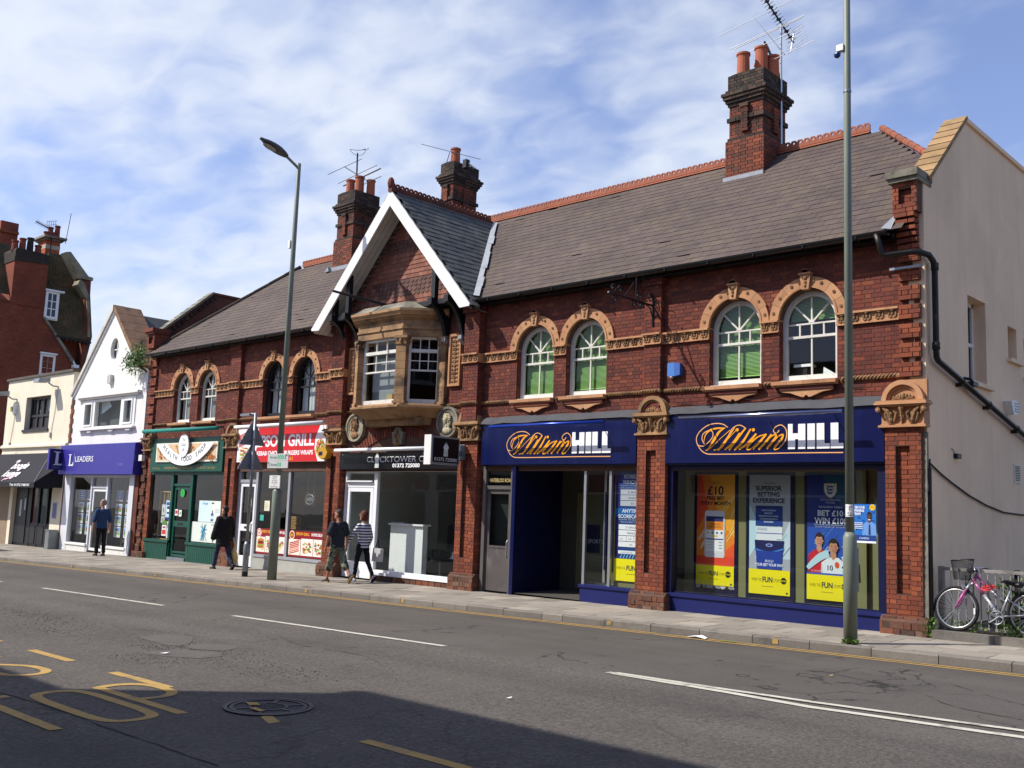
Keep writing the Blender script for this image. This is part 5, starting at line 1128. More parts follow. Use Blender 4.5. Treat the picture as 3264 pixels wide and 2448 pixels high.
def phone_poster(p, x0, x1, z0, z1):
    X, Z = PX(x0, x1), PX(z0, z1); p.rect(x0, x1, Z(.2), z1, '#ec8420')
    p.poly([(X(0), Z(.5)), (X(.3), Z(.7)), (X(.12), Z(1)), (X(0), Z(1))], '#e2502a'); p.poly([(X(.35), z1), (x1, z1), (x1, Z(.45)), (X(.6), Z(.6))], '#f2a828')
    r = random.Random(2)
    for i in range(16): u = r.uniform(.5, 1.0); v = r.uniform(.35, .7); p.poly([(X(u), Z(v)), (X(min(1, u+.2)), Z(v+.1)), (X(min(1, u+.2)), Z(v+.115)), (X(u), Z(v+.01))], r.choice(('#f6c650', '#f9dd8a', '#f2b030')))
    for i in range(8): u = r.uniform(0, .2); v = r.uniform(.3, .45); p.poly([(X(u), Z(v)), (X(u+.25), Z(v+.12)), (X(u+.25), Z(v+.14)), (X(u), Z(v+.015))], r.choice(('#f6b04a', '#f3d3b0')))
    p.rect(x0, x1, Z(.2), Z(.28), '#e8492c'); p.poly([(X(.6), Z(.28)), (x1, Z(.28)), (x1, Z(.4))], '#ef5a2c')
    p.wr('GET A', 0, Z(.915), .045, '#7a3a20', center=X(.5)); p.wr('£10', 0, Z(.82), .17, '#2a1c1a', center=X(.5), bold=.02, wmax=(x1-x0)*.5); p.wr('FREE BET', 0, Z(.775), .07, '#3c2420', center=X(.5), wmax=(x1-x0)*.56, bold=.02); p.wr('EVERY MONTH', 0, Z(.73), .07, '#3c2420', center=X(.5), wmax=(x1-x0)*.82, bold=.02)
    a, b = X(.22), X(.75)
    p.poly([(a+.03, Z(.27)), (b-.03, Z(.27)), (b, Z(.285)), (b, Z(.665)), (b-.03, Z(.68)), (a+.03, Z(.68)), (a, Z(.665)), (a, Z(.285))], '#d8dade'); p.rect(a+.03, b-.03, Z(.325), Z(.63), '#eef0f2'); p.rect(a+.03, b-.03, Z(.585), Z(.63), '#26306a'); p.rect(a+.03, b-.03, Z(.51), Z(.585), '#f0922a')
    p.wr('£10 FREE BET', 0, Z(.553), .03, '#3c2420', center=X(.485), wmax=.3); p.wr('EVERY MONTH', 0, Z(.53), .03, '#3c2420', center=X(.485), wmax=.3)
    for i, cc in enumerate(('#e8b02a', '#2a8a4a', '#2a62b0', '#555a66')): p.oval(X(.31+i*.12), Z(.485), .022, .022, cc, 12)
    p.rect(X(.44), X(.56), Z(.45), Z(.465), '#f2c83a'); p.rect(a+.03, b-.03, Z(.425), Z(.435), '#3a4a90')
    for v in (.4, .375, .35): p.rect(a+.05, X(.45), Z(v), Z(v)+.008, '#9aa0a8'); p.rect(X(.6), b-.05, Z(v), Z(v)+.012, '#8a9098')
    p.oval(X(.485), Z(.298), .02, .02, '#c4c6ca', 12); fun_strip(p, x0, x1, z0+.06, Z(.2))
    for i in range(9): p.rect(X(i/9+.01), X(i/9+.09), z0, z0+.05, ('#c8c8c4', '#26262a', '#8a8c90')[i % 3])
def machine_poster(p, x0, x1, z0, z1):
    X, Z = PX(x0, x1), PX(z0, z1); p.rect(x0, x1, Z(.2), z1, '#a9b0b8'); p.poly([(x0, Z(.75)), (x0, Z(.3)), (X(.35), Z(.5))], '#b8dce4'); p.poly([(x1, Z(.62)), (X(.6), Z(.3)), (x1, Z(.3))], '#c4d8e0')
    r = random.Random(8)
    for i in range(12): u, v = r.uniform(0, .8), r.uniform(.28, .6); p.poly([(X(u), Z(v)), (X(u+.2), Z(v+.09)), (X(u+.2), Z(v+.105)), (X(u), Z(v+.01))], r.choice(('#d8eef2', '#8fc4d4', '#7f98a8')))
    p.wr('THE SUPER', 0, Z(.925), .035, '#6a7078', center=X(.5)); 
    for i, w in enumerate(('SUPERIOR', 'BETTING', 'EXPERIENCE')): p.wr(w, 0, Z(.87-.052*i), .085, '#22262e', center=X(.48), wmax=(x1-x0)*(.64, .54, .78)[i], bold=.03)
    p.rect(X(.16), X(.82), Z(.57), Z(.735), '#123a86'); p.rect(X(.16), X(.82), Z(.72), Z(.74), '#0a2560')
    for i, w in enumerate(("•100'S OF EUROS", 'MARKETS', '•PRE-MATCH & IN-PLAY', '•COUPONS ALWAYS', 'AVAILABLE')): p.wr(w, 0, Z(.695-.024*i), .028, '#dce6f2', center=X(.48), wmax=.46, bold=.01)
    p.rect(X(.18), X(.82), Z(.45), Z(.565), '#dfe6ea'); p.rect(X(.18), X(.82), Z(.505), Z(.512), '#2a4a9a'); p.rect(X(.2), X(.45), Z(.53), Z(.555), '#b8c4d0'); p.rect(X(.68), X(.8), Z(.455), Z(.462), '#3a9a8a')
    p.poly([(X(.14), Z(.45)), (X(.86), Z(.45)), (X(.84), Z(.36)), (X(.16), Z(.36))], '#141c56'); p.oval(X(.5), Z(.41), .07, .03, '#98a8d8'); p.oval(X(.5), Z(.41), .045, .018, '#2a3a8a'); p.line([(X(.14), Z(.375)), (X(.5), Z(.35)), (X(.86), Z(.385))], .03, '#3a7ad0'); p.poly([(X(.17), Z(.36)), (X(.83), Z(.36)), (X(.8), Z(.21)), (X(.2), Z(.21))], '#1c3c9a')
    p.wr('BUILD', 0, Z(.268), .045, '#e4eaf4', center=X(.5), shear=.2); p.wr('YOUR BET YOUR WAY', 0, Z(.235), .05, '#f0f4fa', center=X(.5), wmax=(x1-x0)*.7, bold=.02); fun_strip(p, x0, x1, z0, Z(.205))
def person_print(p, cx, cz, s, skin, hair, shirt, sleeve=None):
    p.poly([(cx-.55*s, cz-1.6*s), (cx-.5*s, cz-.6*s), (cx-.2*s, cz-.38*s), (cx+.2*s, cz-.38*s), (cx+.5*s, cz-.6*s), (cx+.55*s, cz-1.6*s)], shirt); p.poly([(cx-.12*s, cz-.36*s), (cx, cz-.5*s), (cx+.12*s, cz-.36*s), (cx+.11*s, cz-.15*s), (cx-.11*s, cz-.15*s)], skin)
    p.oval(cx, cz+.1*s, .19*s, .27*s, hair); p.oval(cx, cz, .175*s, .24*s, skin)
    for q in (-1, 1): p.oval(cx+q*.065*s, cz+.03*s, .025*s, .014*s, '#2a1c18', 8); p.line([(cx+q*.03*s, cz+.075*s), (cx+q*.1*s, cz+.08*s)], .018*s, hair, 1); p.oval(cx+q*.18*s, cz, .025*s, .05*s, skin, 8)
    p.poly([(cx+.03*s, cz-.22*s), (cx+.12*s, cz-.16*s), (cx+.165*s, cz), (cx+.15*s, cz+.12*s), (cx+.07*s, cz+.1*s), (cx+.06*s, cz-.1*s)], {'#c99676': '#b07d60', '#c08a6c': '#a87458'}.get(skin, '#452a1e')); p.poly([(cx-.5*s, cz-.62*s), (cx-.36*s, cz-1.6*s), (cx-.55*s, cz-1.6*s)], '#9a1822' if shirt == '#c8202c' else ('#c4d2da' if shirt == '#dfe8ec' else shirt))
    p.line([(cx-.01*s, cz+.02*s), (cx-.015*s, cz-.05*s), (cx+.015*s, cz-.055*s)], .012*s, '#8a5a44', 2)
    p.line([(cx-.055*s, cz-.115*s), (cx, cz-.125*s), (cx+.055*s, cz-.115*s)], .02*s, '#8a3a34', 2); p.oval(cx, cz+.225*s, .15*s, .055*s, hair, 14)
def match_poster(p, x0, x1, z0, z1):
    X, Z = PX(x0, x1), PX(z0, z1); p.rect(x0, x1, Z(.195), z1, '#1a2f7c'); p.poly([(x1, z1), (X(.35), z1), (x1, Z(.62))], '#16506c'); p.rect(x0, x1, Z(.2), Z(.58), '#2450ae'); 
    r = random.Random(4)
    for i in range(22): u, v = r.uniform(.1, .9), r.uniform(.32, .52); p.poly([(X(u), Z(v)), (X(min(1, u+.18)), Z(v+.08)), (X(min(1, u+.18)), Z(v+.088)), (X(u), Z(v+.007))], r.choice(('#4a8ad8', '#7ab4e8', '#3466c0', '#b8d8f0')))
    # crest: shield with three walking lions
    cx, cz = X(.53), Z(.885); S_ = [(-.11, .1), (.11, .1), (.11, -.03), (.07, -.1), (0, -.14), (-.07, -.1), (-.11, -.03)]
    p.poly([(cx+a*1.08, cz+b*1.08) for a, b in S_], '#c8bca0'); p.poly([(cx+a*.93, cz+b*.93) for a, b in S_], '#dcdce0')
    for k, dz in enumerate((.055, .0, -.055)):
        zz = cz+dz-.01; s = .95-.16*k
        p.line([(cx-.06*s, zz), (cx, zz+.008), (cx+.05*s, zz+.002)], [.02, .026, .018], '#2c3a78'); p.oval(cx-.068*s, zz+.018, .016, .015, '#2c3a78', 8); p.line([(cx+.05*s, zz), (cx+.08*s, zz+.02), (cx+.07*s, zz+.038)], .008, '#2c3a78')
        for q in (-.05, -.02, .02, .045): p.line([(cx+q*s, zz), (cx+q*s-.012, zz-.024)], .009, '#2c3a78', 1)
    p.wr('OFFICIAL ENGLAND', 0, Z(.795), .03, '#b8c2d4', center=X(.53), wmax=.5); p.wr('PARTNER', 0, Z(.772), .03, '#b8c2d4', center=X(.53), wmax=.24); p.wr('MATCHDAY TREBLE', 0, Z(.735), .035, '#d4dce8', center=X(.53), wmax=.56, shear=.2)
    p.wr('BET £10', 0, Z(.672), .1, '#dfe6f0', center=X(.53), wmax=.5, bold=.03); p.wr('WIN £100', 0, Z(.612), .1, '#dfe6f0', center=X(.54), wmax=.62, bold=.03); p.wr('WITH MONEY BACK INSURANCE IF ONE', 0, Z(.595), .024, '#b8c6dc', center=X(.53), wmax=.66); p.wr('OR EVEN TWO LEGS LET YOU DOWN', 0, Z(.578), .024, '#b8c6dc', center=X(.53), wmax=.62)
    person_print(p, X(.93), Z(.405), .3, '#5a3a2c', '#1c1412', '#8a2040'); person_print(p, X(.28), Z(.47), .4, '#c99676', '#2c1c16', '#c8202c')
    person_print(p, X(.6), Z(.42), .44, '#c08a6c', '#241c1a', '#dfe8ec'); p.line([(X(.5), Z(.372)), (X(.32), Z(.345)), (X(.12), Z(.285)), (X(.02), Z(.245))], [.13, .13, .1, .07], '#b4d8e0', 3); p.line([(X(.84), Z(.36)), (X(.92), Z(.26)), (X(.8), Z(.22))], [.12, .1, .08], '#bcd8e0', 3); p.rect(X(.79), X(.95), Z(.262), Z(.277), '#26262c')
    p.oval(X(.68), Z(.285), .04, .055, '#e0562c', 12); p.wr('10', 0, Z(.24), .09, '#2c3444', center=X(.53)); p.rect(x0, x1, Z(.195), Z(.215), '#3a5ab4'); p.wr('18+ TERMS APPLY', X(.1), Z(.225), .02, '#d8e0ee'); fun_strip(p, x0, x1, z0, Z(.2))
poster('orange poster with a white phone and the words FREE BET EVERY MONTH', -10.72, -9.9, .43, 2.56, .6, phone_poster)
poster('grey poster with a blue betting machine and SUPERIOR BETTING EXPERIENCE', -9.59, -8.77, .41, 2.55, .6, machine_poster)
poster('blue poster with footballers, a lion shield and BET £10 WIN £100', -8.44, -7.62, .40, 2.55, .6, match_poster)
def job_poster(p, x0, x1, z0, z1):
    X, Z = PX(x0, x1), PX(z0, z1); p.rect(x0, x1, Z(.02), z1, '#1a6cc0'); r = random.Random(1)
    for i in range(12): a, b = r.uniform(0, .85), r.uniform(.3, .95); p.rect(X(a), X(a+.12), Z(b), Z(min(.99, b+.05)), r.choice(('#2f9ade', '#134a98', '#46b4e4', '#0f3c84')))
    p.oval(X(.85), Z(.92), .05, .05, '#f2c22a', 16); p.wr('APPLY', 0, Z(.925), .02, '#3c3c20', center=X(.85)); p.wr('NOW', 0, Z(.89), .02, '#3c3c20', center=X(.85))
    for i, w in enumerate(('JOIN OUR', 'WINNING', 'TEAM!')): p.wr(w, X(-.0)+.01, Z(.885-.085*i), .042, '#f2f4f8', bold=.03, x1=X((.54, .5, .36)[i]))
    person_print(p, X(.72), Z(.68), .22, '#5a3826', '#17100e', '#6a98d8'); p.oval(X(.72), Z(.6), .02, .008, '#f4f4f4', 8); p.poly([(X(.7), Z(.48)), (X(.75), Z(.48)), (X(.77), Z(.22)), (X(.68), Z(.22))], '#26345c')
    for i in range(4): p.rect(X(.04), X(.44), Z(.5-.045*i), Z(.52-.045*i), '#d8e4f2')
    p.rect(x0, x1, Z(.05), Z(.2), '#123a86'); p.wr('CAREERS', 0, Z(.1), .03, '#d8e4f2', center=X(.5)); p.rect(x0, x1, z0, Z(.05), '#eef0f2')
poster('small blue recruitment poster of a smiling man, on the glass right of the lamp', -7.36, -6.96, 1.42, 2.05, .055, job_poster, None)
def score_poster(p, x0, x1, z0, z1):
    X, Z = PX(x0, x1), PX(z0, z1); p.rect(x0, x1, Z(.2), z1, '#123f7c'); p.rect(x0, X(.16), Z(.2), z1, '#28206e'); p.rect(x0, x1, Z(.58), Z(.66), '#1a62a8')
    p.wr('SCORECAST', X(.3), Z(.935), .075, '#d0d8e4', bold=.02, x1=X(.98)); p.wr('WINCAST', X(.25), Z(.885), .075, '#d0d8e4', bold=.02, x1=X(.9)); p.wr('PLAYER TO SCORE FIRST', X(.18), Z(.862), .028, '#9fb0cc', x1=X(.95)); p.wr('WIN & BOTH TEAMS', X(.15), Z(.84), .028, '#9fb0cc', x1=X(.92))
    for i, w in enumerate(('D. PAYET', 'FRANCE', '8/1')): p.rect(X(.18), X(.96), Z(.785-.052*i), Z(.832-.052*i), '#b9bec6'); p.wr(w, 0, Z(.797-.052*i), .04, '#22262e', center=X(.62), bold=.01)
    p.wr('ANYTIME', X(.25), Z(.62), .075, '#e4eaf2', bold=.02, x1=X(.9)); p.wr('SCORECAST', X(.12), Z(.57), .075, '#e4eaf2', bold=.02, x1=X(.95)); p.wr('PLAYER TO SCORE', X(.15), Z(.55), .025, '#c8d4e8', x1=X(.9)); p.wr('WIN & CORRECT SCORE', X(.2), Z(.528), .025, '#c8d4e8', x1=X(.95))
    for i, w in enumerate(('D. GIROUD', 'FRANCE', '', '6/1')):
        p.rect(X(.14), X(.96), Z(.465-.052*i), Z(.512-.052*i), '#eef0f2')
        if w: p.wr(w, 0, Z(.477-.052*i), .04, '#22262e', center=X(.6), bold=.01)
        else:
            for q, t in ((.2, '1-0'), (.5, '2-0'), (.78, '2-1')): p.wr(t, X(q), Z(.373), .04, '#22262e')
            for q in (.42, .7): p.rect(X(q), X(q)+.006, Z(.361), Z(.408), '#22262e')
    p.rect(X(.14), X(.96), Z(.245), Z(.275), '#e4eaf2'); p.wr('KICK OFF 2.00', X(.28), Z(.25), .03, '#4a5a7c')
    for i in range(7): p.poly([(X(.2+i*.11), Z(.205)), (X(.24+i*.11), Z(.205)), (X(.3+i*.11), Z(.24)), (X(.26+i*.11), Z(.24))], '#7ab4e8')
    fun_strip(p, x0, X(1.35), z0, Z(.2))
poster('blue score betting poster with white odds boxes, beside the middle brick pier', -12.33, -11.66, .45, 2.6, .14, score_poster, None)

# ================= betting shop, lobby side
g0 = zp(-13.5, 0); F = grp('shop_lobby', (-13.8, .5, g0), T)
m = MB(); m.box(-15.93, -15.84, -.02, .12, g0-.1, 2.735); m.box(-15.08, -14.99, -.02, .1, g0-.1, 2.735, 0); m.box(-15.84, -15.08, .0, .1, 2.2, 2.28, 0); m.build('door_frame', mat('grey_brown_frame', '#5b5654', .5, .1, 3), F)
D = grp('street_door', (-15.45, .05, g0), T); m = MB(); frame_rect(m, -15.84, -15.08, g0+.02, 2.2, .1, .04, .085); m.box(-15.74, -15.18, .042, .083, g0+.12, .95); m.box(-15.74, -15.18, .03, .09, .92, .97); m.build('leaf', mat('door_bronze', '#57514f', .4, .15, 3, stain='#7c7876', st=(.55, .8), ss=2), D)
pane(-15.74, -15.18, .97, 2.1, .06, D, glass('dim_glass', (.35, .38, .36))); m = MB(); m.tube([(-15.14, .01, .72), (-15.14, -.02, .76), (-15.14, -.02, 1.06), (-15.14, .01, 1.1)], .018, 8); m.build('handle', STEEL, D)
pane(-15.84, -15.08, 2.28, 2.7, .06, F, glass('dim_glass', (.35, .38, .36)))
MB().quad((-15.9, .2, g0), (-15.0, .2, g0), (-15.0, .2, 2.7), (-15.9, .2, 2.7)).build('door_backing', GREYIN, F)
nm = thing('door_name', 'gold road name lettered on the glass over the grey door', 'lettering', (-15.4, .04, 2.35)); m = MB(); m.text('WATERLOO ROAD', -15.82, 2.36, .085, .052, 0, x1=-15.1, bold=.01); m.build('letters', mat('gilt_lettering', '#c8b478', .5, .1), nm)
m = MB(); m.box(-15.0, -14.9, -.06, 1.5, g0-.05, 2.735); m.build('blue_wing', NAVY, F); MB().box(-14.99, -14.89, -.075, -.06, g0-.05, 2.735).build('wing_edge', BLUE, F)  # blue wing coloured darker than its edge: lobby shade put into the colour
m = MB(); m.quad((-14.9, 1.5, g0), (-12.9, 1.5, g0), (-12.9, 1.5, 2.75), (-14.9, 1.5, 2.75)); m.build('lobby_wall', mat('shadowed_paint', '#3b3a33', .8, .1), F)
m = MB(); frame_rect(m, -14.4, -13.2, .1, 2.2, .06, 1.45, 1.5); m.build('inner_door', mat('olive_door', '#5a5a42', .6, .1), F); m = MB(); m.box(-14.34, -13.26, 1.46, 1.49, .1, 2.14); m.build('inner_door_leaf', mat('olive_door', '#5a5a42', .6, .1), F)
m = MB(); m.box(-14.1, -13.75, 1.44, 1.458, .9, 1.5); m.text('SPORTS', -14.06, 1.1, .09, 1.436, 1); m.build('door_notice', [NAVY, GREYP], F); m = MB(); m.box(-13.85, -13.5, 1.43, 1.457, .16, .26); m.build('kick_plate', STEEL, F)
MB().quad((-14.9, 0, 2.72), (-11.6, 0, 2.72), (-11.6, 1.5, 2.72), (-14.9, 1.5, 2.72)).build('lobby_soffit', WHITEOLD, F); MB().ball((-14.2, .5, 2.7), (.06, .06, .03), 8, 5).build('soffit_light', WHITE, F)
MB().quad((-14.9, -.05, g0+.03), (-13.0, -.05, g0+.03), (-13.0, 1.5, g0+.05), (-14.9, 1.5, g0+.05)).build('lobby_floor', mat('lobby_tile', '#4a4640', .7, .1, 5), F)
m = MB(); m.box(-13.06, -11.62, -.03, .1, g0-.1, .27); m.box(-13.06, -12.98, .1, 1.5, g0, .27); m.box(-13.08, -11.62, -.06, .12, .27, .33); m.build('stall_riser', mat('blue_paint', '#0e1858', .5, .12, 3), F)
m = MB(); m.box(-13.06, -13.0, .02, .08, .33, 2.7); m.box(-12.42, -12.36, .03, .09, .33, 2.7); m.box(-13.06, -13.0, .7, .75, .33, 2.7); m.build('mullion', ALU, F)
pane(-13.0, -12.42, .33, 2.7, .05, F); pane(-12.36, -11.62, .33, 2.7, .05, F); MB().quad((-13.03, .08, .33), (-13.03, 1.5, .33), (-13.03, 1.5, 2.7), (-13.03, .08, 2.7)).build('return_pane', SHOPGLASS, F)
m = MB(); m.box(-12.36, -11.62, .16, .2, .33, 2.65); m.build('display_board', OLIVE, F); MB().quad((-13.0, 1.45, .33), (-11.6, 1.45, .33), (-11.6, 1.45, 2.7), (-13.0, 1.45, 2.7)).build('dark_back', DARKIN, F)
m = MB(); m.box(-12.96, -12.9, .6, .7, .6, 2.2); m.box(-12.75, -12.5, 1.1, 1.2, .5, 1.6, 1); m.box(-12.7, -12.55, 1.08, 1.1, 1.3, 1.5, 2); m.build('display_stand', [NAVY, BLUE, RED], F)

# ================= cafe shop (clock tower)
g0 = zp(-19, 0); F = grp('shop_front', (-19, .05, g0), T)
sg = thing('fascia_sign', 'black shop sign with white lettering, a small clock tower and a phone number', 'shop sign', (-18.9, -.1, 2.64))
m = MB(); m.box(-21.09, -16.7, -.13, .08, 2.645, 3.06); m.build('panel', mat('black_panel', '#0d0d10', .3, .05), sg)
p = Print(-.1305); p.wr('CL', -19.97, 2.82, .145, '#e4e4e4', x1=-19.68); p.wr('CKTOWER CARS', -19.46, 2.82, .145, '#e4e4e4', x1=-17.35); p.wr('01372 725000', -18.97, 2.69, .095, '#f4f4f4', x1=-17.97, bold=.03); p.wr('3', -20.98, 3.0, .04, '#dcdcdc')
def tower(p, cx, z0, h):
    p.poly([(cx-.2*h, z0), (cx+.2*h, z0), (cx+.17*h, z0+.5*h), (cx-.17*h, z0+.5*h)], '#e8ece8'); p.rect(cx-.1*h, cx-.05*h, z0, z0+.35*h, '#2a9a3c'); p.rect(cx+.05*h, cx+.1*h, z0, z0+.35*h, '#2a9a3c')
    p.poly([(cx-.17*h, z0+.75*h), (cx+.17*h, z0+.75*h), (cx, z0+h*.98)], '#e8ece8'); p.poly([(cx-.05*h, z0+.84*h), (cx+.05*h, z0+.84*h), (cx, z0+h*1.03)], '#1e7a2e'); p.oval(cx, z0+.6*h, .25*h, .2*h, '#b9c0bc'); p.oval(cx, z0+.6*h, .2*h, .16*h, '#f0f2f0')
    p.line([(cx, z0+.6*h), (cx, z0+.73*h)], .02*h, '#333333', 1); p.line([(cx, z0+.6*h), (cx+.1*h, z0+.57*h)], .02*h, '#333333', 1)
tower(p, -19.57, 2.68, .38); p.done('lettering', sg)
def side_print(p, X, y0, parent, name):
    """a print made with u along the street turned onto a face that looks along +x"""
    p.v = [(X-y, y0+u, z) for u, y, z in p.v]; p.done(name, parent)
pj = thing('projecting_sign', 'black box sign with a clock tower and white edge, sticking out beside the cafe', 'shop sign', (-16.6, -.7, 2.7))
m = MB(); m.box(-16.7, -16.5, -1.11, -.25, 2.71, 3.33); m.build('case', mat('grey_case', '#8a8c90', .4, .05), pj); m = MB(); m.box(-16.71, -16.49, -1.135, -1.11, 2.69, 3.35); m.build('edge', WHITE, pj)
p = Print(0); p.rect(.04, .82, 2.75, 3.29, '#0c0c10'); tower(p, .43, 2.89, .33); p.wr('01372 725000', .09, 2.785, .075, '#e8e8e8', x1=.78, bold=.01); side_print(p, -16.499, -1.1, pj, 'face')
m = MB(); m.box(-16.64, -16.56, -.25, -.1, 2.95, 3.05); m.box(-16.7, -16.45, -.14, -.1, 2.85, 3.2); m.build('arm', STEEL, pj)
m = MB(); frame_rect(m, -21.05, -19.78, g0+.02, 2.645, .09, .06, .15); m.box(-20.96, -19.87, .065, .145, 2.2, 2.32); m.build('door_frame', UPVC, F)
D = grp('shop_door', (-20.4, .1, g0), T); m = MB(); frame_rect(m, -20.93, -19.9, g0+.04, 2.19, .1, .07, .13); m.box(-20.83, -20.0, .072, .128, g0+.14, .34); m.build('leaf', UPVC, D); pane(-20.83, -20.0, .34, 2.09, .1, D); MB().tube([(-20.02, .03, .75), (-20.02, .03, 1.2)], .018, 8).build('handle', STEEL, D)
m = MB(); v = grp('fanlight', (-20.4, .08, 2.35), T); m.box(-20.94, -19.9, -.0, .04, 2.33, 2.37); m.box(-20.94, -20.9, -.0, .1, 2.37, 2.6); m.build('vent_frame', UPVC, v); m = MB().quad((-20.92, -.02, 2.36), (-19.9, -.02, 2.36), (-19.9, .1, 2.56), (-20.92, .1, 2.56)); m.build('pane', SHOPGLASS, v)
m = MB(); frame_rect(m, -19.78, -16.72, .13, 2.645, .05, .05, .14); m.build('window_frame', UPVC, F); m = MB(); m.box(-19.8, -16.72, -.02, .14, .06, .13); m.build('sill', UPVC, F)
m = MB(); n = 14
for i in range(n): a = lerp(-19.78, -16.75, i/n); m.box(a+.004, a+.2, .0, .1, g0-.1, .06)
stuff(m.build('brick_plinth', BASEBRICK, F)); pane(-19.73, -16.77, .18, 2.6, .1, F)
room(-21.06, -16.68, .16, 4.2, g0+.03, 2.95, mat('office_wall', '#b4b6b2', .9, .06), mat('office_carpet', '#3c3a38', .95, .1), mat('office_ceiling', '#c8cac8', .9))
wl = thing('wall_lettering', 'black company lettering on the grey back wall inside the cafe office', 'lettering', (-20.5, 4.1, 1.9)); p = Print(4.19, gloss=.8); p.wr('CL', -22.3+1.3, 1.98, .16, '#2a2a2a', x1=-20.72); p.oval(-20.6, 2.06, .12, .22, '#2a2a2a'); p.wr('CKTOWER CARS', -20.47, 1.98, .16, '#2a2a2a', x1=-18.3); p.done('letters', wl)
dk = thing('reception_desk', 'white office desk standing behind the cafe window', 'desk', (-19.7, .9, g0)); WD = mat('desk_white', '#f4f5f3', .5, .02)
m = MB(); m.box(-20.02, -18.78, .8, .83, g0+.03, 1.28); m.build('front_panel', WD, dk); m = MB(); m.box(-20.05, -18.72, .74, 1.0, 1.28, 1.325); m.build('top', WD, dk); m = MB(); m.box(-18.81, -18.78, .83, .96, g0+.03, 1.28); m.build('side_panel', WD, dk); m = MB(); m.box(-20.02, -19.99, .83, .96, g0+.03, 1.28); m.build('side_panel', WD, dk)
kb = thing('keyboard_tray', 'thin grey keyboard lying on the white office desk', 'keyboard', (-19.7, 1.1, 1.33)); m = MB(); m.box(-19.98, -19.5, .77, .95, 1.327, 1.36); m.build('keyboard', GREYP, kb)
mo = thing('monitor', 'dark computer screen standing left of the white desk', 'monitor', (-20.3, 1.6, .8)); m = MB(); m.box(-20.75, -20.25, 1.6, 1.65, .62, 1.05); m.build('screen', BLACK, mo); m = MB(); m.box(-20.55, -20.45, 1.62, 1.7, .4, .62); m.box(-20.75, -20.25, 1.55, 1.8, .3, .34); m.build('stand', BLACK, mo)
def office_chair(x, y, z, rz):
    t = thing('office_chair', 'black swivel office chair on a chrome star base inside the cafe', 'chair', (x, y, z), rz=rz)
    m = MB(); m.prism([(-.24, .75), (.24, .75), (.25, 1.32), (.2, 1.38), (-.2, 1.38), (-.25, 1.32)], -.31, -.25, 'y'); m.build('backrest', mat('chair_fabric', '#1a1a1c', .9, .1), t, off=False)
    m = MB(); m.prism([(-.22, 1.1), (.22, 1.1), (.2, 1.36), (-.2, 1.36)], -.33, -.315, 'y'); m.build('headrest', mat('chair_maroon', '#4a1626', .8, .1), t, off=False)
    m = MB(); m.box(-.26, .26, -.28, .24, .46, .55); m.build('seat', mat('chair_fabric', '#1a1a1c', .9, .1), t, off=False)
    for s in (-1, 1): m = MB(); m.tube([(s*.27, .1, .5), (s*.31, .1, .72), (s*.31, -.18, .74)], .02, 6); m.box(s*.31-.035, s*.31+.035, -.2, .14, .735, .76); m.build('armrest', BLACK, t, off=False)
    m = MB(); m.tube([(0, -.3, .8), (0, -.34, .62), (0, -.2, .48)], .03, 8); m.tube([(-.1, -.3, .5), (0, -.345, .85), (.1, -.3, .5)], .018, 6); m.build('back_bracket', ALU, t, off=False)
    m = MB(); m.tube([(0, 0, .1), (0, 0, .47)], .028, 8); m.build('column', ALU, t, off=False)
    for i in range(5): a = i*2*pi/5+.3; m = MB(); m.tube([(0, 0, .13), (.3*cos(a), .3*sin(a), .07)], [.028, .016], 6); m.ball((.31*cos(a), .31*sin(a), .04), .035, 8, 5); m.build('star_leg', ALU, t, off=False)
    return t
office_chair(-18.55, 1.2, g0+.03, radians(155))
m = MB(); m.box(-18.3, -17.6, 2.4, 2.5, g0+.03, 1.2); tag(m.build('filing_cabinet', GREYP), 'pale filing cabinet against the wall behind the office chair', 'cabinet')

# ================= grill
g0 = zp(-24, 0); F = grp('shop_front', (-23.9, .05, g0), T)
sg = thing('fascia_sign', 'bright red grill sign with white slab lettering and food pictures at both ends', 'shop sign', (-23.85, -.1, 2.86)); m = MB(); m.box(-26.02, -21.75, -.13, .08, 2.865, 3.82); m.build('panel', WHITEL, sg)
p = Print(-.1305); p.poly([(-25.1, 2.865), (-22.05, 2.865), (-22.22, 3.2), (-22.2, 3.5), (-22.02, 3.82), (-24.95, 3.82), (-25.0, 3.3)], '#cf1a24'); p.wr('EPSOM GRILL', -25.02, 3.3, .32, '#f6f6f6', x1=-22.26, bold=.03); p.wr('KEBAB CHICKEN BURGERS WRAPS', -24.98, 3.05, .12, '#f6f6f6', x1=-22.28, bold=.03); p.wr('01372 749 361', -24.4, 2.905, .095, '#f2a020', x1=-23.2, bold=.02)
food(p, -25.98, -25.25, 3.0, 3.35, 3, 'salad'); food(p, -26.0, -25.1, 2.88, 3.2, 4, 'wrap'); food(p, -25.98, -25.55, 3.3, 3.75, 4, 'meat'); food(p, -22.2, -21.78, 2.95, 3.5, 5, 'fries'); food(p, -22.1, -21.77, 3.1, 3.55, 6, 'salad'); p.done('lettering', sg)
m = MB(); m.box(-26.08, -25.98, .02, .14, g0-.05, 2.865); m.box(-25.15, -25.05, .02, .14, g0-.05, 2.865); m.box(-25.98, -25.15, .025, .135, 2.28, 2.37); m.box(-25.98, -25.15, .025, .135, 2.79, 2.865); m.build('door_frame', GREYFR, F); pane(-25.98, -25.15, 2.37, 2.79, .08, F)
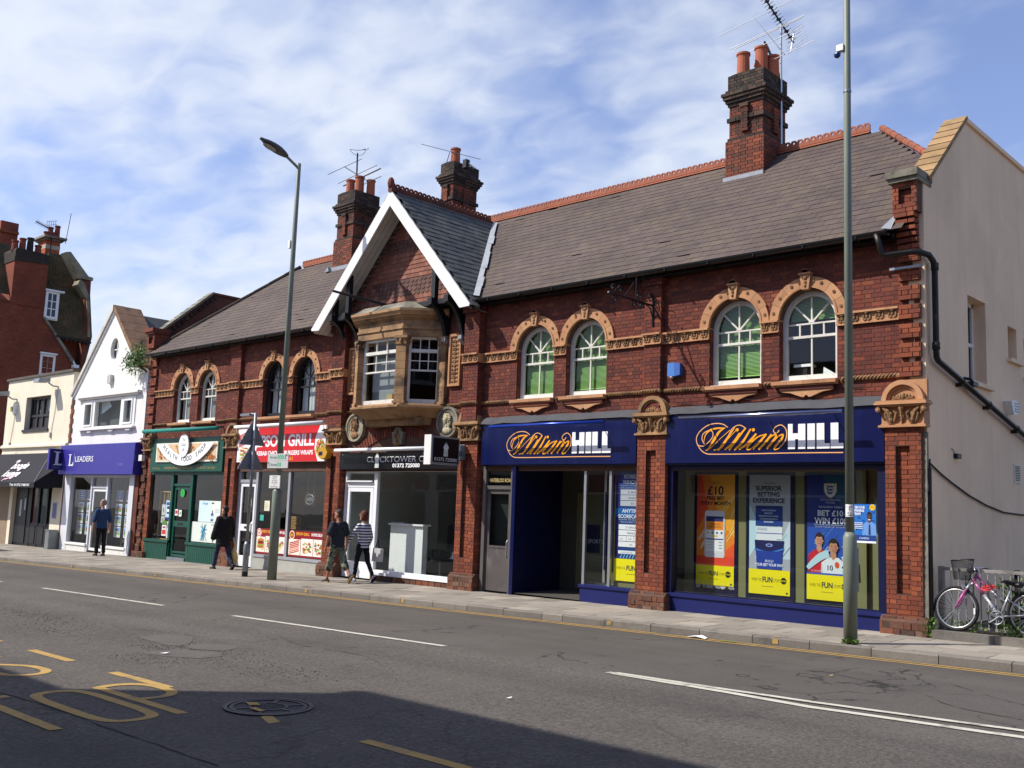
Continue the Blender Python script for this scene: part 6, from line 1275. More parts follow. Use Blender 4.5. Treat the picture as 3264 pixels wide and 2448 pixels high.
D = grp('shop_door', (-25.6, .08, g0), T); m = MB(); frame_rect(m, -25.97, -25.16, g0+.02, 2.27, .1, .05, .11); m.box(-25.87, -25.26, .052, .108, .9, 1.09); m.box(-25.87, -25.26, .052, .108, g0+.12, .2); m.build('leaf', UPVC, D); pane(-25.87, -25.26, 1.09, 2.17, .08, D, glass('dim_glass', (.35, .38, .36))); pane(-25.87, -25.26, .2, .9, .08, D, glass('dim_glass', (.35, .38, .36))); m = MB(); m.box(-25.65, -25.4, .04, .06, .97, 1.03); m.build('letter_flap', BLACK, D); MB().tube([(-25.22, .03, .85), (-25.22, .0, .88), (-25.22, .0, 1.12), (-25.22, .03, 1.15)], .02, 8).build('handle', ALU, D)
m = MB(); m.box(-25.05, -21.68, .02, .12, g0-.05, .2); m.build('stall_riser', mat('pale_render', '#a9a89f', .85, .1, 3), F); m = MB(); m.box(-25.07, -21.68, -.0, .13, .2, .28); m.box(-25.05, -21.68, .03, .12, 2.8, 2.865); m.box(-23.56, -23.46, .025, .13, .28, 2.8); m.build('window_frame', GREYFR, F); pane(-25.05, -23.56, .28, 2.8, .08, F); pane(-23.46, -21.68, .28, 2.8, .08, F)
room(-26.08, -21.68, .14, 4, g0+.03, 3.05, mat('grill_wall', '#4a3a30', .8, .15, 1.5), DARKIN, mat('grill_ceiling', '#6a5c50', .9))
co = thing('serving_counter', 'brown serving counter with a glass case inside the grill', 'counter', (-23.6, 2.0, g0)); m = MB(); m.box(-25.0, -21.9, 1.9, 2.5, g0+.03, 1.05); m.build('body', mat('counter_wood', '#7a5632', .6, .15, 3), co); m = MB(); m.box(-25.05, -21.85, 1.85, 2.55, 1.05, 1.09); m.build('top', STEEL, co); m = MB(); m.box(-23.2, -22.0, 1.95, 2.4, 1.09, 1.45); m.build('glass_case', STEEL, co)
mn = thing('menu_board', 'row of dim menu boards on the back wall inside the grill', 'menu', (-23.8, 3.9, 2.0)); p = Print(3.93)
for k in range(5): a = -25.6+k*.75; p.rect(a, a+.68, 1.75, 2.35, ('#8c1420', '#c8a060', '#2c2420', '#a8482c', '#d8c8a0')[k]); food(p, a+.05, a+.63, 1.8, 2.1, k+20, ('fries', 'salad', 'wrap')[k % 3]); [p.rect(a+.06, a+.5, 2.15+.05*j, 2.17+.05*j, '#e8e0d0') for j in range(3)]
p.done('boards', mn)
bs = thing('bag_stack', 'stack of brown paper bags on the sill behind the grill window', 'paper bags', (-23.8, .5, 1.0)); m = MB(); r = random.Random(3)
for i in range(8): m.box(-23.95+r.uniform(-.03, .03), -23.68+r.uniform(-.03, .03), .45, .62, 1.02+i*.045, 1.055+i*.045)
m.build('bag', mat('kraft_paper', '#a5824e', .9, .15), bs); m = MB(); m.box(-25.0, -21.75, .2, .75, .96, 1.0); m.build('window_shelf', DARKFR, F)
for i, (x0, x1, a, b) in enumerate(((-25.05, -23.57, 'EPSOM GRILL', 'TEL 749 361'), (-23.44, -21.7, 'EPSOM GRILL', 'HOME DELIVERY'))):
    t = thing('window_banner', ('red window banner with food photos and a red star, left of the grill window bar', 'red window banner with food photos and HOME DELIVERY, right of the grill window bar')[i], 'banner', ((x0+x1)/2, .075, .31), 'food banners in the grill window')
    p = Print(.074); w = x1-x0; p.rect(x0, x1, .3, 1.0, '#8c1420'); p.wr(a, x0+w*.2, .885, .075, '#e8a82a', x1=x0+w*.55, bold=.03); p.wr(b, x0+w*.6, .885, .075, '#f4f4f4', x1=x0+w*.97, bold=.03)
    p.oval(x0+.15, .88, .12, .12, '#f0ece4'); p.oval(x0+.15, .88, .1, .1, '#c8242c' if i == 0 else '#d88a24'); p.oval(x0+.15, .88, .075, .075, '#f4eee0' if i == 0 else '#7c2418'); p.poly([(x0+.15+(.06 if k % 2 == 0 else .025)*sin(k*pi/5), .88+(.06 if k % 2 == 0 else .025)*cos(k*pi/5)) for k in range(10)], '#c8242c' if i == 0 else '#e8b040')
    n = 3
    for k in range(n):
        a0, a1 = x0+.02+k*(w-.02)/n, x0+(k+1)*(w-.02)/n-.01; p.rect(a0, a1, .35, .8 if k else .77, ('#f0e6d4', '#efe8de', '#e8e2da')[k]); food(p, a0, a1, .36, .78, k+i*7, (('fries', 'salad', 'wrap'), ('meat', 'salad', 'salad'))[i][k])
    p.done('banner', t)
op = thing('open_sign', 'unlit round OPEN neon sign hanging in the grill window', 'neon sign', (-22.95, .35, 1.8)); m = MB(); m.box(-23.2, -22.72, .36, .38, 1.68, 2.03); m.build('back', BLACK, op); m = MB(); m.tube([(-22.96+.2*cos(i*pi/9), .34, 1.855+.13*sin(i*pi/9)) for i in range(18)], .008, 5, closed=True); m.text('OPEN', -23.11, 1.81, .1, .34, 0, x1=-22.81); m.tube([(-23.1, .37, 2.03), (-23.1, .37, 2.75)], .004, 4); m.tube([(-22.82, .37, 2.03), (-22.82, .37, 2.75)], .004, 4); m.build('neon_tube', mat('dead_neon', '#9aa4a8', .4), op)
for x, z, w, h, col, lb in ((-24.72, 1.5, .26, .28, '#e4e0c4', 'pale yellow handwritten notice taped inside the grill window'), (-24.9, 1.22, .18, .16, '#38b8a4', 'small turquoise sticker low in the grill window'), (-25.55, 1.6, .16, .22, '#e8e4e8', 'white notice taped to the grill door')):
    t = thing('notice', lb, 'notice', (x, .07, z)); p = Print(.07); p.rect(x, x+w, z, z+h, col)
    for k in range(4): p.rect(x+.03, x+w*(.6+.3*((k*7) % 3)/3), z+h*(.75-.18*k), z+h*(.79-.18*k), '#6a6a6a')
    p.done('sheet', t)

# ================= health food shop
g0 = zp(-29, 0); F = grp('shop_front', (-29, .05, g0), T)
sg = thing('fascia_sign', 'green health food shop sign with a curved white name band over sunflowers', 'shop sign', (-29, -.1, 2.6)); m = MB(); m.box(-31.25, -26.8, -.13, .08, 2.6, 3.66); m.build('panel', GREEN, sg)
bd = MB(); bd.box(-30.82, -27.06, -.17, -.13, 2.9, 3.5); bd.build('board', mat('board_edge', '#e4dfd0', .5), sg)
p = Print(-.1705); p.rect(-30.76, -27.12, 2.95, 3.46, '#d9bb92'); r = random.Random(9)
for i in range(60):
    x, z = r.uniform(-30.7, -27.2), r.uniform(2.97, 3.42); cc = r.choice(('#c8803c', '#d8a050', '#b86a34')); p.oval(x, z, .075, .055, cc, 9); p.oval(x, z, .032, .024, '#7a4424', 8)
    if i % 2: p.oval(x+.1, z-.05, .06, .03, r.choice(('#7f9c86', '#a8b89c')), 7)
cxh, R0, R1 = -28.92, 1.80, 2.12; zc = 2.78+R1
P = [(cxh+R1*1.12*cos(a), zc+R1*sin(a)) for a in [lerp(-pi/2-.86, -pi/2+.86, i/20) for i in range(21)]]+[(cxh+R0*1.0*cos(a), zc+R0*sin(a)) for a in [lerp(-pi/2+.78, -pi/2-.78, i/20) for i in range(21)]]
P = [(a, min(b, 3.47)) for a, b in P]; mb2 = MB(); mb2.prism(P, -.24, -.215, 'y'); mb2.prism([(cxh+.3*cos(i*pi/12), 3.4+.36*sin(i*pi/12)) for i in range(24)], -.27, -.24, 'y'); mb2.build('name_band', WHITEL, sg); p.done('sunflowers', sg)
p = Print(-.241, .0002); word = 'HEALTH FOOD SHOP'; n = len(word); Rm = 1.92
for i, ch in enumerate(word):
    if ch == ' ': continue
    a = -pi/2+lerp(-.70, .70, (i+.5)/n); cx, cz = cxh+Rm*1.06*cos(a), zc+Rm*sin(a); rot = a+pi/2
    fn = lambda u, v, cx=cx, cz=cz, rot=rot: (cx+(u*cos(rot)-v*sin(rot)), p.y, cz+(u*sin(rot)+v*cos(rot)))
    p.up(); p.text(ch, 0, -.075, .15, p.y, p.mi('#2c2a28'), fn=fn, center=0, bold=.015); w = .05
    for sx in (-1, 1): pass
q = Print(-.2705); 
for i, w in enumerate(('The', 'Good', 'Life')): q.wr(w, 0, 3.53-.155*i, .115, '#26262a', center=cxh+(0, .0, 0)[i], sx=.75)
q.done('oval_lettering', sg); p.done('band_lettering', sg)
p = Print(-.1305); p.wr('Incorporating', -31.05, 2.68, .06, '#a88a34', x1=-30.6); p.wr('THE GOOD LIFE NATURAL HEALTH CLINIC', -30.3, 2.68, .07, '#a88a34', x1=-28.5, bold=.01); p.wr('Tel: 01372 742 456', -28.3, 2.68, .07, '#a88a34', x1=-27.2); p.done('small_lettering', sg)
aw = thing('rolled_awning', 'rolled teal awning tube above the green health food sign', 'awning', (-29.2, -.3, 3.88)); m = MB(); m.tube([(-31.5, -.32, 3.90), (-26.9, -.32, 3.88)], .065, 10); m.build('fabric_roll', TEAL, aw, smooth=True)
for x in (-31.3, -29.2, -27.1): MB().tube([(x, -.3, 3.9), (x, .02, 3.95)], .02, 6).build('bracket', BLACK, aw)
for a, b in ((-31.45, -29.85), (-28.72, -26.72)):
    m = MB(); m.box(a, b, -.02, .1, g0-.1, .36); n = int((b-a)/.11)
    for i in range(n): m.box(a+i*.11+.006, a+i*.11+.1, -.032, -.02, g0-.05, .34)
    m.box(a-.02, b+.02, -.07, .12, .36, .44); m.build('stall_riser', GREEN, F)
m = MB(); m.box(-31.45, -31.35, -.02, .1, .44, 2.6); m.box(-29.95, -29.83, -.02, .12, g0, 2.6); m.box(-28.75, -28.62, -.02, .12, g0, 2.6); m.box(-26.8, -26.72, -.02, .1, .44, 2.6); m.box(-31.35, -26.8, -.01, .1, 2.5, 2.6); m.box(-29.83, -28.75, .0, .1, 2.15, 2.22); m.build('frame', GREEN, F)
pane(-31.35, -29.95, .44, 2.5, .05, F); pane(-28.62, -26.8, .44, 2.5, .05, F); pane(-29.83, -28.75, 2.22, 2.5, .05, F)
D = grp('shop_door', (-29.3, .08, g0), T); m = MB(); frame_rect(m, -29.82, -28.76, g0+.12, 2.14, .11, .04, .1); m.box(-29.71, -28.87, .042, .098, .88, 1.06); m.box(-29.71, -28.87, .042, .098, g0+.2, .12); m.build('leaf', GREEN, D); pane(-29.71, -28.87, 1.06, 2.03, .07, D); pane(-29.71, -28.87, .12, .88, .07, D); m = MB(); m.box(-29.45, -29.15, .03, .05, .94, 1.0); m.build('letter_flap', BLACK, D); m = MB(); m.box(-29.83, -28.75, -.06, .1, g0, g0+.1); m.build('step', STEEL, D)
room(-31.4, -26.75, .12, 3.6, g0+.03, 2.9, mat('shop_wall_grey', '#55504a', .9, .15, 1.2), WARMIN, GREYIN)
sh = thing('wooden_display_frame', 'pale wooden upright display frame in the left health food window', 'display frame', (-30.9, .5, .4)); m = MB(); frame_rect(m, -31.25, -30.55, .42, 1.98, .035, .3, .34); m.build('frame', mat('pale_wood', '#b89a5a', .6, .1), sh)
for x in (-31.0, -30.75): MB().box(x, x+.03, .32, .5, 1.5, 1.9).build('hook', mat('pale_wood', '#b89a5a', .6, .1), sh)
sv = thing('display_shelves', 'dim stocked shelves at the back of the health food shop', 'shelves', (-28, 3.2, 0)); r = random.Random(2)
m = MB()
for z in (.5, .95, 1.4, 1.85): m.box(-31, -27, 3.1, 3.5, z, z+.03)
m.build('shelf', WARMIN, sv); p = MB(); cols = [mat('jar_'+h, '#'+h, .5) for h in ('6a3a2a', '3a5a3a', '8a7a5a', '4a4a5a', '9a8a7a')]
for z in (.53, .98, 1.43, 1.88):
    x = -31
    while x < -27: w = r.uniform(.06, .14); p.box(x, x+w, 3.15, 3.3, z, z+r.uniform(.15, .3), r.randrange(5)); x += w+.02
stuff(p.build('stock', cols, sv))
def notice(x0, x1, z0, z1, y, lb, fn, cat='poster', grp_=None):
    t = thing('shop_poster', lb, cat, ((x0+x1)/2, y, z0), grp_); p = Print(y); fn(p, x0, x1, z0, z1); p.done('sheet', t)
def n_bottle(p, x0, x1, z0, z1):
    X, Z = PX(x0, x1), PX(z0, z1); p.rect(x0, x1, z0, z1, '#dfe6dc'); p.rect(x0, X(.55), z0, z1, '#cfe4e4'); p.wr('A.Vogel', X(.15), Z(.82), .07, '#2a86b8', x1=X(.4), bold=.03, shear=.2); p.rect(X(.58), X(.7), Z(.86), Z(.92), '#22262c'); p.rect(X(.62), X(.66), Z(.2), Z(.55), '#2a3a50'); p.rect(X(.58), X(.7), Z(.05), Z(.42), '#3a6a9a'); p.rect(X(.58), X(.7), Z(.15), Z(.3), '#c8dce4')
    for k in range(3): p.rect(X(.76), X(.94), Z(.6-.07*k), Z(.62-.07*k), '#9ac4cc')
def n_thistle(p, x0, x1, z0, z1):
    X, Z = PX(x0, x1), PX(z0, z1); p.rect(x0, x1, z0, z1, '#dde4da'); p.wr('A.Vogel', X(.7), Z(.85), .06, '#2a86b8', x1=X(.92), bold=.03, shear=.2); r = random.Random(5); cx, cz = X(.45), Z(.55)
    for i in range(36): a = r.uniform(-2.6, 2.6)+pi/2*0; l = r.uniform(.1, .3); p.line([(cx, cz), (cx+l*.8*sin(a), cz+l*cos(a)*(1.1 if cos(a) > 0 else .8))], [.03, .008], r.choice(('#2a8ab0', '#1a6a90', '#4ab0cc')), 1)
    for i in range(7): a = r.uniform(-.5, .5); p.line([(cx, cz-.05), (cx+a*.4, z0+.04)], [.03, .012], '#3a8aa8', 1)
notice(-28.25, -27.0, 1.08, 1.72, .045, 'pale herbal poster with a dropper bottle in the right health food window', n_bottle); notice(-28.6, -26.98, .47, 1.07, .043, 'white poster of a blue thistle in the right health food window', n_thistle)
def n_simple(bg, items):
    def f(p, x0, x1, z0, z1):
        X, Z = PX(x0, x1), PX(z0, z1); p.rect(x0, x1, z0, z1, bg)
        for (a, b, c_, d, h) in items: p.rect(X(a), X(b), Z(c_), Z(d), h)
    return f
notice(-30.3, -29.98, 1.08, 1.68, .042, 'blue and white bottle poster in the left health food window', n_simple('#b8d4e8', [(.1, .9, .75, .92, '#2c5a9a'), (.25, .75, .3, .7, '#22303c'), (.3, .7, .4, .55, '#e8ecf0'), (0, 1, 0, .12, '#2a3a7a')]))
notice(-30.45, -30.17, .56, 1.04, .04, 'green and red leaflet low in the left health food window', n_simple('#e8e0d8', [(0, 1, .7, 1, '#5a8a3a'), (.1, .9, .1, .4, '#c8322c'), (.2, .8, .5, .62, '#8a3a6a')])); notice(-30.14, -29.95, .5, 1.02, .04, 'pale lilac leaflet low in the left health food window', n_simple('#e0d8e8', [(.1, .9, .6, .9, '#9a7ab8'), (.2, .8, .2, .4, '#b8c878')]))
notice(-30.85, -30.62, 1.2, 1.55, .2, 'upper of two white cards hung on the wooden display frame', n_simple('#d8d8d4', [(.4, .6, .3, .7, '#2a2a2a')])); notice(-30.85, -30.62, .96, 1.17, .2, 'lower of two white cards hung on the wooden display frame', n_simple('#d8d8d4', [(.4, .6, .3, .7, '#4a4a3a')]))
def n_green(p, x0, x1, z0, z1): p.oval((x0+x1)/2, (z0+z1)/2, (x1-x0)/2, (z1-z0)/2, '#2aa84a'); p.wr('25', 0, (z0+z1)/2-.03, .07, '#1a5a2a', center=(x0+x1)/2)
notice(-29.44, -29.16, 1.8, 2.06, .038, 'round green sticker at the top of the green shop door', n_green, 'sticker'); notice(-29.68, -29.5, 1.22, 1.42, .036, 'red and white sticker on the green shop door', n_simple('#e8e4e0', [(.1, .9, .3, .8, '#c8262c')]), 'sticker'); notice(-29.44, -29.26, 1.2, 1.4, .036, 'white and green sticker on the green shop door', n_simple('#dfe6de', [(.3, .7, .3, .7, '#3a8a4a')]), 'sticker')
# ------------------------------------------------------------------ white gabled house (estate agent)
WH = thing('white_gabled_house', 'white rendered house with a steep gable, oval window and a blue estate agent sign', 'building', (-35.1, 2, 0)); WX0, WX1 = -37.95, -32.15
gz = lambda x: 8.45-1.03*abs(x+35.05)
m = MB(); ov = [(-34.85+.31*cos(i*pi/10), 6.99+.40*sin(i*pi/10)) for i in range(20)]; m.prism([(WX0, 3.3), (WX1, 3.3), (WX1, 6.0), (-32.35, 6.0), (-32.35, 5.85), (-32.9, 6.23), (-35.05, 8.45), (WX0, 5.45)], .0, .3, 'y'); fw = m.build('front_wall', WHITEWALL, WH)
ct = [MB().prism(ov, -.1, .16, 'y').build('opening', WHITEWALL), MB().box(-37.0, -32.85, -.1, .5, 4.17, 5.2).build('opening', WHITEWALL)]
for k in ct: md = fw.modifiers.new('opening', 'BOOLEAN'); md.object = k; md.solver = 'EXACT'
dg = bpy.context.evaluated_depsgraph_get(); me = bpy.data.meshes.new_from_object(fw.evaluated_get(dg)); fw.modifiers.clear(); fw.data = me
for k in ct: bpy.data.objects.remove(k)
ow = grp('oval_window', (-34.85, .1, 6.99), WH); MB().prism(ov, .14, .17, 'y').build('pane', glass('dim_glass', (.35, .38, .36)), ow); MB().prism(ov, .2, .22, 'y').build('backing', GREYIN, ow)
m = MB(); m.box(-34.87, -34.83, .1, .14, 6.6, 7.38); m.box(-35.15, -34.55, .1, .14, 6.97, 7.01); m.build('glazing_bar', WHITE, ow)
for s, n in ((-1, 2), (1, 0)):
    if s < 0:
        m = MB(); m.prism([(-35.05, 8.62), (-35.05, 8.42), (WX0-.02, 5.42), (WX0-.12, 5.5)], -.1, .3, 'y'); m.build('verge_moulding', mat('dirty_white_moulding', '#cfc9bb', .8, .12, 3, stain='#8a8474', st=(.5, .75), ss=3), WH); m = MB(); m.prism([(-35.05, 8.4), (-35.05, 8.3), (WX0+.02, 5.32), (WX0+.0, 5.42)], -.05, .0, 'y'); m.build('verge_bead', WHITEWALL, WH)
    else:
        n = 7; A, B = Vector((-35.05, 8.62)), Vector((-32.75, 6.28)); d = (B-A)/n; q = Vector((.045, .05))
        for i in range(n): p0, p1 = A+d*(i+.02), A+d*(i+.98); m = MB(); m.prism([tuple(p0), tuple(p1), tuple(p1-Vector((.12, .1))), tuple(p0-Vector((.12, .1)))], -.07, .95, 'y'); m.build('coping_stone', mat('brown_coping', '#8a6a50', .9, .2, 3, stain='#4f4234', st=(.5, .7), ss=2), WH)
m = MB(); m.quad((-35.05, .9, 8.4), (-35.05, 6, 8.4), (-31.9, 6, 5.4), (-31.9, .9, 5.4)); m.quad((-35.05, .3, 8.4), (-35.05, 6, 8.4), (WX0, 6, 5.4), (WX0, .3, 5.4)); m.quad((-34.2, 1.2, 7.6), (-31.95, 1.2, 7.35), (-31.95, 6, 7.35), (-34.2, 6, 7.6)); m.build('roof', SLATEG, WH)
m = MB(); m.box(WX0, WX1, .3, 6, -.5, 5.4, skip='fb'); m.box(-32.5, -31.95, .3, 4, 5.4, 7.1); m.build('flank_wall', WHITEWALL, WH)
wn = grp('window', (-35, .06, 4.17), WH); m = MB(); m.box(-37.0, -36.86, -.03, .12, 4.17, 5.2); m.box(-32.99, -32.85, -.03, .12, 4.17, 5.2); m.box(-36.1, -35.95, -.03, .12, 4.17, 5.2); m.box(-33.92, -33.75, -.03, .12, 4.17, 5.2); m.box(-36.86, -32.99, -.02, .12, 5.13, 5.2); m.box(-36.86, -32.99, -.02, .12, 4.17, 4.23); m.build('frame', WHITE, wn)
for a, b in ((-36.86, -36.1), (-33.75, -32.99)): m = MB(); frame_rect(m, a+.05, b-.05, 4.25, 5.12, .06, -.05, .0); m.build('casement', UPVC, wn)
for a, b in ((-36.86, -36.1), (-35.95, -33.92), (-33.75, -32.99)): pane(a, b, 4.2, 5.15, .06, wn, GLASS)
m = MB(); m.quad((-36.9, .4, 4.2), (-32.9, .4, 4.2), (-32.9, .4, 5.2), (-36.9, .4, 5.2)); m.build('room_backing', mat('dim_room', '#4a4c4c', .9, .3, 1.5), wn); m = MB(); m.quad((-35.9, .2, 4.7), (-35.1, .2, 4.95), (-35.3, .2, 5.15), (-35.9, .2, 5.15)); m.quad((-33.7, .2, 4.3), (-33.3, .2, 4.7), (-33.1, .2, 5.15), (-33.7, .2, 5.15)); m.build('curtain', NETC, wn)
m = MB(); m.box(-37.35, -32.5, -.16, .0, 5.3, 5.38); m.box(-37.25, -32.6, -.1, .0, 5.24, 5.3); m.build('window_hood', WHITEWALL, wn); m = MB(); m.box(-37.1, -32.75, -.14, .02, 4.1, 4.165); 
for x in (-36.3, -34.6, -33.3): m.box(x, x+.3, -.1, .0, 4.02, 4.1)
m.build('sill', WHITEWALL, wn)
z = 3.7
for i in range(9): MB().box(-38.02+(.0 if i % 2 else .06), -37.82 if i % 2 else -37.75, -.03, .02, z, z+.17).build('quoin_brick', SOOTBRICK, WH); z += .18
sg = thing('fascia_sign', 'deep blue estate agent sign with a white L and LEADERS lettering', 'shop sign', (-35, -.1, 2.48)); m = MB(); m.prism([(-.02, 2.48), (-.32, 2.5), (-.3, 3.55), (-.02, 3.6)], -37.9, -32.05, 'x'); m.build('panel', INDIGO, sg)
def serif_L(p, x, z, w, h, col):
    p.poly([(x, z), (x+w, z), (x+w*1.0, z+h*.34), (x+w*.93, z+h*.34), (x+w*.82, z+h*.14), (x+w*.42, z+h*.11), (x+w*.42, z+h*.93), (x+w*.62, z+h*.96), (x+w*.62, z+h), (x, z+h), (x, z+h*.96), (x+w*.2, z+h*.93), (x+w*.16, z+h*.07), (x, z+h*.04)], col)
p = Print(-.325); serif_L(p, -37.1, 2.8, .42, .42, '#e4e4ee'); p.rect(-36.62, -36.60, 2.82, 3.24, '#b8b8d0'); p.wr('LEADERS', -36.52, 2.95, .2, '#e4e4ee', x1=-35.05, bold=.012); p.wr('01372', -33.15, 2.8, .07, '#8a8ac0', x1=-32.75); p.done('lettering', sg)
pj = thing('projecting_sign', 'dark blue box sign with a big white L, sticking out left of the estate agent', 'shop sign', (-37.75, -.4, 2.65)); m = MB(); m.box(-37.85, -37.7, -.78, -.06, 2.65, 3.42); m.build('case', INDIGO, pj)
p = Print(0); p.rect(.03, .69, 2.68, 3.39, '#14124c'); serif_L(p, .16, 2.82, .42, .5, '#d4d4e4'); p.wr('LEADERS', .14, 2.71, .07, '#7a7ab0', x1=.58); side_print(p, -37.699, -.78, pj, 'face')
F = grp('shop_front', (-35, .05, -.2), WH); g0 = zp(-35, 0); WF = mat('grey_white_paint', '#d4d6da', .5, .05, 2)
m = MB(); m.box(-37.9, -37.35, -.05, .1, g0-.1, 2.5); m.box(-32.75, -32.42, -.05, .1, g0-.1, 2.5); m.box(-35.72, -35.64, -.02, .1, g0, 2.5); m.box(-34.5, -34.38, -.02, .1, g0, 2.5); m.box(-37.35, -32.75, -.01, .1, 2.4, 2.5); m.box(-35.64, -34.5, .0, .1, 2.02, 2.1); m.build('frame', WF, F)
for a, b in ((-37.38, -35.72), (-34.4, -32.72)):
    m = MB(); m.box(a, b, -.03, .1, g0-.1, -.02); m.box(a-.04, b+.02, -.08, .1, -.02, .05)
    for i in range(int((b-a)/.09)): m.box(a+.01+i*.09, a+.08+i*.09, -.04, -.03, g0-.05, -.03)
    m.build('stall_riser', WHITE, F)
pane(-37.35, -35.72, .05, 2.4, .05, F); pane(-34.38, -32.75, .05, 2.4, .05, F); pane(-35.64, -34.5, 2.1, 2.4, .05, F)
D = grp('shop_door', (-35.1, .06, g0), WH); m = MB(); frame_rect(m, -35.62, -34.52, g0+.06, 2.0, .09, .03, .09); m.build('leaf', UPVC, D); pane(-35.53, -34.61, g0+.15, 1.91, .06, D); MB().tube([(-35.5, .0, .7), (-35.5, .0, 1.2)], .02, 6).build('handle', STEEL, D)
m = MB(); m.box(-37.9, -32.2, .1, 4, g0+.02, 2.6, skip='fd'); m.build('room_wall', mat('agent_wall', '#8a8078', .9, .1), F); MB().quad((-37.9, 0, g0+.02), (-32.2, 0, g0+.02), (-32.2, 4, g0+.02), (-37.9, 4, g0+.02)).build('room_floor', WARMIN, F); m = MB(); m.box(-37.3, -32.6, 1.3, 1.35, g0, 2.0); m.build('display_screen', mat('agent_screen', '#5a5450', .9, .2), F)
m = MB(); m.box(-32.42, -32.15, -.02, .3, g0-.1, 3.4); m.build('brick_pier', SOOTBRICK, F); m = MB(); m.box(-38.02, -37.9, -.03, .3, g0-.1, 3.4); m.build('brick_pier', BRICKO, F)
for k, (x, z, w_, h_, cc) in enumerate(((-36.9, 0, 1.5, .74, '#5a4030'), (-34.2, 0, 1.4, .74, '#5a4030'))): dk_ = thing('office_desk', ('brown desk deep inside the left estate agent window', 'brown desk deep inside the right estate agent window')[k], 'desk', (x, 3, 0)); m = MB(); m.box(x, x+w_, 2.4, 3.0, g0+.72, g0+.76); m.box(x, x+.04, 2.4, 3.0, g0+.02, g0+.72); m.box(x+w_-.04, x+w_, 2.4, 3.0, g0+.02, g0+.72); m.build('desk', mat('agent_desk', cc, .6, .1), dk_); MB().box(x+.5, x+1.0, 2.7, 2.75, g0+.8, g0+1.15).build('screen', BLACK, dk_)
hues = ('#6fa6dc', '#8abf5c', '#c9a26a', '#d8d4cc', '#5a8a3c', '#b0643c')
for col, xc in enumerate((-37.35, -36.62, -34.33, -33.6)):
    rows = ('top blue', 'second', 'third', 'lowest'); cols = ('far left', 'inner left', 'inner right', 'far right')
    for row in range(4):
        z = (1.6, 1.14, .74, .35)[row]; w = .48
        t = thing('property_card', '%s property card in the %s column of the estate agent windows' % (rows[row], cols[col]), 'picture card', (xc+w/2, .3, z), 'property cards in the estate agent windows'); p = Print(.3); r = random.Random(col*9+row); p.rect(xc, xc+w, z, z+.36, '#e8e8ea')
        if row == 0: p.rect(xc+.02, xc+w-.02, z+.02, z+.34, '#2a3a9a'); [p.rect(xc+.1, xc+w-.1, z+.06+.07*k, z+.09+.07*k, '#c8d0e8') for k in range(4)]
        else:
            p.rect(xc+.03, xc+w-.03, z+.09, z+.33, '#7ab0e0'); p.poly([(xc+.06, z+.12), (xc+.4, z+.12), (xc+.4, z+.22), (xc+.23, z+.3), (xc+.06, z+.22)], r.choice(hues[2:])); p.poly([(xc+.05, z+.22), (xc+.41, z+.22), (xc+.23, z+.31)], r.choice(('#8a4a34', '#5a4a44', '#a8603c'))); p.rect(xc+.03, xc+w-.03, z+.09, z+.14, r.choice(('#6fa03c', '#4f8034', '#8ab858')))
            for k in range(3): p.rect(xc+.1+.1*k, xc+.15+.1*k, z+.15, z+.2, '#3a4450')
            p.rect(xc+.05, xc+.3, z+.04, z+.055, '#6a6a70')
        p.done('card', t)
for xc in (-36.78, -33.78): m = MB(); m.box(xc, xc+.05, .31, .33, .1, 2.3); m.build('hanging_rail', DARKFR, F)
ab = thing('alarm_box', 'narrow pale alarm box below the oval window on the white gable', 'alarm box', (-34.85, -.1, 5.8)); m = MB(); m.prism([(-34.98, 5.72), (-34.75, 5.75), (-34.74, 6.05), (-34.95, 6.08)], -.12, .0, 'y'); m.build('case', mat('pale_plastic', '#c9c6be', .5, .05), ab); m = MB(); [m.box(-34.96, -34.84, -.125, -.12, 5.78+i*.05, 5.80+i*.05) for i in range(5)]; m.build('grille', GREYFR, ab)

# ------------------------------------------------------------------ cream flat-roofed bar
BL = thing('flat_roofed_bar', 'low cream building with flat roof, dark timber window and black awning', 'building', (-41.2, 2, 0)); BX0, BX1 = -44.45, -38.05
m = MB(); m.box(BX0, BX1, 0, 8, 3.4, 6.4); m.build('upper_wall', CREAM, BL).modifiers.new('opening', 'BOOLEAN'); uw = bpy.context.scene.objects['upper_wall'] if 'upper_wall' in bpy.context.scene.objects else None
ck = MB().box(-42.4, -40.0, -.2, .4, 4.3, 5.62).build('opening', CREAM); uw.modifiers[0].object = ck; uw.modifiers[0].solver = 'EXACT'; dg = bpy.context.evaluated_depsgraph_get(); me = bpy.data.meshes.new_from_object(uw.evaluated_get(dg)); uw.modifiers.clear(); uw.data = me; bpy.data.objects.remove(ck)
m = MB(); m.box(BX0-.06, BX1+.05, -.08, 8, 6.4, 6.5); m.build('parapet_coping', mat('dark_coping', '#5a534c', .9, .2, 3), BL); m = MB(); m.prism([(-.1, 3.58), (-.1, 3.66), (0, 3.72), (0, 3.52)], BX0, BX1, 'x'); m.build('string_course', CREAM, BL)
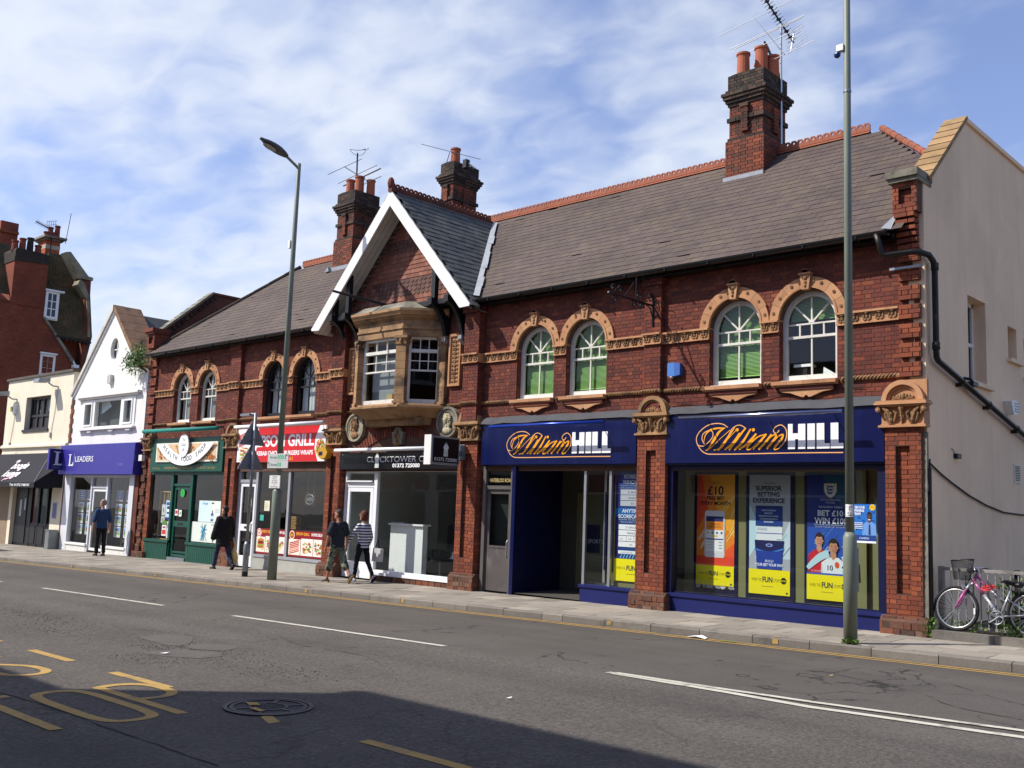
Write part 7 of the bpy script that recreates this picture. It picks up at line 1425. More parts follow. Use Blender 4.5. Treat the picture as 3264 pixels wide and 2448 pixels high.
wn = grp('window', (-41.2, .1, 4.3), BL); m = MB(); frame_rect(m, -42.4, -40.0, 4.3, 5.62, .1, .2, .28); m.box(-41.75, -41.65, .2, .28, 4.3, 5.62); m.box(-41.22, -41.1, .2, .28, 4.3, 5.62); m.box(-40.5, -40.4, .2, .28, 4.3, 5.62); m.box(-42.3, -40.1, .205, .275, 4.82, 4.92); m.box(-42.3, -40.1, .25, .29, 4.4, 4.82); m.build('frame', DARKFR, wn); pane(-42.3, -40.1, 4.92, 5.52, .25, wn, GLASS); m = MB(); m.quad((-42.2, .35, 5.0), (-41.8, .35, 5.0), (-41.8, .35, 5.5), (-42.2, .35, 5.5)); m.quad((-41.05, .35, 5.15), (-40.8, .35, 4.95), (-40.55, .35, 5.3), (-40.5, .35, 5.5), (-41.05, .35, 5.5)); m.build('curtain', NETC, wn); m = MB(); m.box(-42.5, -39.9, .36, .4, 4.3, 5.62); m.build('backing', BLACK, wn); m = MB(); m.box(-42.5, -39.95, -.05, .2, 4.2, 4.3); m.build('sill', DARKFR, wn)
for i, (x, z) in enumerate(((-43.6, 5.72), (-39.6, 6.02))):
    t = thing('floodlight', ('grey floodlight on the cream wall left of the dark window', 'grey floodlight on the cream wall above the right of the dark window')[i], 'floodlight', (x, -.4, z), 'floodlights on the cream bar'); m = MB(); m.prism([(-.75, z-.02), (-.3, z+.02), (-.3, z+.2), (-.72, z+.13)], x-.35, x+.15, 'x'); m.build('housing', STEEL, t); m = MB(); m.tube([(x+.1, -.35, z), (x+.2, -.2, z-.12), (x+.2, 0, z-.12)], .03, 6); m.build('arm', GREYFR, t); m = MB(); m.tube([(x+.2, -.02, z-.15), (x+.15, -.02, z-1), (x-.05, -.02, z-1.9)], .01, 5); m.box(x-.1, x-.02, -.06, 0, z-2.1, z-1.9); m.build('cable', GREYFR, t)
ab = thing('alarm_box', 'white and yellow alarm box on the left of the cream bar wall', 'alarm box', (-43.4, -.05, 5.2)); m = MB(); m.box(-43.5, -43.25, -.1, 0, 5.0, 5.42); m.build('case', WHITE, ab); m = MB(); m.box(-43.72, -43.5, -.12, 0, 5.1, 5.3); m.build('siren', mat('alarm_yellow', '#b0a020', .5), ab)
aw = thing('shop_awning', 'black canvas awning with pink and white the boogie lounge lettering', 'awning', (-41.5, -.5, 2.6)); m = MB(); ax0, ax1 = -45.5, -39.4
AWp = [(-.02, 3.33), (-1.0, 2.12), (-1.0, 1.93)]
m.quad((ax0, -.02, 3.33), (ax1, -.02, 3.33), (-38.3, -1.0, 2.16), (ax0, -1.0, 2.16)); m.quad((ax0, -1.0, 2.16), (-38.3, -1.0, 2.16), (-38.3, -1.0, 1.97), (ax0, -1.0, 1.97)); m.quad((ax1, -.02, 3.33), (-38.08, -.02, 2.95), (-38.1, -.02, 2.0), (-38.3, -1.0, 1.97), (-38.3, -1.0, 2.16)); m.build('canvas', mat('black_canvas', '#1e1c24', .9, .12, 4, .1, 60), aw)
m = MB(); m.tube([(ax1, -.03, 3.34), (-38.3, -1.01, 2.17)], .012, 5); m.build('piping', GREYP, aw)
p = Print(0); sl = lambda u, v: (u, -.03-.98*(3.33-v)/1.17, v)
mm = MB()
for w, x, x1_, z, h in (('the', -41.95, -41.6, 2.96, .12), ('boogie', -41.85, -40.35, 2.70, .27), ('lounge', -41.95, -40.45, 2.38, .27)):
    for dx_, mi in ((0, 1), (.03, 0)): mm.text(w, x+dx_, z, h, 0, mi, bold=.03 if mi else .012, shear=.5, x1=x1_+dx_, fn=lambda u, v, d=mi: (u, -.04-.98*(3.33-v)/1.17-.006*(2-d), v+.004*(1-d)))
mm.ribbon([(-41.0, 2.40), (-41.15, 2.3), (-41.4, 2.28), (-41.5, 2.2)], .05, 0, 1, fn=lambda u, v: (u, -.05-.98*(3.33-v)/1.17, v)); mm.text('Tel: 01372 748747', -40.6, 2.02, .09, -1.006, 0, x1=-38.7, bold=.02); mm.build('lettering', [WHITEL, mat('pink_lettering', '#e8a8c4', .5)], aw)
F = grp('bar_front', (-41, .1, -.3), BL); g0 = zp(-41, 0)-.02
m = MB(); m.box(BX0, -42.95, -.02, .3, g0-.1, 3.4); m.box(-43.0, -42.72, -.06, .3, g0-.1, 2.4); m.box(-38.95, BX1, -.04, .3, g0-.1, 3.4); m.box(-42.95, -38.95, .0, .3, 2.1, 3.4); m.build('ground_wall', CREAM, F); m = MB(); m.box(BX0, -42.95, -.035, -.02, g0-.1, 2.1); m.build('tan_panel', mat('tan_paint', '#8a7660', .8, .08), F)
m = MB(); m.box(-42.72, -41.3, .1, .16, g0, 2.1); m.box(-42.6, -41.55, .07, .1, g0+.1, 2.0); m.build('door', BLACK, F); m = MB(); m.box(-42.2, -42.0, .06, .071, .85, 1.5); m.box(-41.75, -41.6, .06, .071, 1.1, 1.55); m.build('door_notice', GREYP, F)
m = MB(); m.box(-41.3, -38.95, .12, .2, g0, .62)
for x in (-41.3, -40.55, -39.75, -39.05): m.box(x, x+.14, .1, .2, g0, 2.1)
for a, b in ((-41.1, -40.6), (-40.35, -39.8), (-39.55, -39.1)): m.box(a, b, .09, .12, g0+.12, .52)
m.build('folding_door', BLACK, F)
for a, b in ((-41.16, -40.55), (-40.41, -39.75), (-39.61, -39.05)): pane(a, b, .62, 2.0, .16, F, GLASS)
MB().quad((-41.2, .3, .6), (-39.0, .3, .6), (-39.0, .3, 2.1), (-41.2, .3, 2.1)).build('net_curtain', mat('teal_net', '#4a6464', .9, .3, 1.5), F)
t = thing('menu_board', 'small purple framed menu on the cream pier beside the bar doors', 'menu', (-38.5, -.05, 1.2)); m = MB(); m.box(-38.75, -38.4, -.06, -.04, .85, 1.45); m.build('frame', GREYP, t); m = MB(); m.box(-38.72, -38.43, -.064, -.06, .88, 1.42); m.build('sheet', mat('purple_sheet', '#5a5a9a', .5, .3, 8), t)
t = thing('metal_bin', 'grey metal box bin on the pavement left of the estate agent', 'bin', (-38.1, -.3, -.3)); gb_ = zp(-38.1, -.3); m = MB(); m.box(-38.3, -37.98, -.42, -.1, gb_, .42); m.build('body', mat('zinc_box', '#7f8584', .5, .15, 4, metal=.5), t); m = MB(); m.box(-38.32, -37.96, -.44, -.08, .42, .45); m.build('lid', STEEL, t)

# ------------------------------------------------------------------ tall red brick building behind
RB = thing('red_brick_mansard_building', 'tall red brick building with mossy tiled mansard roof, rising behind the cream bar', 'building', (-60, 6, 0))
RBR = mat('flank_brick', '#80422d', .9, .2, .8, .3, 60, fine=.18, fs=12, stain='#633426', st=(.48, .72), ss=.5, island=['#783e2c', '#874832', '#723828']); MOSS = mat('mossy_tile', '#5c4f38', .95, .3, 2.2, .5, 30, fine=.25, fs=12, stain='#33341f', st=(.42, .62), ss=1.1, island=['#5a4c36', '#6d4a34', '#4c4630', '#645a42'])
FX = -58.0
def rp(y, z, x=FX): k = x/-45.0; return (-16+(16+y)*k, 1.7+(z-1.7)*k)      # measured on a plane at x=-45, set out at its real distance
def rprism(P, x0, x1, name, mt, par=None): return MB().prism([rp(*p) for p in P], x0, x1, 'x').build(name, mt, par or RB)
rprism([(-2.5, -.5), (3.4, -.5), (3.4, 7.4), (2.95, 7.42), (1.33, 9.4), (1.33, 9.9), (-.1, 9.9), (-.5, 10.2), (-2.5, 10.2)], FX-3, FX, 'flank_wall', RBR)
rprism([(-.1, 9.85), (1.31, 9.85), (1.31, 12.0), (-.1, 11.9)], FX-1.7, FX+.06, 'chimney_breast', RBR)
bm = MB(); r = random.Random(3)
for i in range(88):
    y0, z0 = rp(-.1, 6.6); z = z0+i*.085
    yl = rp(-.09, 0)[0] if z > rp(0, 9.9)[1] else rp(-2.4, 0)[0]; t45 = (z-1.7)/(FX/-45)+1.7; yr = rp(1.30, 0)[0] if t45 > 9.4 else (rp(3.38, 0)[0] if t45 < 7.4 else rp(2.95-(t45-7.42)*.818, 0)[0]); xx = FX+.062 if z > rp(0, 9.86)[1] else FX+.002
    if t45 < 11.9 and yr-yl > .3:
        y = yl+(.11 if i % 2 else 0)
        while y < yr-.06: bm.box(xx, xx+.012, y, min(y+.215, yr), z+.006, z+.078, 0, skip='l'); y += .226
stuff(bm.build('brickwork', RBR, RB))
rprism([(-.13, 11.72), (1.33, 11.82), (1.33, 12.0), (-.13, 11.9)], FX-1.75, FX+.12, 'stack_band', SOOT); rprism([(-.1, 11.9), (1.31, 12.0), (1.31, 12.22), (1.1, 12.28), (-.05, 12.3), (-.1, 12.2)], FX-1.7, FX+.08, 'stack_top', SOOT)
for y, z1, mt in ((.0, 12.70, 0), (.31, 12.86, 0), (.63, 12.95, 1), (.98, 12.68, 0)):
    a, z0 = rp(y, 12.22); h = rp(y, z1)[1]-z0; MB().lathe([(.19, z0), (.19, z0+.1), (.165, z0+h-.1), (.2, z0+h-.08), (.2, z0+h), (.13, z0+h)], FX-.5, a, 12).build('chimney_pot', POTD if mt else mat('red_pot', '#7c3a2a', .8, .15), RB)
# the tiled slope in two pitches, tile by tile, between the chimney and the shaped gable
tm = MB(); n = 0
for k, (za, zb, xa, xb) in enumerate(((8.75, 10.55, FX-.1, FX-.5), (10.5, 12.36, FX-.5, FX-2.2))):
    A0, B0 = rp(1.0, za, xa), rp(1.0, zb, xb); rows = int(sqrt((B0[1]-A0[1])**2+(xb-xa)**2)/.11)
    for i in range(rows):
        t = i/rows; x = lerp(xa, xb, t); z45 = lerp(za, zb, t); y0 = rp(1.28 if z45 > 9.5 else 1.28+(9.5-z45)*.86, 0, x)[0]; yr = rp(interp([(8.7, 3.42), (9.66, 3.3), (10.6, 3.16), (11.3, 2.76), (11.7, 2.55), (12.4, 2.06)], z45), 0, x)[0]; z = rp(0, z45, x)[1]; y = y0
        while y < yr: d = r.uniform(0, .03); tm.box(x-.12, x+.03+d, y+.004, y+.16, z-.01, z+.1, 0, skip='lb'); y += .165
stuff(tm.build('plain_tiles', MOSS, RB))
m = MB()
for za, zb, xa, xb, ya, yb in ((8.7, 10.55, FX-.2, FX-.6, 3.45, 3.15), (10.5, 12.4, FX-.6, FX-2.3, 3.15, 2.06)):
    a0, a1, b0, b1 = rp(1.2, za, xa), rp(ya, za, xa), rp(1.2, zb, xb), rp(yb, zb, xb); m.quad((xa, *a0), (xa, *a1), (xb, *b1), (xb, *b0))
a0, b0 = rp(-3, 10.2, FX-.3), rp(-.1, 12.36, FX-2.2); m.quad((FX-.3, a0[0], a0[1]), (FX-.3, rp(-.1, 0)[0], a0[1]), (FX-2.2, b0[0], b0[1]), (FX-2.2, a0[0], b0[1])); m.build('roof_slope', MOSS, RB)
rprism([(1.2, -.5), (3.4, -.5), (3.4, 8.9), (1.2, 8.9)], FX-2.5, FX-.8, 'back_wall', RBR)
COP = mat('gable_coping_stone', '#8f866f', .9, .2, 3, .2, 40, stain='#4d4a3a', st=(.45, .65), ss=1.5)
rprism([(2.02, 12.56), (2.24, 12.62), (3.14, 11.66), (3.36, 11.64), (3.36, 11.5), (2.7, 11.5)], FX-.7, FX+.05, 'gable_coping', COP); rprism([(2.68, 11.2), (2.78, 11.46), (2.98, 11.35), (3.25, 10.75), (3.4, 9.6), (3.48, 8.9), (3.36, 8.88), (3.3, 9.6), (3.14, 10.6)], FX-.7, FX+.05, 'gable_coping', COP)
rprism([(2.8, 11.46), (3.32, 11.5), (3.34, 10.85), (3.6, 8.95), (3.5, 8.3), (3.36, 7.5), (3.4, -.5), (3.1, -.5), (3.2, 9.6), (3.1, 10.6)], FX-1.0, FX-.1, 'shaped_gable', SOOTBRICK)
for i in range(8): a, z = rp(2.0+i*.19, 8.74-.01*i); MB().box(FX-.1, FX+.12, a, a+.13, z-.16, z).build('eaves_corbel', SOOT, RB)
rprism([(1.9, 8.76), (3.5, 8.68), (3.5, 8.6), (1.9, 8.68)], FX-.4, FX+.16, 'eaves_board', SOOT)
rprism([(1.28, 9.5), (1.40, 9.48), (3.0, 7.52), (2.9, 7.42)], FX-.1, FX+.14, 'raking_coping', STONE)
for nm, P, d in (('dormer_window', ((1.33, 9.44), (1.9, 10.66)), .12), ('window', ((1.37, 6.9), (2.03, 7.86)), .03)):
    (ya, za), (yb, zb) = rp(*P[0]), rp(*P[1]); o = grp(nm, (FX, ya, za), RB); x = FX+d; m = MB(); w = .13
    m.box(x-.1, x, ya, ya+w, za, zb); m.box(x-.1, x, yb-w, yb, za, zb); m.box(x-.1, x-.002, ya+w, yb-w, za, za+w); m.box(x-.1, x-.002, ya+w, yb-w, zb-w, zb); m.box(x-.3, x+.12, ya-.05, yb+.2*(d > .1)+.05, zb, zb+.09); ym_ = (ya+yb)/2; m.box(x-.08, x-.02, ym_-.025, ym_+.025, za+w, zb-w)
    for k in (1, 2): zz = lerp(za+w, zb-w, k/3); m.box(x-.078, x-.022, ya+w, yb-w, zz-.022, zz+.022)
    m.build('frame', WHITE, o); MB().quad((x-.06, ya, za), (x-.06, yb, za), (x-.06, yb, zb), (x-.06, ya, zb)).build('pane', mat('dark_pane', '#30343c', .1, .3, 2), o)
    if d > .1: MB().box(x-1.2, x-.1, ya+.02, yb+.06, za-.06, zb).build('cheek', WHITE, o)
CX = -62.0; ck = grp('chimney', (CX, *rp(3, 13.5, CX)), RB); QC = lambda y, z: (-16+(16+y)*CX/-49.0, 1.7+(z-1.7)*CX/-49.0)
def cbox(ya, yb, za, zb, xa, xb, nm, mt): (a, c_), (b_, d_) = QC(ya, za), QC(yb, zb); return MB().box(xa, xb, a, b_, c_, d_).build(nm, mt, ck)
cbox(2.66, 3.34, 11.5, 14.0, CX-1.2, CX, 'stack', mat('banded_brick', '#a4532f', .88, .14, 3, .1, 40)); cbox(2.655, 3.345, 13.52, 13.72, CX-1.22, CX+.02, 'stone_band', mat('pale_band', '#b0a48e', .85, .1)); cbox(2.58, 3.42, 13.93, 14.02, CX-1.35, CX+.15, 'stack_cap', STONE); cbox(2.47, 3.53, 14.02, 14.12, CX-1.6, CX+.4, 'stack_cap', STONE)
for y, z1 in ((2.8, 14.42), (2.98, 14.68), (3.13, 14.45), (3.3, 14.82)):
    a, z0 = QC(y, 14.1); h = QC(y, z1)[1]-z0; MB().lathe([(.17, z0), (.15, z0+h-.1), (.18, z0+h-.08), (.18, z0+h), (.12, z0+h)], CX-.5, a, 12).build('chimney_pot', mat('red_pot', '#7c3a2a', .8, .15), ck)
t = thing('floodlight', 'small white security lamp on the sloping brick coping behind the cream bar', 'floodlight', (FX+.3, *rp(2.85, 7.5))); a, z = rp(2.85, 7.45); m = MB(); m.box(FX+.1, FX+.4, a-.16, a+.16, z-.08, z+.1); m.tube([(FX+.2, a, z+.1), (FX+.1, a-.1, z+.35)], .04, 6); m.build('lamp', WHITE, t)
ch2 = thing('distant_chimney', 'sliver of a red chimney at the left edge of the photograph', 'chimney', (-63, 5, 14)); m = MB(); m.box(-63.4, -62.12, 5, 6, 8, 17.8); m.box(-63.5, -61.95, 4.9, 6, 17.1, 17.25); m.build('stack', RBR, ch2)

# ------------------------------------------------------------------ buddleia growing from the party wall
bd = thing('buddleia_bush', 'leafy green bush growing out of the wall top between white gable and brick terrace', 'bush', (-32.4, -.1, 6.1)); r = random.Random(12)
LF = mat('bush_leaf', '#4f7038', .6, .2, 6, island=['#3c5a2a', '#6a8a4a', '#88a468', '#46662e']); m = MB()
MB().tube([(-32.2, .1, 5.9), (-32.5, -.2, 6.2), (-32.7, -.35, 6.6)], [.04, .03, .015], 6).build('stem', mat('bush_stem', '#5a4a36', .9), bd)
for i in range(760):
    a, b, q = r.uniform(0, 2*pi), r.uniform(-1, 1), r.random()**.5; s = sqrt(1-b*b); cx, cy, cz = -32.5+(.58)*q*s*cos(a), -.25+.36*q*s*sin(a), 6.36+.48*q*b+(.2 if cos(a) > .3 else 0)
    if r.random() < .12: cx -= r.uniform(.1, .5)
    l = r.uniform(.1, .2); d = Vector((r.uniform(-1, 1), r.uniform(-1, .4), r.uniform(-.8, .5))).normalized(); sd = d.cross(Vector((r.uniform(-1, 1), r.uniform(-1, 1), 1))).normalized()*l*.16; p0 = Vector((cx, cy, cz)); m.quad(tuple(p0), tuple(p0+d*l*.5+sd), tuple(p0+d*l), tuple(p0+d*l*.5-sd))
m.build('foliage', LF, bd)
# ------------------------------------------------------------------ street furniture
def lamp_post(x, y, zb, label, top, r0, r1, r2, zt, head=True):
    t = thing('street_lamp', label, 'street lamp', (x, y, zb), 'grey green street lamps'); zg = zp(x, y)
    m = MB(); m.tube([(x, y, zg-.05), (x, y, zt), (x, y, zt+.08)], [r0, r0, r1], 20); m.build('base_column', POLEG, t, smooth=True)
    m = MB(); m.tube([(x, y, zt+.06), (x, y, top), (x, y, top+.02)], [r1, r2, r2*.7], 16); m.build('shaft', POLEG, t, smooth=True)
    m = MB(); a = .6; m.tube([(x, y-.03, top-.1), (x, y-.4, top+.1)], .035, 8); m.build('arm', POLEG, t)
    m = MB(); L = .78; n = 9; ring = []
    for i in range(n+1):
        u = i/n; w = .05+.14*sin(pi*min(1, u*1.05+.04))**.7; ring.append((u, w))
    sl = lambda u: (y-.38-L*u, top+.09+.24*u)
    v = []; k = 12
    for u, w in ring:
        cy, cz = sl(u)
        for j in range(k): a = 2*pi*j/k; v.append((x+w*cos(a), cy, cz+(.085 if sin(a) > 0 else .05)*sin(a)*(w/.19+.2)))
    m.add(v, [(i*k+j, i*k+(j+1) % k, (i+1)*k+(j+1) % k, (i+1)*k+j) for i in range(n) for j in range(k)]+[tuple(range(k)), tuple(n*k+j for j in range(k))]); hd = m.build('lamp_head', mat('lamp_grey', '#4a4d52', .5, .1), t, smooth=True)
    m = MB(); c0, c1 = sl(.42), sl(.88); m.add([(x+.12*cos(a), lerp(c0[0], c1[0], .5+.5*sin(a)), lerp(c0[1], c1[1], .5+.5*sin(a))-.072) for a in [2*pi*j/14 for j in range(14)]], [tuple(range(14))]); m.build('lens', mat('lamp_lens', '#9a9a94', .3, .15, 8), hd)
    return t
LL = lamp_post(-21.06, -1.97, -.12, 'tall street lamp between the red grill and the health food shop, with bus stop plates', 10.3, .115, .075, .055, 2.0)
LR = lamp_post(-6.52, -1.87, .02, 'tall street lamp in front of the poster window, its head above the frame', 10.4, .097, .064, .05, 1.52)
m = MB(); m.box(-6.455, -6.43, -1.88, -1.78, .75, 1.38); m.build('door', POLEG, LR); m = MB(); m.tube([(-6.52, -1.87, 8.3), (-6.52, -1.87, 8.34)], .062, 12); m.build('band', STEEL, LR)
t = thing('street_camera', 'small white camera with a dark lens high on the right street lamp', 'camera', (-6.62, -1.9, 9.0)); m = MB(); m.box(-6.66, -6.55, -1.95, -1.85, 8.98, 9.08); m.build('housing', WHITE, t); m = MB(); m.ball((-6.65, -1.93, 8.93), .055, 10, 6); m.build('dome', mat('blue_dome', '#2a3a6a', .15, .05), t)
t = thing('pole_sensor', 'small white sensor on the left street lamp shaft', 'sensor', (-21.15, -2, 8.2)); m = MB(); m.box(-21.2, -21.12, -2.05, -1.98, 8.1, 8.3); m.build('case', WHITE, t)
def sleeve(x, y, z0, z1, r, lb, txt):
    t = thing('number_plate', lb, 'label', (x, y, z0)); m = MB(); v = []; n = 8
    for i in range(n+1): a = -pi/2-1.0+2.0*i/n+.35; v += [(x+r*cos(a), y+r*sin(a), z0), (x+r*cos(a), y+r*sin(a), z1)]
    m.add(v, [(2*i, 2*i+2, 2*i+3, 2*i+1) for i in range(n)]); m.build('plate', WHITE, t)
    m = MB()
    for i, w in enumerate(txt):
        def fn(u, v, k=i): a = -pi/2+.35+u/r; return (x+(r+.002)*cos(a), y+(r+.002)*sin(a), v)
        m.text(w, 0, z0+.09-.07*i, .045, 0, fn=fn, center=0)
    m.build('lettering', BLACKL, t)
    m = MB(); m.tube([(x+(r+.004)*cos(a), y+(r+.004)*sin(a), z0+.03) for a in [i*.63 for i in range(10)]], .005, 4, closed=True); m.tube([(x+(r+.004)*cos(a), y+(r+.004)*sin(a), z1-.03) for a in [i*.63 for i in range(10)]], .005, 4, closed=True); m.build('tie', STEEL, t)
sleeve(-6.52, -1.87, 1.82, 2.0, .066, 'white number label tied round the right street lamp', ('1', '52')); sleeve(-21.06, -1.97, 1.74, 1.94, .078, 'white number label tied round the left street lamp', ('3', '8'))
for i, (z0, z1, w, ar) in enumerate(((2.745, 2.92, ('A', 'B', 'C'), 1), (2.565, 2.74, ('D', 'E'), 0))):
    t = thing('bus_stop_plate', ('upper white bus stops plate with three green letters and a right arrow', 'lower white bus stops plate with two green letters and a left arrow')[i], 'sign', (-20.97, -2.06, z0), 'bus stop plates on the street lamp')
    m = MB(); m.box(-21.41, -20.54, -2.075, -2.06, z0, z1); m.build('plate', mat('pale_sign', '#b9bcb8', .5, .03), t); p = Print(-2.076); zc = (z0+z1)/2; x0 = -21.30 if i == 0 else -21.28
    p.wr('Bus stops', x0+(0 if i == 0 else .02), zc-.03, .065, '#2a2a2c', x1=x0+.27, bold=.01)
    for k, ch in enumerate(w): cx = -20.96+k*.095; p.oval(cx, zc, .045, .052, '#1f9a6a', 14); p.wr(ch, 0, zc-.026, .052, '#e8f0ec', center=cx)
    if ar: p.line([(-20.66, zc-.06), (-20.66, zc+.035), (-20.62, zc+.045)], .022, '#22262a', 1); p.poly([(-20.62, zc+.02), (-20.62, zc+.075), (-20.565, zc+.047)], '#22262a')
    else: p.line([(-21.33, zc-.06), (-21.33, zc+.03), (-21.355, zc+.04)], .018, '#22262a', 1); p.poly([(-21.35, zc+.015), (-21.35, zc+.07), (-21.4, zc+.042)], '#22262a')
    p.done('print', t)
m = MB(); m.box(-21.12, -21.0, -2.06, -2.03, 2.62, 2.66); m.box(-21.12, -21.0, -2.06, -2.03, 2.8, 2.84); m.build('clip', STEEL, LL)
t = thing('no_loading_plate', 'white no loading times plate on the left street lamp', 'sign', (-21.06, -2.06, 2.08)); m = MB(); m.box(-21.28, -20.83, -2.075, -2.05, 2.08, 2.39); m.build('plate', mat('white_sign', '#d4d4d0', .5, .03), t); p = Print(-2.076)
for k, w in enumerate(('No loading', 'Mon - Fri', '7.00 - 9.30 am', '4.00 - 6.30 pm', 'Sat', '8.30 am - 6.30 pm')): p.wr(w, 0, 2.345-.049*k, .03, '#26262a', center=-21.055, bold=.01, wmax=.4)
p.done('print', t)
# sign post with the backs of two warning triangles
sp = thing('sign_post', 'galvanised sign post with two triangular signs seen from behind', 'sign post', (-22.3, -1.94, -.13)); x, y = -22.3, -1.94; zg = zp(x, y)
m = MB(); m.tube([(x, y, zg-.05), (x, y, .66), (x, y, .74)], [.075, .075, .045], 14); m.build('base_column', STEEL, sp, smooth=True); m = MB(); m.tube([(x, y, zg), (x, y, zg+.12)], .077, 14); m.build('dark_foot', BLACK, sp); m = MB(); m.tube([(x, y, .72), (x, y, 3.98)], .04, 12); m.build('shaft', STEEL, sp, smooth=True)
m = MB(); m.tube([(x, y, 3.95), (x-.2, y, 3.97), (x-.3, y, 3.95)], .025, 8); m.box(x-.62, x-.2, y-.07, y+.07, 3.92, 3.98); m.build('sign_light', STEEL, sp)
for z0 in (3.16, 2.54):
    tri = [(-.37, .03), (-.35, .0), (.35, 0), (.37, .03), (.03, .62), (-.03, .62)]; m = MB(); m.prism([(y+a, z0+b) for a, b in tri], x-.085, x-.07, 'x'); o = m.build('warning_triangle', SIGNBACK, sp)
    m = MB(); m.box(x-.07, x-.04, y-.3, y+.3, z0+.12, z0+.16); m.box(x-.07, x-.04, y-.12, y+.12, z0+.42, z0+.46)
    for za, zb in ((.0, .025),): m.box(x-.1, x-.055, y-.36, y+.36, z0+za, z0+zb)
    m.tube([(x, y, z0+.12), (x, y, z0+.16)], .05, 10); m.build('channel', SIGNBACK, o)
    m = MB(); m.prism([(y+a, z0+b) for a, b in tri], x-.088, x-.086, 'x'); m.build('face', RED, o)
m = MB()
for i, ch in enumerate('HOOK ROAD'): m.text(ch, 0, 1.5+.1*i, .05, 0, fn=lambda u, v: (x+.041, y-.03+(v-1.5)*.0+u*.6, v), center=.03)
MB_ = m; t = thing('graffiti_tag', 'thin black writing up the grey sign post', 'lettering', (x, y, 1.5)); m = MB(); m.ribbon([(0, 1.45), (.02, 1.55), (-.015, 1.6), (.02, 1.68), (-.02, 1.74), (.015, 1.8), (-.015, 1.86), (.015, 1.93), (-.01, 2.02)], .014, 0, fn=lambda u, v: (x+.036*cos(-.9+u*20), y+.036*sin(-.9+u*20)-.006, v)); m.build('ink', BLACKL, t)

# alarm boxes and the iron sign bracket on the terrace
ab = thing('alarm_box', 'blue alarm box with a round beacon on the brick between the two window pairs', 'alarm box', (-10.84, -.1, 4.5)); m = MB(); m.box(-10.98, -10.82, -.1, 0, 4.4, 4.66); m.build('case', mat('alarm_blue', '#4a7ac0', .45, .05), ab); m = MB(); m.prism([(-10.82, 4.4), (-10.7, 4.42), (-10.7, 4.64), (-10.82, 4.66)], -.098, 0, 'y'); m.build('case_side', mat('alarm_blue_dark', '#3a62a8', .45, .05), ab); m = MB(); m.ball((-10.9, -.07, 4.385), (.04, .04, .03), 8, 5); m.build('beacon', mat('beacon', '#c8b8a0', .3), ab)
ab = thing('alarm_box', 'yellow six sided alarm box on the pier right of the red grill sign', 'alarm box', (-21.6, -.25, 3.05)); m = MB(); m.prism([(-21.82, 2.98), (-21.68, 2.9), (-21.5, 2.94), (-21.42, 3.08), (-21.52, 3.22), (-21.72, 3.22), (-21.84, 3.1)], -.3, -.12, 'y'); m.build('case', mat('alarm_amber', '#c8962c', .5, .08), ab); m = MB(); m.box(-21.78, -21.62, -.303, -.3, 3.0, 3.1); m.build('badge', NAVY, ab)
ab = thing('small_white_box', 'small white junction box at the left end of the green sign', 'junction box', (-31.9, -.1, 3.05)); m = MB(); m.box(-31.95, -31.72, -.2, -.08, 2.95, 3.15); m.build('case', WHITE, ab)
ib = thing('iron_sign_bracket', 'black wrought iron scroll bracket projecting from the brick pilaster under the eaves', 'bracket', (-11.35, -.5, 5.8)); X = -11.33; m = MB(); m.tube([(X, -.1, 5.82), (X, -1.5, 5.82)], .022, 6); m.tube([(X, -.12, 5.42), (X, -.12, 5.98)], .025, 6); m.tube([(X, -.12, 5.5), (X, -.14, 5.62), (X, -.22, 5.76), (X, -.38, 5.82)], .014, 5); m.build('bar', IRON, ib)
def scroll(y, z, r, turns=1.3, s=1, a0=0):
    n = 16; return [(X, y+s*r*(1-.75*i/n)*cos(a0+2*pi*turns*i/n), z+r*(1-.75*i/n)*sin(a0+2*pi*turns*i/n)) for i in range(n+1)]
m = MB()
for y, z, r, s in ((-.2, 5.96, .1, 1), (-.6, 5.93, .09, -1), (-.75, 5.75, .08, 1), (-.5, 5.76, .08, -1), (-1.35, 5.74, .08, 1), (-1.38, 5.93, .09, -1), (-1.2, 5.95, .08, 1)): m.tube(scroll(y, z, r, s=s), .013, 5)
m.tube([(X, -1.05, 5.83), (X, -.95, 5.95), (X, -.82, 6.1), (X, -.76, 6.17)], .014, 5); m.tube([(X, -.68, 5.83), (X, -.68, 6.28)], .016, 5); m.tube([(X, -.15, 5.98), (X, -.35, 6.2), (X, -.5, 6.36)], .008, 4); m.ball((X, -1.52, 5.82), .04, 6, 4); m.build('scrollwork', IRON, ib)
cb = thing('wall_wire', 'thin dark wire sagging across the bricks above the poster window sign', 'wire', (-9, -.02, 3.8)); m = MB(); m.tube([(-10.95+i*.32, -.03, 3.86+.03*sin(i*1.9)+.001*i*i) for i in range(13)], .006, 4); m.build('wire', IRON, cb)
cb = thing('black_cable', 'black cable sagging along the cream side wall', 'cable', (-6.0, 2, 2.2)); P = [(.02, 2.71), (.5, 2.56), (.93, 2.45), (1.72, 2.27), (2.57, 2.13), (3.48, 2.03), (4.56, 2.01), (6, 2.1), (8, 2.4)]; m = MB(); m.tube([(-6.07, a, b) for a, b in P], .016, 6); m.tube([(-6.07, .02, 2.78), (-6.07, .0, 2.6), (-6.07, -.08, 2.25)], .014, 6); m.build('cable', mat('old_cable', '#2a241c', .7, .3, 8), cb)
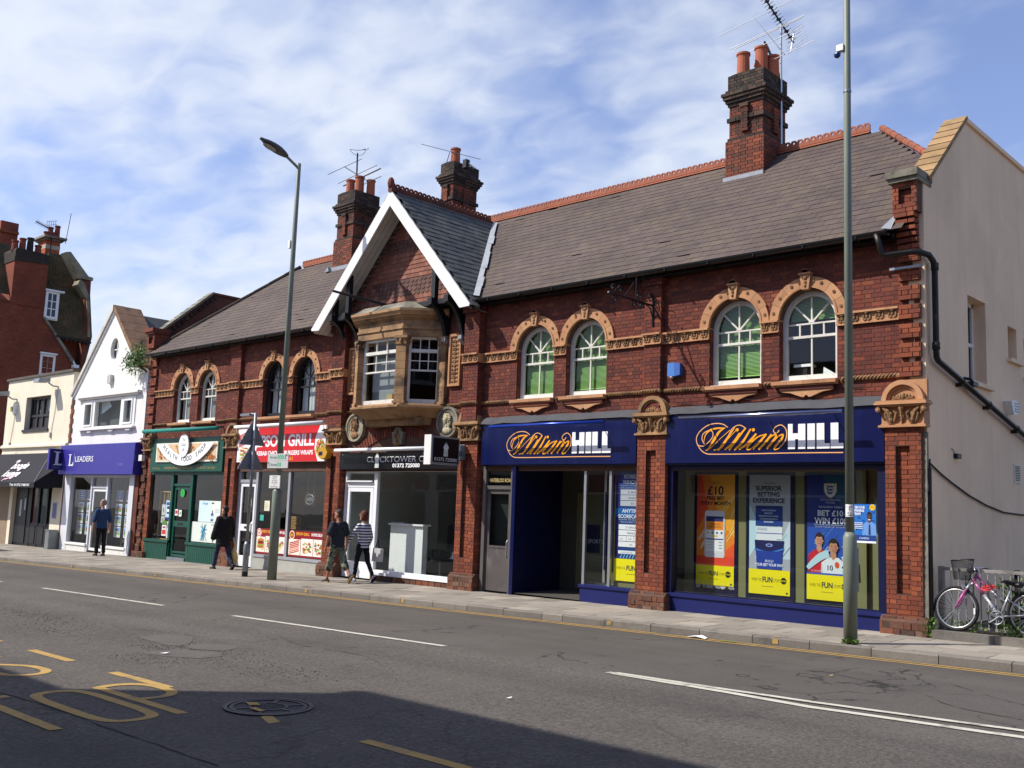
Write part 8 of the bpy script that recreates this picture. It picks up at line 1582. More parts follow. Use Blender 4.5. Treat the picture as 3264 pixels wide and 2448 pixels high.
for y, z, lb in ((3.9, 3.98, 'white wall lamp on the cream side wall above the drainpipe end'), ):
    t = thing('wall_lamp', lb, 'wall lamp', (-6.0, y, z)); m = MB(); m.prism([(3.67, 4.08), (3.8, 3.84), (4.0, 3.86), (4.12, 4.06), (3.95, 4.12)], -6.1, -5.95, 'x'); m.build('case', WHITE, t); m = MB(); [m.box(-5.95, -5.94, 3.85, 4.1, 3.9+i*.05, 3.92+i*.05) for i in range(4)]; m.build('louvre', GREYFR, t)
t = thing('security_lamp', 'small black lamp on the cream wall below the tall side window', 'wall lamp', (-6.0, 1.75, 4.2)); m = MB(); m.box(-6.08, -5.92, 1.62, 1.85, 4.13, 4.2); m.tube([(-6.08, 1.6, 4.26), (-5.98, 1.65, 4.24), (-5.95, 1.7, 4.18)], .025, 6); m.build('lamp', BLACK, t)
t = thing('dark_sensor', 'small dark sensor with a thin wire low on the cream side wall', 'sensor', (-6.05, 1.2, 2.9)); m = MB(); m.box(-6.1, -6.03, 1.12, 1.3, 2.86, 2.94); m.tube([(-6.08, .98, 3.02), (-6.08, 1.08, 2.98), (-6.08, 1.14, 2.92)], .006, 4); m.build('sensor', BLACK, t)

# aerials
def aerial(label, mast, beams, extra, wire=ALU):
    t = thing('tv_aerial', label, 'aerial', mast[0], 'roof aerials'); m = MB(); m.tube(mast, .025, 6); m.build('mast', wire, t)
    for (p, q, els) in beams:
        p, q = Vector(p), Vector(q); m = MB(); m.tube([tuple(p), tuple(q)], .016, 6)
        for u, half, dirv, r in els: d = Vector(dirv).normalized()*half; k = p.lerp(q, u); m.tube([tuple(k-d), tuple(k+d)], r, 5)
        m.build('antenna', wire, t)
    if extra: extra(t)
    return t
ex = Vector((1, 0, .0))
def ex_r(t):
    m = MB(); p, q = Vector((-10.75, 2.7, 13.55)), Vector((-10.28, 3.6, 12.35))
    for i in range(20):
        k = p.lerp(q, i/20); m.tube([tuple(k-Vector((.14, -.06, .0))), tuple(k+Vector((.14, -.06, .0)))], .006, 4)
        if i % 2 == 0: m.box(k.x-.05, k.x+.05, k.y-.02, k.y+.02, k.z-.02, k.z+.02)
    m.tube([tuple(p), tuple(q)], .022, 6); m.build('comb_antenna', IRON, t); m = MB()
    for i in range(7): z = 12.5-.07*i; m.tube([(-10.5+.02*i, 3.5, z), (-9.92+.02*i, 3.3, z+.09)], .006, 4)
    m.tube([(-10.2, 3.45, 12.55), (-10.26, 3.4, 12.05)], .012, 5); m.build('reflector', ALU, t); m = MB(); m.tube([(-10.5, 3.5, 11.45), (-10.85, 3.3, 12.45)], .025, 6); m.tube([(-10.6, 3.5, 11.8), (-10.8, 3.3, 12.4)], .006, 4); m.build('stay', IRON, t)
aerial('tall television aerials with several arms on the big right hand chimney', [(-10.42, 3.3, 9.6), (-10.44, 3.3, 12.75)], [((-11.05, 3.2, 13.02), (-10.3, 3.2, 11.94), [(.0, .95, (1, 0, .135), .008), (.4, .92, (1, 0, .12), .010), (.43, .85, (1, 0, .13), .010), (.62, .75, (1, 0, .13), .008), (1.0, .72, (1, 0, .15), .008)])], ex_r)
aerial('dark television aerial on the left chimney beside the white gable', [(-25.2, 3, 11.5), (-25.25, 3, 13.0)], [((-25.9, 3, 12.68), (-24.75, 3, 12.0), [(.0, .9, (1, 0, .08), .01), (.6, 1.0, (1, 0, .1), .01), (.8, .95, (1, 0, .1), .012), (.83, .95, (1, 0, .1), .012), (1.15, .6, (1, 0, .1), .012)])], lambda t: MB().tube([(-25.25+.25*cos(a), 3+.25*sin(a), 13.05+.05*sin(2*a)) for a in [i*.6 for i in range(11)]], .008, 4, closed=True).build('loop', IRON, t), IRON)
t = thing('wire_aerial', 'long thin wire aerial across the middle chimney pot', 'aerial', (-21.8, 4, 12.5)); m = MB(); m.tube([(-23.3, 4, 13.15), (-22.0, 4, 12.62), (-20.6, 4, 12.05)], .012, 4); m.tube([(-22.2, 3.9, 11.6), (-21.9, 3.95, 12.55)], .012, 4); m.build('wire', IRON, t); m = MB(); m.box(-21.25, -21.1, 3.9, 4.05, 11.9, 12.15); m.tube([(-21.2, 4, 12.1), (-20.7, 3.9, 11.75)], .03, 6); m.build('amplifier', IRON, t)
t = thing('comb_aerial', 'dark comb aerial with a grid reflector on the far left chimneys', 'aerial', (CX, *QC(2.85, 13))); AQ = lambda y, z: (CX+.2, *QC(y, z)); m = MB(); m.tube([AQ(2.86, 11.7), AQ(2.84, 14.5)], .035, 6); A_, B_ = Vector(AQ(2.06, 14.66)), Vector(AQ(2.76, 14.44)); m.tube([tuple(A_), tuple(B_)], .035, 6)
for i in range(13): k = A_.lerp(B_, i/13); m.tube([tuple(k-Vector((.1, .03, .1))), tuple(k+Vector((.1, .03, .1)))], .012, 4)
for i in range(5): m.tube([AQ(2.6+.1*i, 14.45+.05*i), AQ(2.56+.1*i, 14.65+.04*i), AQ(2.58+.1*i, 14.82+.025*i)], .013, 4)
m.tube([AQ(2.57, 14.78), AQ(3.03, 14.93)], .013, 4); m.tube([AQ(2.58, 14.6), AQ(3.05, 14.76)], .013, 4); m.build('antenna', IRON, t); t2 = thing('whip_aerial', 'thin upright whip aerial right of the far left chimney pots', 'aerial', AQ(3.6, 14)); MB().tube([AQ(3.52, 13.9), AQ(3.66, 15.45)], .02, 5).build('whip', IRON, t2)
# aeroplane
pl = thing('aeroplane', 'tiny pale aeroplane in the sky above the left chimney', 'aeroplane', tuple(Vector((0, -16, 1.7))+Vector((-.77515, .59195, .35334)).normalized()*5400), rz=radians(35))
AW = mat('aeroplane_white', '#e8e8ea', .4, .02); m = MB(); m.tube([(-19, 0, 0), (-16, 0, .2), (-8, 0, .2), (10, 0, .2), (19, 0, 1.2)], [.4, 2, 2.2, 2.2, .4], 10); m.build('fuselage', AW, pl, off=False)
for s in (-1, 1): m = MB(); m.prism([(-6, s*1), (3, s*1), (9, s*18), (6, s*18)], -.3, .3, 'z'); m.build('wing', AW, pl, off=False)
m = MB(); m.prism([(13, 1), (18, 1), (20, 8), (17, 8)], -.3, .3, 'y'); m.prism([(14, -6), (17, 0), (14, 6), (17, 6), (19, 0), (17, -6)], .8, 1.1, 'z'); m.build('tail', mat('aeroplane_tail', '#5a6a80', .4), pl, off=False)

# railing, raised bed, weeds at the right
rl = thing('railing', 'grey metal railing with thin upright bars behind the bicycle', 'railing', (-4, .18, .1)); RM = mat('weathered_galvanised', '#8f8c88', .6, .2, 5, stain='#5f574c', st=(.5, .7), ss=4); m = MB(); m.box(-6.0, -1.5, .16, .2, 1.06, 1.11); m.box(-6.0, -1.5, .165, .195, .2, .24); m.build('rail', RM, rl)
for i in range(40): x = -5.84+i*.108; m = MB(); m.box(x, x+.016, .17, .19, .24, 1.06); m.build('bar', RM, rl)
for x in (-6.02, -3.7): m = MB(); m.box(x, x+.08, .14, .22, .0, 1.12); m.build('post', RM, rl)
bed = thing('kerb_wall', 'low concrete kerb edging the planting bed under the bicycle', 'kerb', (-4, -.1, .05)); x = -5.98
for i in range(5): m = MB(); m.box(x, x+.89, -.26, -.12, .0, .175); m.build('kerb_stone', CONC, bed); x += .9
m = MB(); m.quad((-6.1, -.12, .15), (0, -.12, .15), (0, 12, .2), (-6.1, 12, .2)); struct(m.build('planting_bed', mat('bare_soil', '#4a3f33', .95, .3, 6)))
WD = mat('weed_leaf', '#4a6a26', .7, .2, 6, island=['#3a5a20', '#6a8a34', '#7f9a48', '#2f4a1c']); r = random.Random(31)
def leafy(name, lb, pts, n, spread, hh, leaf, cat='weeds', kind=None, stiff=.6):
    m = MB()
    for i in range(n):
        cx, cy, cz = pts[i % len(pts)]; a = r.uniform(0, 2*pi); q = r.random()**.6*spread; z = cz+hh*r.random()**1.2; p0 = Vector((cx+q*cos(a), cy+q*sin(a)*.7, z)); d = Vector((cos(a)*(1-stiff), sin(a)*(1-stiff), stiff+r.uniform(-.5, .3))).normalized(); sd = d.cross(Vector((r.uniform(-1, 1), r.uniform(-1, 1), .3))).normalized(); l = leaf*r.uniform(.6, 1.4); m.quad(tuple(p0), tuple(p0+d*l*.5+sd*l*.22), tuple(p0+d*l), tuple(p0+d*l*.5-sd*l*.22))
    o = m.build(name, WD); tag(o, lb, cat)
    return o
leafy('shrub', 'dark green shrub behind the railing and bicycle', [(-4.9, .6, .2), (-4.6, .55, .2), (-4.4, .6, .25), (-5.1, .55, .2)], 700, .3, .75, .09, 'shrub')
stuff(leafy('ground_weeds', 'low green weeds on the bed under the bicycle', [(-5.0+.09*i, -.02, .15) for i in range(16)]+[(-5.8, .1, .15), (-5.6, .15, .15), (-5.4, .12, .15)], 900, .12, .16, .05)); del bpy.data.objects['ground_weeds']['category']
leafy('weed_clump', 'small green weed at the foot of the right corner pier', [(-6.04, -.22, .05), (-6.0, -.2, .05)], 90, .06, .28, .05)
leafy('weed_tuft', 'tuft of grass at the foot of the right street lamp', [(-6.55+.03*i, -1.99, .02) for i in range(6)], 150, .05, .04, .05)
# manhole cover, drain cover, litter
mc = thing('manhole_cover', 'round iron manhole cover with spokes in the shaded road', 'manhole cover', (-7.93, -10.66, zr(-7.93))); IR = mat('cast_iron', '#3b3c42', .5, .2, 8, .2, 40, metal=.4); zc = zr(-7.93)
def ringz(m, r0, r1, z0, z1, a0=0, a1=2*pi, n=36):
    v = []
    for i in range(n+1):
        a = a0+(a1-a0)*i/n
        for rr_, z in ((r0, z0), (r0, z1), (r1, z1), (r1, z0)): v.append((-7.93+rr_*cos(a), -10.66+rr_*sin(a), zc+z))
    m.add(v, [(4*i+k, 4*i+(k+1) % 4, 4*i+4+(k+1) % 4, 4*i+4+k) for i in range(n) for k in range(4)])
m = MB(); ringz(m, .36, .40, .0, .016); m.build('frame_ring', IR, mc); m = MB(); ringz(m, .0, .35, .0, .006); m.build('plate', mat('dirty_iron', '#24242a', .7, .2), mc); m = MB(); ringz(m, .31, .345, .004, .014); ringz(m, .15, .175, .004, .013)
for i in range(6): a = i*pi/3+.2; d = Vector((cos(a), sin(a))); n_ = Vector((-d.y, d.x))*.018; m.prism([(-7.93+d.x*.16+n_.x, -10.66+d.y*.16+n_.y), (-7.93+d.x*.32+n_.x, -10.66+d.y*.32+n_.y), (-7.93+d.x*.32-n_.x, -10.66+d.y*.32-n_.y), (-7.93+d.x*.16-n_.x, -10.66+d.y*.16-n_.y)], zc+.004, zc+.0125, 'z')
m.build('spoke', IR, mc); m = MB()
for i in range(-3, 4):
    for j in range(-3, 4):
        if i*i+j*j < 11: m.box(-7.93+i*.042-.012, -7.93+i*.042+.012, -10.66+j*.042-.014, -10.66+j*.042+.014, zc+.004, zc+.011)
m.build('stud', IR, mc); m = MB(); m.quad((-8.2, -10.73, zc+.0185), (-8.12, -10.66, zc+.0185), (-8.0, -10.7, zc+.0185), (-8.06, -10.78, zc+.0185)); m.quad((-7.95, -10.79, zc+.0185), (-7.78, -10.8, zc+.0185), (-7.75, -10.86, zc+.0185), (-7.92, -10.86, zc+.0185)); m.build('paint_scrap', YLINE, mc)
cv = thing('pavement_cover', 'dark rectangular service cover in the pavement outside the bar', 'service cover', (-37, -2.2, -.25)); m = MB(); z_ = zp(-37.5, -2.3)+.004; m.box(-38.6, -36.9, -2.5, -2.0, z_, z_+.006); m.build('lid', DARKFR, cv)
pp = thing('paper_litter', 'crumpled white paper lying on the double yellow lines', 'litter', (-8.75, -2.35, zr(-8.7))); m = MB(); z_ = zr(-8.7)+.012; m.quad((-8.93, -2.44, z_), (-8.78, -2.4, z_+.02), (-8.76, -2.24, z_+.03), (-8.9, -2.28, z_+.01)); m.quad((-8.78, -2.4, z_+.02), (-8.6, -2.42, z_+.0), (-8.62, -2.32, z_+.01), (-8.76, -2.24, z_+.03)); m.build('sheet', WHITEL, pp)
lt = thing('green_litter', 'flattened green and yellow packet on the double yellow lines', 'litter', (-8.25, -2.3, zr(-8))); z_ = zr(-8.2)+.012; m = MB(); m.quad((-8.4, -2.38, z_), (-8.1, -2.36, z_), (-8.1, -2.3, z_), (-8.38, -2.32, z_)); m.build('packet', mat('green_packet', '#8a9a3c', .6, .3, 20), lt)
for i, (x, y, s, lb) in enumerate(((-11.55, -9.75, .06, 'small white scrap of paper beside the worn road patches'), (-6.9, -8.6, .03, 'tiny white scrap on the sunlit near lane'), (-5.6, -4.4, .025, 'tiny orange scrap on the far lane'))): t = thing('paper_scrap', lb, 'litter', (x, y, zr(x))); m = MB(); z_ = zr(x)+.01; m.quad((x-s, y-s*.6, z_), (x+s, y-s*.3, z_+.01), (x+s*.7, y+s*.7, z_+.02), (x-s*.6, y+s*.5, z_)); m.build('scrap', WHITEL if i < 2 else YLINE, t)
# ------------------------------------------------------------------ bicycle leaning on the railing
bx, by, bz = -5.70, -.04, .505; RW = .335
bk = thing('bicycle', 'pink and silver bicycle with a black front basket, leaning on the railing', 'bicycle', (-5.2, -.04, .17)); PINK = mat('pink_paint', '#a8588a', .35, .08, 5, metal=.2); SIL = mat('silver_paint', '#a9abb0', .3, .08, metal=.5)
lean = lambda z: .10*(z-.17)
B = lambda x, z, y=0: (bx+x, by+y+lean(bz+z), bz+z)
def wheel(cx, name):
    w = grp(name, B(cx, 0), bk); n = 40; ring = lambda r, dy=0: [B(cx+r*cos(2*pi*i/n), r*sin(2*pi*i/n), dy) for i in range(n)]
    MB().tube(ring(RW-.02), .024, 8, closed=True).build('tyre', RUBBER, w, smooth=True); MB().tube(ring(RW-.05), .013, 6, closed=True).build('rim', ALU, w, smooth=True); m = MB(); m.tube([B(cx, 0, -.05), B(cx, 0, .05)], .02, 8)
    for i in range(32): a = 2*pi*i/32; b = a+(.5 if i % 2 else -.5); m.tube([B(cx+.018*cos(b), .018*sin(b), .03*(1 if i % 4 < 2 else -1)), B(cx+(RW-.05)*cos(a), (RW-.05)*sin(a))], .0022, 4, cap=False)
    m.build('spokes', ALU, w); return w
wheel(0, 'front_wheel'); wheel(1.06, 'rear_wheel'); m = MB(); m.box(*(bx+.265, bx+.29, by-.012, by+.012, bz-.06, bz+.03)); m.build('reflector', WHITE, bk)
HT0, HT1, BBk, SC_ = (.245, .40), (.295, .535), (.63, -.06), (.715, .14)
for s in (-1, 1):
    m = MB(); m.tube([B(0, 0, s*.05), B(.06, .12, s*.05), B(.15, .29, s*.045)], [.014, .02, .024], 8); m.build('fork_blade', PINK, bk, smooth=True); m = MB(); m.tube([B(.14, .27, s*.045), B(.2, .37, s*.04)], .017, 8); m.build('fork_stanchion', ALU, bk, smooth=True)
m = MB(); m.tube([B(.2, .37, -.055), B(.2, .37, .055)], .02, 8); m.tube([B(.2, .37), B(*HT0)], .02, 8); m.tube([B(.12, .3, -.05), B(.1, .36, -.07)], .012, 6); m.tube([B(.12, .3, .05), B(.1, .36, .07)], .012, 6); m.build('fork_crown', ALU, bk)
m = MB(); m.tube([B(*HT0), B(*HT1)], .024, 10); m.tube([B(.255, .42), B(.40, .235)], .023, 10); m.tube([B(.285, .51), B(.46, .335)], .019, 10); m.build('front_frame', PINK, bk, smooth=True)
m = MB(); m.tube([B(.40, .235), B(*BBk)], .023, 10); m.tube([B(.46, .335), B(*SC_)], .018, 10); m.tube([B(*BBk), B(.765, .30)], .02, 10)
for s in (-1, 1): m.tube([B(*BBk, s*.02), B(1.06, 0, s*.06)], .013, 8); m.tube([B(.74, .2, s*.02), B(1.06, 0, s*.06)], .011, 8)
m.build('rear_frame', SIL, bk, smooth=True)
m = MB(); d = Vector((BBk[0]-.40, BBk[1]-.235)).normalized()
for i, ch in enumerate('APOLLO'): m.text(ch, 0, -.017, .034, 0, fn=lambda u, v, k=.04+i*.05: B(.40+d.x*(k+u)-d.y*v, .235+d.y*(k+u)+d.x*v, -.0245), sx=1.1)
m.build('frame_lettering', WHITEL, bk)
m = MB(); m.tube([B(.76, .29), B(.80, .43)], .013, 8); m.build('seat_post', ALU, bk); m = MB(); m.prism([(bx+.66, bz+.455), (bx+.72, bz+.475), (bx+.82, bz+.45), (bx+.93, bz+.445), (bx+.95, bz+.41), (bx+.9, bz+.37), (bx+.82, bz+.40), (bx+.7, bz+.43), (bx+.655, bz+.44)], by-.02, by+.13, 'y'); m.ball((bx+.89, by+.06, bz+.42), (.08, .1, .04), 10, 6); m.build('saddle', mat('saddle_black', '#131315', .45, .1), bk)
m = MB(); m.tube([B(.295, .535), B(.31, .58), B(.27, .61)], .018, 8); m.tube([B(.36, .6, -.28), B(.30, .63, -.14), B(.27, .61, 0), B(.30, .63, .14), B(.36, .6, .28)], .012, 8); m.build('handlebar', ALU, bk, smooth=True); m = MB()
for s in (-1, 1): m.tube([B(.34, .61, s*.2), B(.40, .585, s*.31)], .02, 8); m.tube([B(.31, .6, s*.18), B(.3, .57, s*.24), B(.33, .555, s*.3)], .008, 5)
m.tube([B(.3, .63, -.1), B(.24, .58, -.06), B(.2, .45, -.03), B(.15, .35, -.04)], .006, 5); m.tube([B(.3, .63, -.12), B(.22, .5, -.1), B(.26, .4, -.03)], .006, 5); m.build('grips_and_levers', RUBBER, bk)
# basket: mesh walls of thin wires with a dark rim
bs = grp('basket', B(.09, .58), bk); m = MB(); cx, z0, z1, n = .06, .44, .73, 22; el = lambda a, u: B(cx+lerp(.115, .165, u)*cos(a)+.02, lerp(z0, z1, u)+.02*cos(a+.4)*(1 if u > .9 else 0), lerp(.105, .15, u)*sin(a))
for u in (0, 1): m.tube([el(2*pi*i/n, u) for i in range(n)], .008, 5, closed=True)
m.build('rim', BLACK, bs); m = MB()
for i in range(44): a = 2*pi*i/44; m.tube([el(a, 0), el(a, 1)], .0022, 4, cap=False)
for k in range(1, 14): m.tube([el(2*pi*i/n, k/14) for i in range(n)], .0018, 4, closed=True)
m.build('wire_mesh', BLACK, bs); m = MB(); m.add([el(2*pi*i/n, 0) for i in range(n)], [tuple(range(n))]); m.build('bottom', BLACK, bs); m = MB(); m.ball(B(.24, .60, -.1), (.07, .05, .06), 10, 6); m.build('bell_lamp', mat('lamp_dark', '#2a2c30', .25, .1), bs)
ck = grp('crankset', B(*BBk), bk); m = MB(); n = 26
for dy in (-.035,): m.tube([B(BBk[0]-.04+.095*cos(2*pi*i/n), BBk[1]-.02+.095*sin(2*pi*i/n), dy) for i in range(n)], .008, 5, closed=True); [m.tube([B(BBk[0], BBk[1], dy), B(BBk[0]-.04+.09*cos(k*1.257), BBk[1]-.02+.09*sin(k*1.257), dy)], .008, 5) for k in range(5)]
m.build('chainring', STEEL, ck); m = MB(); m.tube([B(*BBk, -.05), B(BBk[0]-.13, BBk[1]-.1, -.06)], .014, 8); m.tube([B(*BBk, .05), B(BBk[0]+.13, BBk[1]+.1, .06)], .014, 8); m.build('crank', STEEL, ck); m = MB(); m.box(bx+BBk[0]-.18, bx+BBk[0]-.1, by-.15, by-.05, bz+BBk[1]-.12, bz+BBk[1]-.095); m.build('pedal', RUBBER, ck)
lk = thing('cable_lock', 'pinkish red coiled cable lock round the bicycle frame and railing', 'lock', (bx+.48, by, bz+.33)); m = MB()
for k in range(4): m.tube([(bx+.47+.08*cos(a)+.01*k, by-.03+.03*k+.05*sin(a), bz+.335+.03*sin(a+k)+.008*k) for a in [i*.5236 for i in range(12)]], .007, 5, closed=True)
m.build('cable', mat('red_plastic', '#e0444a', .3, .1), lk)
b2 = thing('second_bicycle', 'black handlebar and saddle of another bicycle behind the pink one', 'bicycle', (bx+.85, by+.3, .17)); m = MB(); m.box(bx+.77, bx+.83, by+.25, by+.33, bz-.05, bz+.62); m.tube([(bx+.8, by+.3, bz+.1), (bx+.86, by+.34, bz-.1)], .03, 8); m.build('post', RUBBER, b2); m = MB(); m.box(bx+.82, bx+.87, by+.22, by+.25, bz+.18, bz+.26); m.build('reflector', mat('orange_reflector', '#b84a1c', .3), b2)

# ------------------------------------------------------------------ people
from mathutils import noise as mnoise
def remesh(mb, name, mats, parent, vox=.012, smooth=5, fold=0.):
    me = bpy.data.meshes.new(name); me.from_pydata(mb.v, [], mb.f); o = bpy.data.objects.new(name, me); COL.objects.link(o)
    md = o.modifiers.new('r', 'REMESH'); md.mode = 'VOXEL'; md.voxel_size = vox; md.use_smooth_shade = True; sm = o.modifiers.new('s', 'SMOOTH'); sm.factor = .5; sm.iterations = smooth
    dg = bpy.context.evaluated_depsgraph_get(); nm = bpy.data.meshes.new_from_object(o.evaluated_get(dg)); o.modifiers.clear(); o.data = nm; bpy.data.meshes.remove(me); nm.materials.clear()
    for m_ in (mats if isinstance(mats, list) else [mats]): nm.materials.append(m_)
    if fold:
        nr = [v.normal.copy() for v in nm.vertices]
        for v, nv in zip(nm.vertices, nr): p = v.co; v.co = p+nv*fold*(mnoise.noise((p.x*9, p.y*9, p.z*17))+.6*mnoise.noise((p.x*22+3, p.y*22, p.z*30)))
    o.parent = parent; return o
def limb(m, P, R, n=12):
    m.tube(P, R, n)
    for p, r in zip(P, R): m.ball(p, r*.99, 10, 7)
def ell(m, z, rx, ry, cx=0., cy=0.): return [(cx+rx*cos(2*pi*i/20), cy+ry*sin(2*pi*i/20), z) for i in range(20)]
def loftrings(m, rings):
    n = len(rings[0]); b = [p for r in rings for p in r]; f = [(i*n+j, i*n+(j+1) % n, (i+1)*n+(j+1) % n, (i+1)*n+j) for i in range(len(rings)-1) for j in range(n)]; m.add(b, f+[tuple(range(n-1, -1, -1)), tuple((len(rings)-1)*n+j for j in range(n))])
def person(label, x, y, z, H, pose, top, bottom, shoe, hair, skin, female=False, rz=pi, sleeve='short', coat=False, shorts=False, hairlong=False, group=None, bag=None):
    t = thing('person', label, 'person', (x, y, z), group, rz); S = H/1.75; sh = .175 if female else .2; hp = .09
    SK = mat('skin_'+skin.strip('#'), skin, .55, .06, 6); V = lambda a: tuple(q*S for q in a)
    lf, lb = pose['legs']; az, ay = pose['arms'][0], pose['arms'][1]; yaw = pose.get('head', 0)
    J = {}
    for s, (ang, knee) in ((1, lf), (-1, lb)):
        hx = (0, s*hp, .90); kx = (sin(ang)*.43, s*hp*.95, .90-cos(ang)*.43); a2 = ang-knee; an = (kx[0]+sin(a2)*.40, s*hp*.8, kx[2]-cos(a2)*.40); J[s] = (hx, kx, an, a2)
    dz = -min(J[1][2][2], J[-1][2][2])+.075
    for s in (1, -1): J[s] = tuple((a[0], a[1], a[2]+dz) for a in J[s][:3])+(J[s][3],)
    up = dz
    A = {}
    for s, (sw, el_, out) in ((1, az), (-1, ay)):
        s0 = (.0, s*sh, 1.405+up); e = (s0[0]+sin(sw)*.29, s0[1]+s*(.03+out), s0[2]-cos(sw)*.29); w = (e[0]+sin(sw+el_)*.25, e[1]+s*out*.5, e[2]-cos(sw+el_)*.25); A[s] = (s0, e, w, sw+el_)
    k = .82 if female else 1.0
    # body
    m = MB(); z0 = up
    loftrings(m, [ell(m, .84+z0, .085, .13*k), ell(m, .95+z0, .10, .155*k), ell(m, 1.08+z0, .095, .135*k), ell(m, 1.25+z0, .11, .16*k), ell(m, 1.37+z0, .10, .175*k), ell(m, 1.43+z0, .07, .12*k), ell(m, 1.47+z0, .05, .055)])
    limb(m, [(0.0, 0, 1.42+z0), (.015, 0, 1.5+z0), (.03, 0, 1.56+z0)], [.058, .052, .05])
    hx, hz = .035, 1.645+z0; cy_, sy_ = cos(yaw), sin(yaw); HR = lambda a, b, c_: (hx+a*cy_-b*sy_, a*sy_+b*cy_, hz+c_)
    m.ball((hx, 0, hz+.02), (.092, .078, .098), 14, 10); m.ball(HR(.022, 0, -.055), (.066, .058, .062), 12, 8); m.ball(HR(.09, 0, -.01), (.02, .014, .024), 8, 6); m.ball(HR(.07, 0, -.09), (.028, .03, .022), 8, 6); m.ball(HR(.082, 0, .035), (.015, .045, .012), 8, 6)
    for s in (-1, 1): m.ball(HR(-.005, s*.08, -.01), (.022, .012, .032), 8, 6)
    m.ball(HR(.082, 0, -.055), (.012, .028, .01), 8, 5)
    for s in (1, -1):
        s0, e, w, a2 = A[s]; limb(m, [s0, e, w], [.042*k, .04*k, .026]); fx, fz = sin(a2), -cos(a2)
        pc = (w[0]+fx*.05, w[1], w[2]+fz*.05); m.tube([w, pc, (w[0]+fx*.09, w[1], w[2]+fz*.09)], [.022, .03, .026], 10); m.ball(pc, (.035, .018, .045), 10, 7)
        for q in range(4):
            o = (q-1.5)*.017; b0 = (w[0]+fx*.085-fz*o, w[1], w[2]+fz*.085+fx*o); L = (.06, .07, .065, .05)[q]; b1 = (b0[0]+fx*L*.55, b0[1]-s*.008, b0[2]+fz*L*.55); b2_ = (b1[0]+fx*L*.4, b1[1]-s*.022, b1[2]+fz*L*.4); limb(m, [b0, b1, b2_], [.0095, .009, .008], 8)
        tb = (w[0]+fx*.03+.02, w[1]-s*.005, w[2]+fz*.03); limb(m, [tb, (tb[0]+.022+fx*.02, tb[1]-s*.012, tb[2]+fz*.03), (tb[0]+.026+fx*.035, tb[1]-s*.02, tb[2]+fz*.055)], [.012, .011, .009], 8)
        h_, kn, an, la = J[s]; limb(m, [h_, kn, an], [.07, .045, .032]); limb(m, [lerp3(kn, an, .08), lerp3(kn, an, .3)], [.045, .048])
    mS = MB(); mS.v = [V(p) for p in m.v]; mS.f = m.f; remesh(mS, 'body', SK, t, .0085*S, 3)
    # top
    m = MB(); e = .016 if not coat else .05; zt = .86 if not coat else .66
    rings = [ell(m, zt+z0, .115+e*(1.0 if not coat else 1.2), .165*k+e), ell(m, .95+z0, .105+e, .16*k+e), ell(m, 1.08+z0, .10+e, .148*k+e), ell(m, 1.25+z0, .115+e, .17*k+e), ell(m, 1.37+z0, .10+e, .18*k+e), ell(m, 1.425+z0, .075+e, .14*k+e*.6), ell(m, 1.462+z0, .056+e*.3, .08)]
    if pose.get('belly'): rings[1] = ell(m, .95+z0, .13+e, .17*k+e, .02); rings[2] = ell(m, 1.08+z0, .13+e, .165*k+e, .02)
    loftrings(m, rings)
    if coat: limb(m, [(0, 0, 1.45+z0), (.012, 0, 1.52+z0)], [.075, .07])
    for s in (1, -1):
        s0, el2, w, a2 = A[s]; c1 = .055*k+e*.8
        if sleeve == 'short': limb(m, [(s0[0], s0[1]*.85, s0[2]), lerp3(s0, el2, .72)], [c1+.016, c1+.012])
        elif sleeve == 'half': limb(m, [(s0[0], s0[1]*.85, s0[2]), el2, lerp3(el2, w, .12)], [c1+.004, c1, c1-.002])
        else: limb(m, [(s0[0], s0[1]*.85, s0[2]), el2, lerp3(el2, w, .95 if sleeve == 'long' else .78)], [c1, c1-.004, c1-.014])
    mS = MB(); mS.v = [V(p) for p in m.v]; mS.f = m.f; remesh(mS, 'coat' if coat else 'top', top, t, .011*S, 4, .011 if coat else .009)
    # trousers
    m = MB(); loftrings(m, [ell(m, .84+z0, .10, .15*k+.012), ell(m, .93+z0, .108, .163*k+.01), ell(m, .99+z0, .105, .152*k+.008)])
    for s in (1, -1):
        h_, kn, an, la = J[s]
        if shorts: limb(m, [h_, kn, lerp3(kn, an, .32)], [.098, .092, .09])
        else: limb(m, [h_, kn, lerp3(kn, an, .9)], [.092*(.95 if female else 1), .066*(.9 if female else 1), .058*(.8 if female else 1)])
    mS = MB(); mS.v = [V(p) for p in m.v]; mS.f = m.f; remesh(mS, 'shorts' if shorts else 'trousers', bottom, t, .011*S, 4, .010)
    for s in (1, -1):
        h_, kn, an, la = J[s]; m = MB(); tilt = max(-.2, min(.9, -la*1.1)) if la < -.25 else (.12 if la > .25 else 0); cT, sT = cos(tilt), sin(tilt)
        q = lambda a, b, c_: (an[0]+a*cT-(c_)*sT*-1*0+c_*sT*0+ (a*0), an[1]+b, an[2]+c_*1.0-a*sT)
        if tilt > .2: q = lambda a, b, c_: (an[0]+a*cT+c_*sT, an[1]+b, an[2]+c_*cT-a*sT)
        limb(m, [q(-.045, 0, -.04), q(.06, 0, -.045), q(.155, s*.01, -.05)], [.036, .04, .03]); m.ball(q(-.01, 0, -.01), (.045, .04, .04), 10, 7)
        mS = MB(); mS.v = [V(p) for p in m.v]; mS.f = m.f; sh_ = remesh(mS, 'shoe', shoe, t, .009*S, 3)
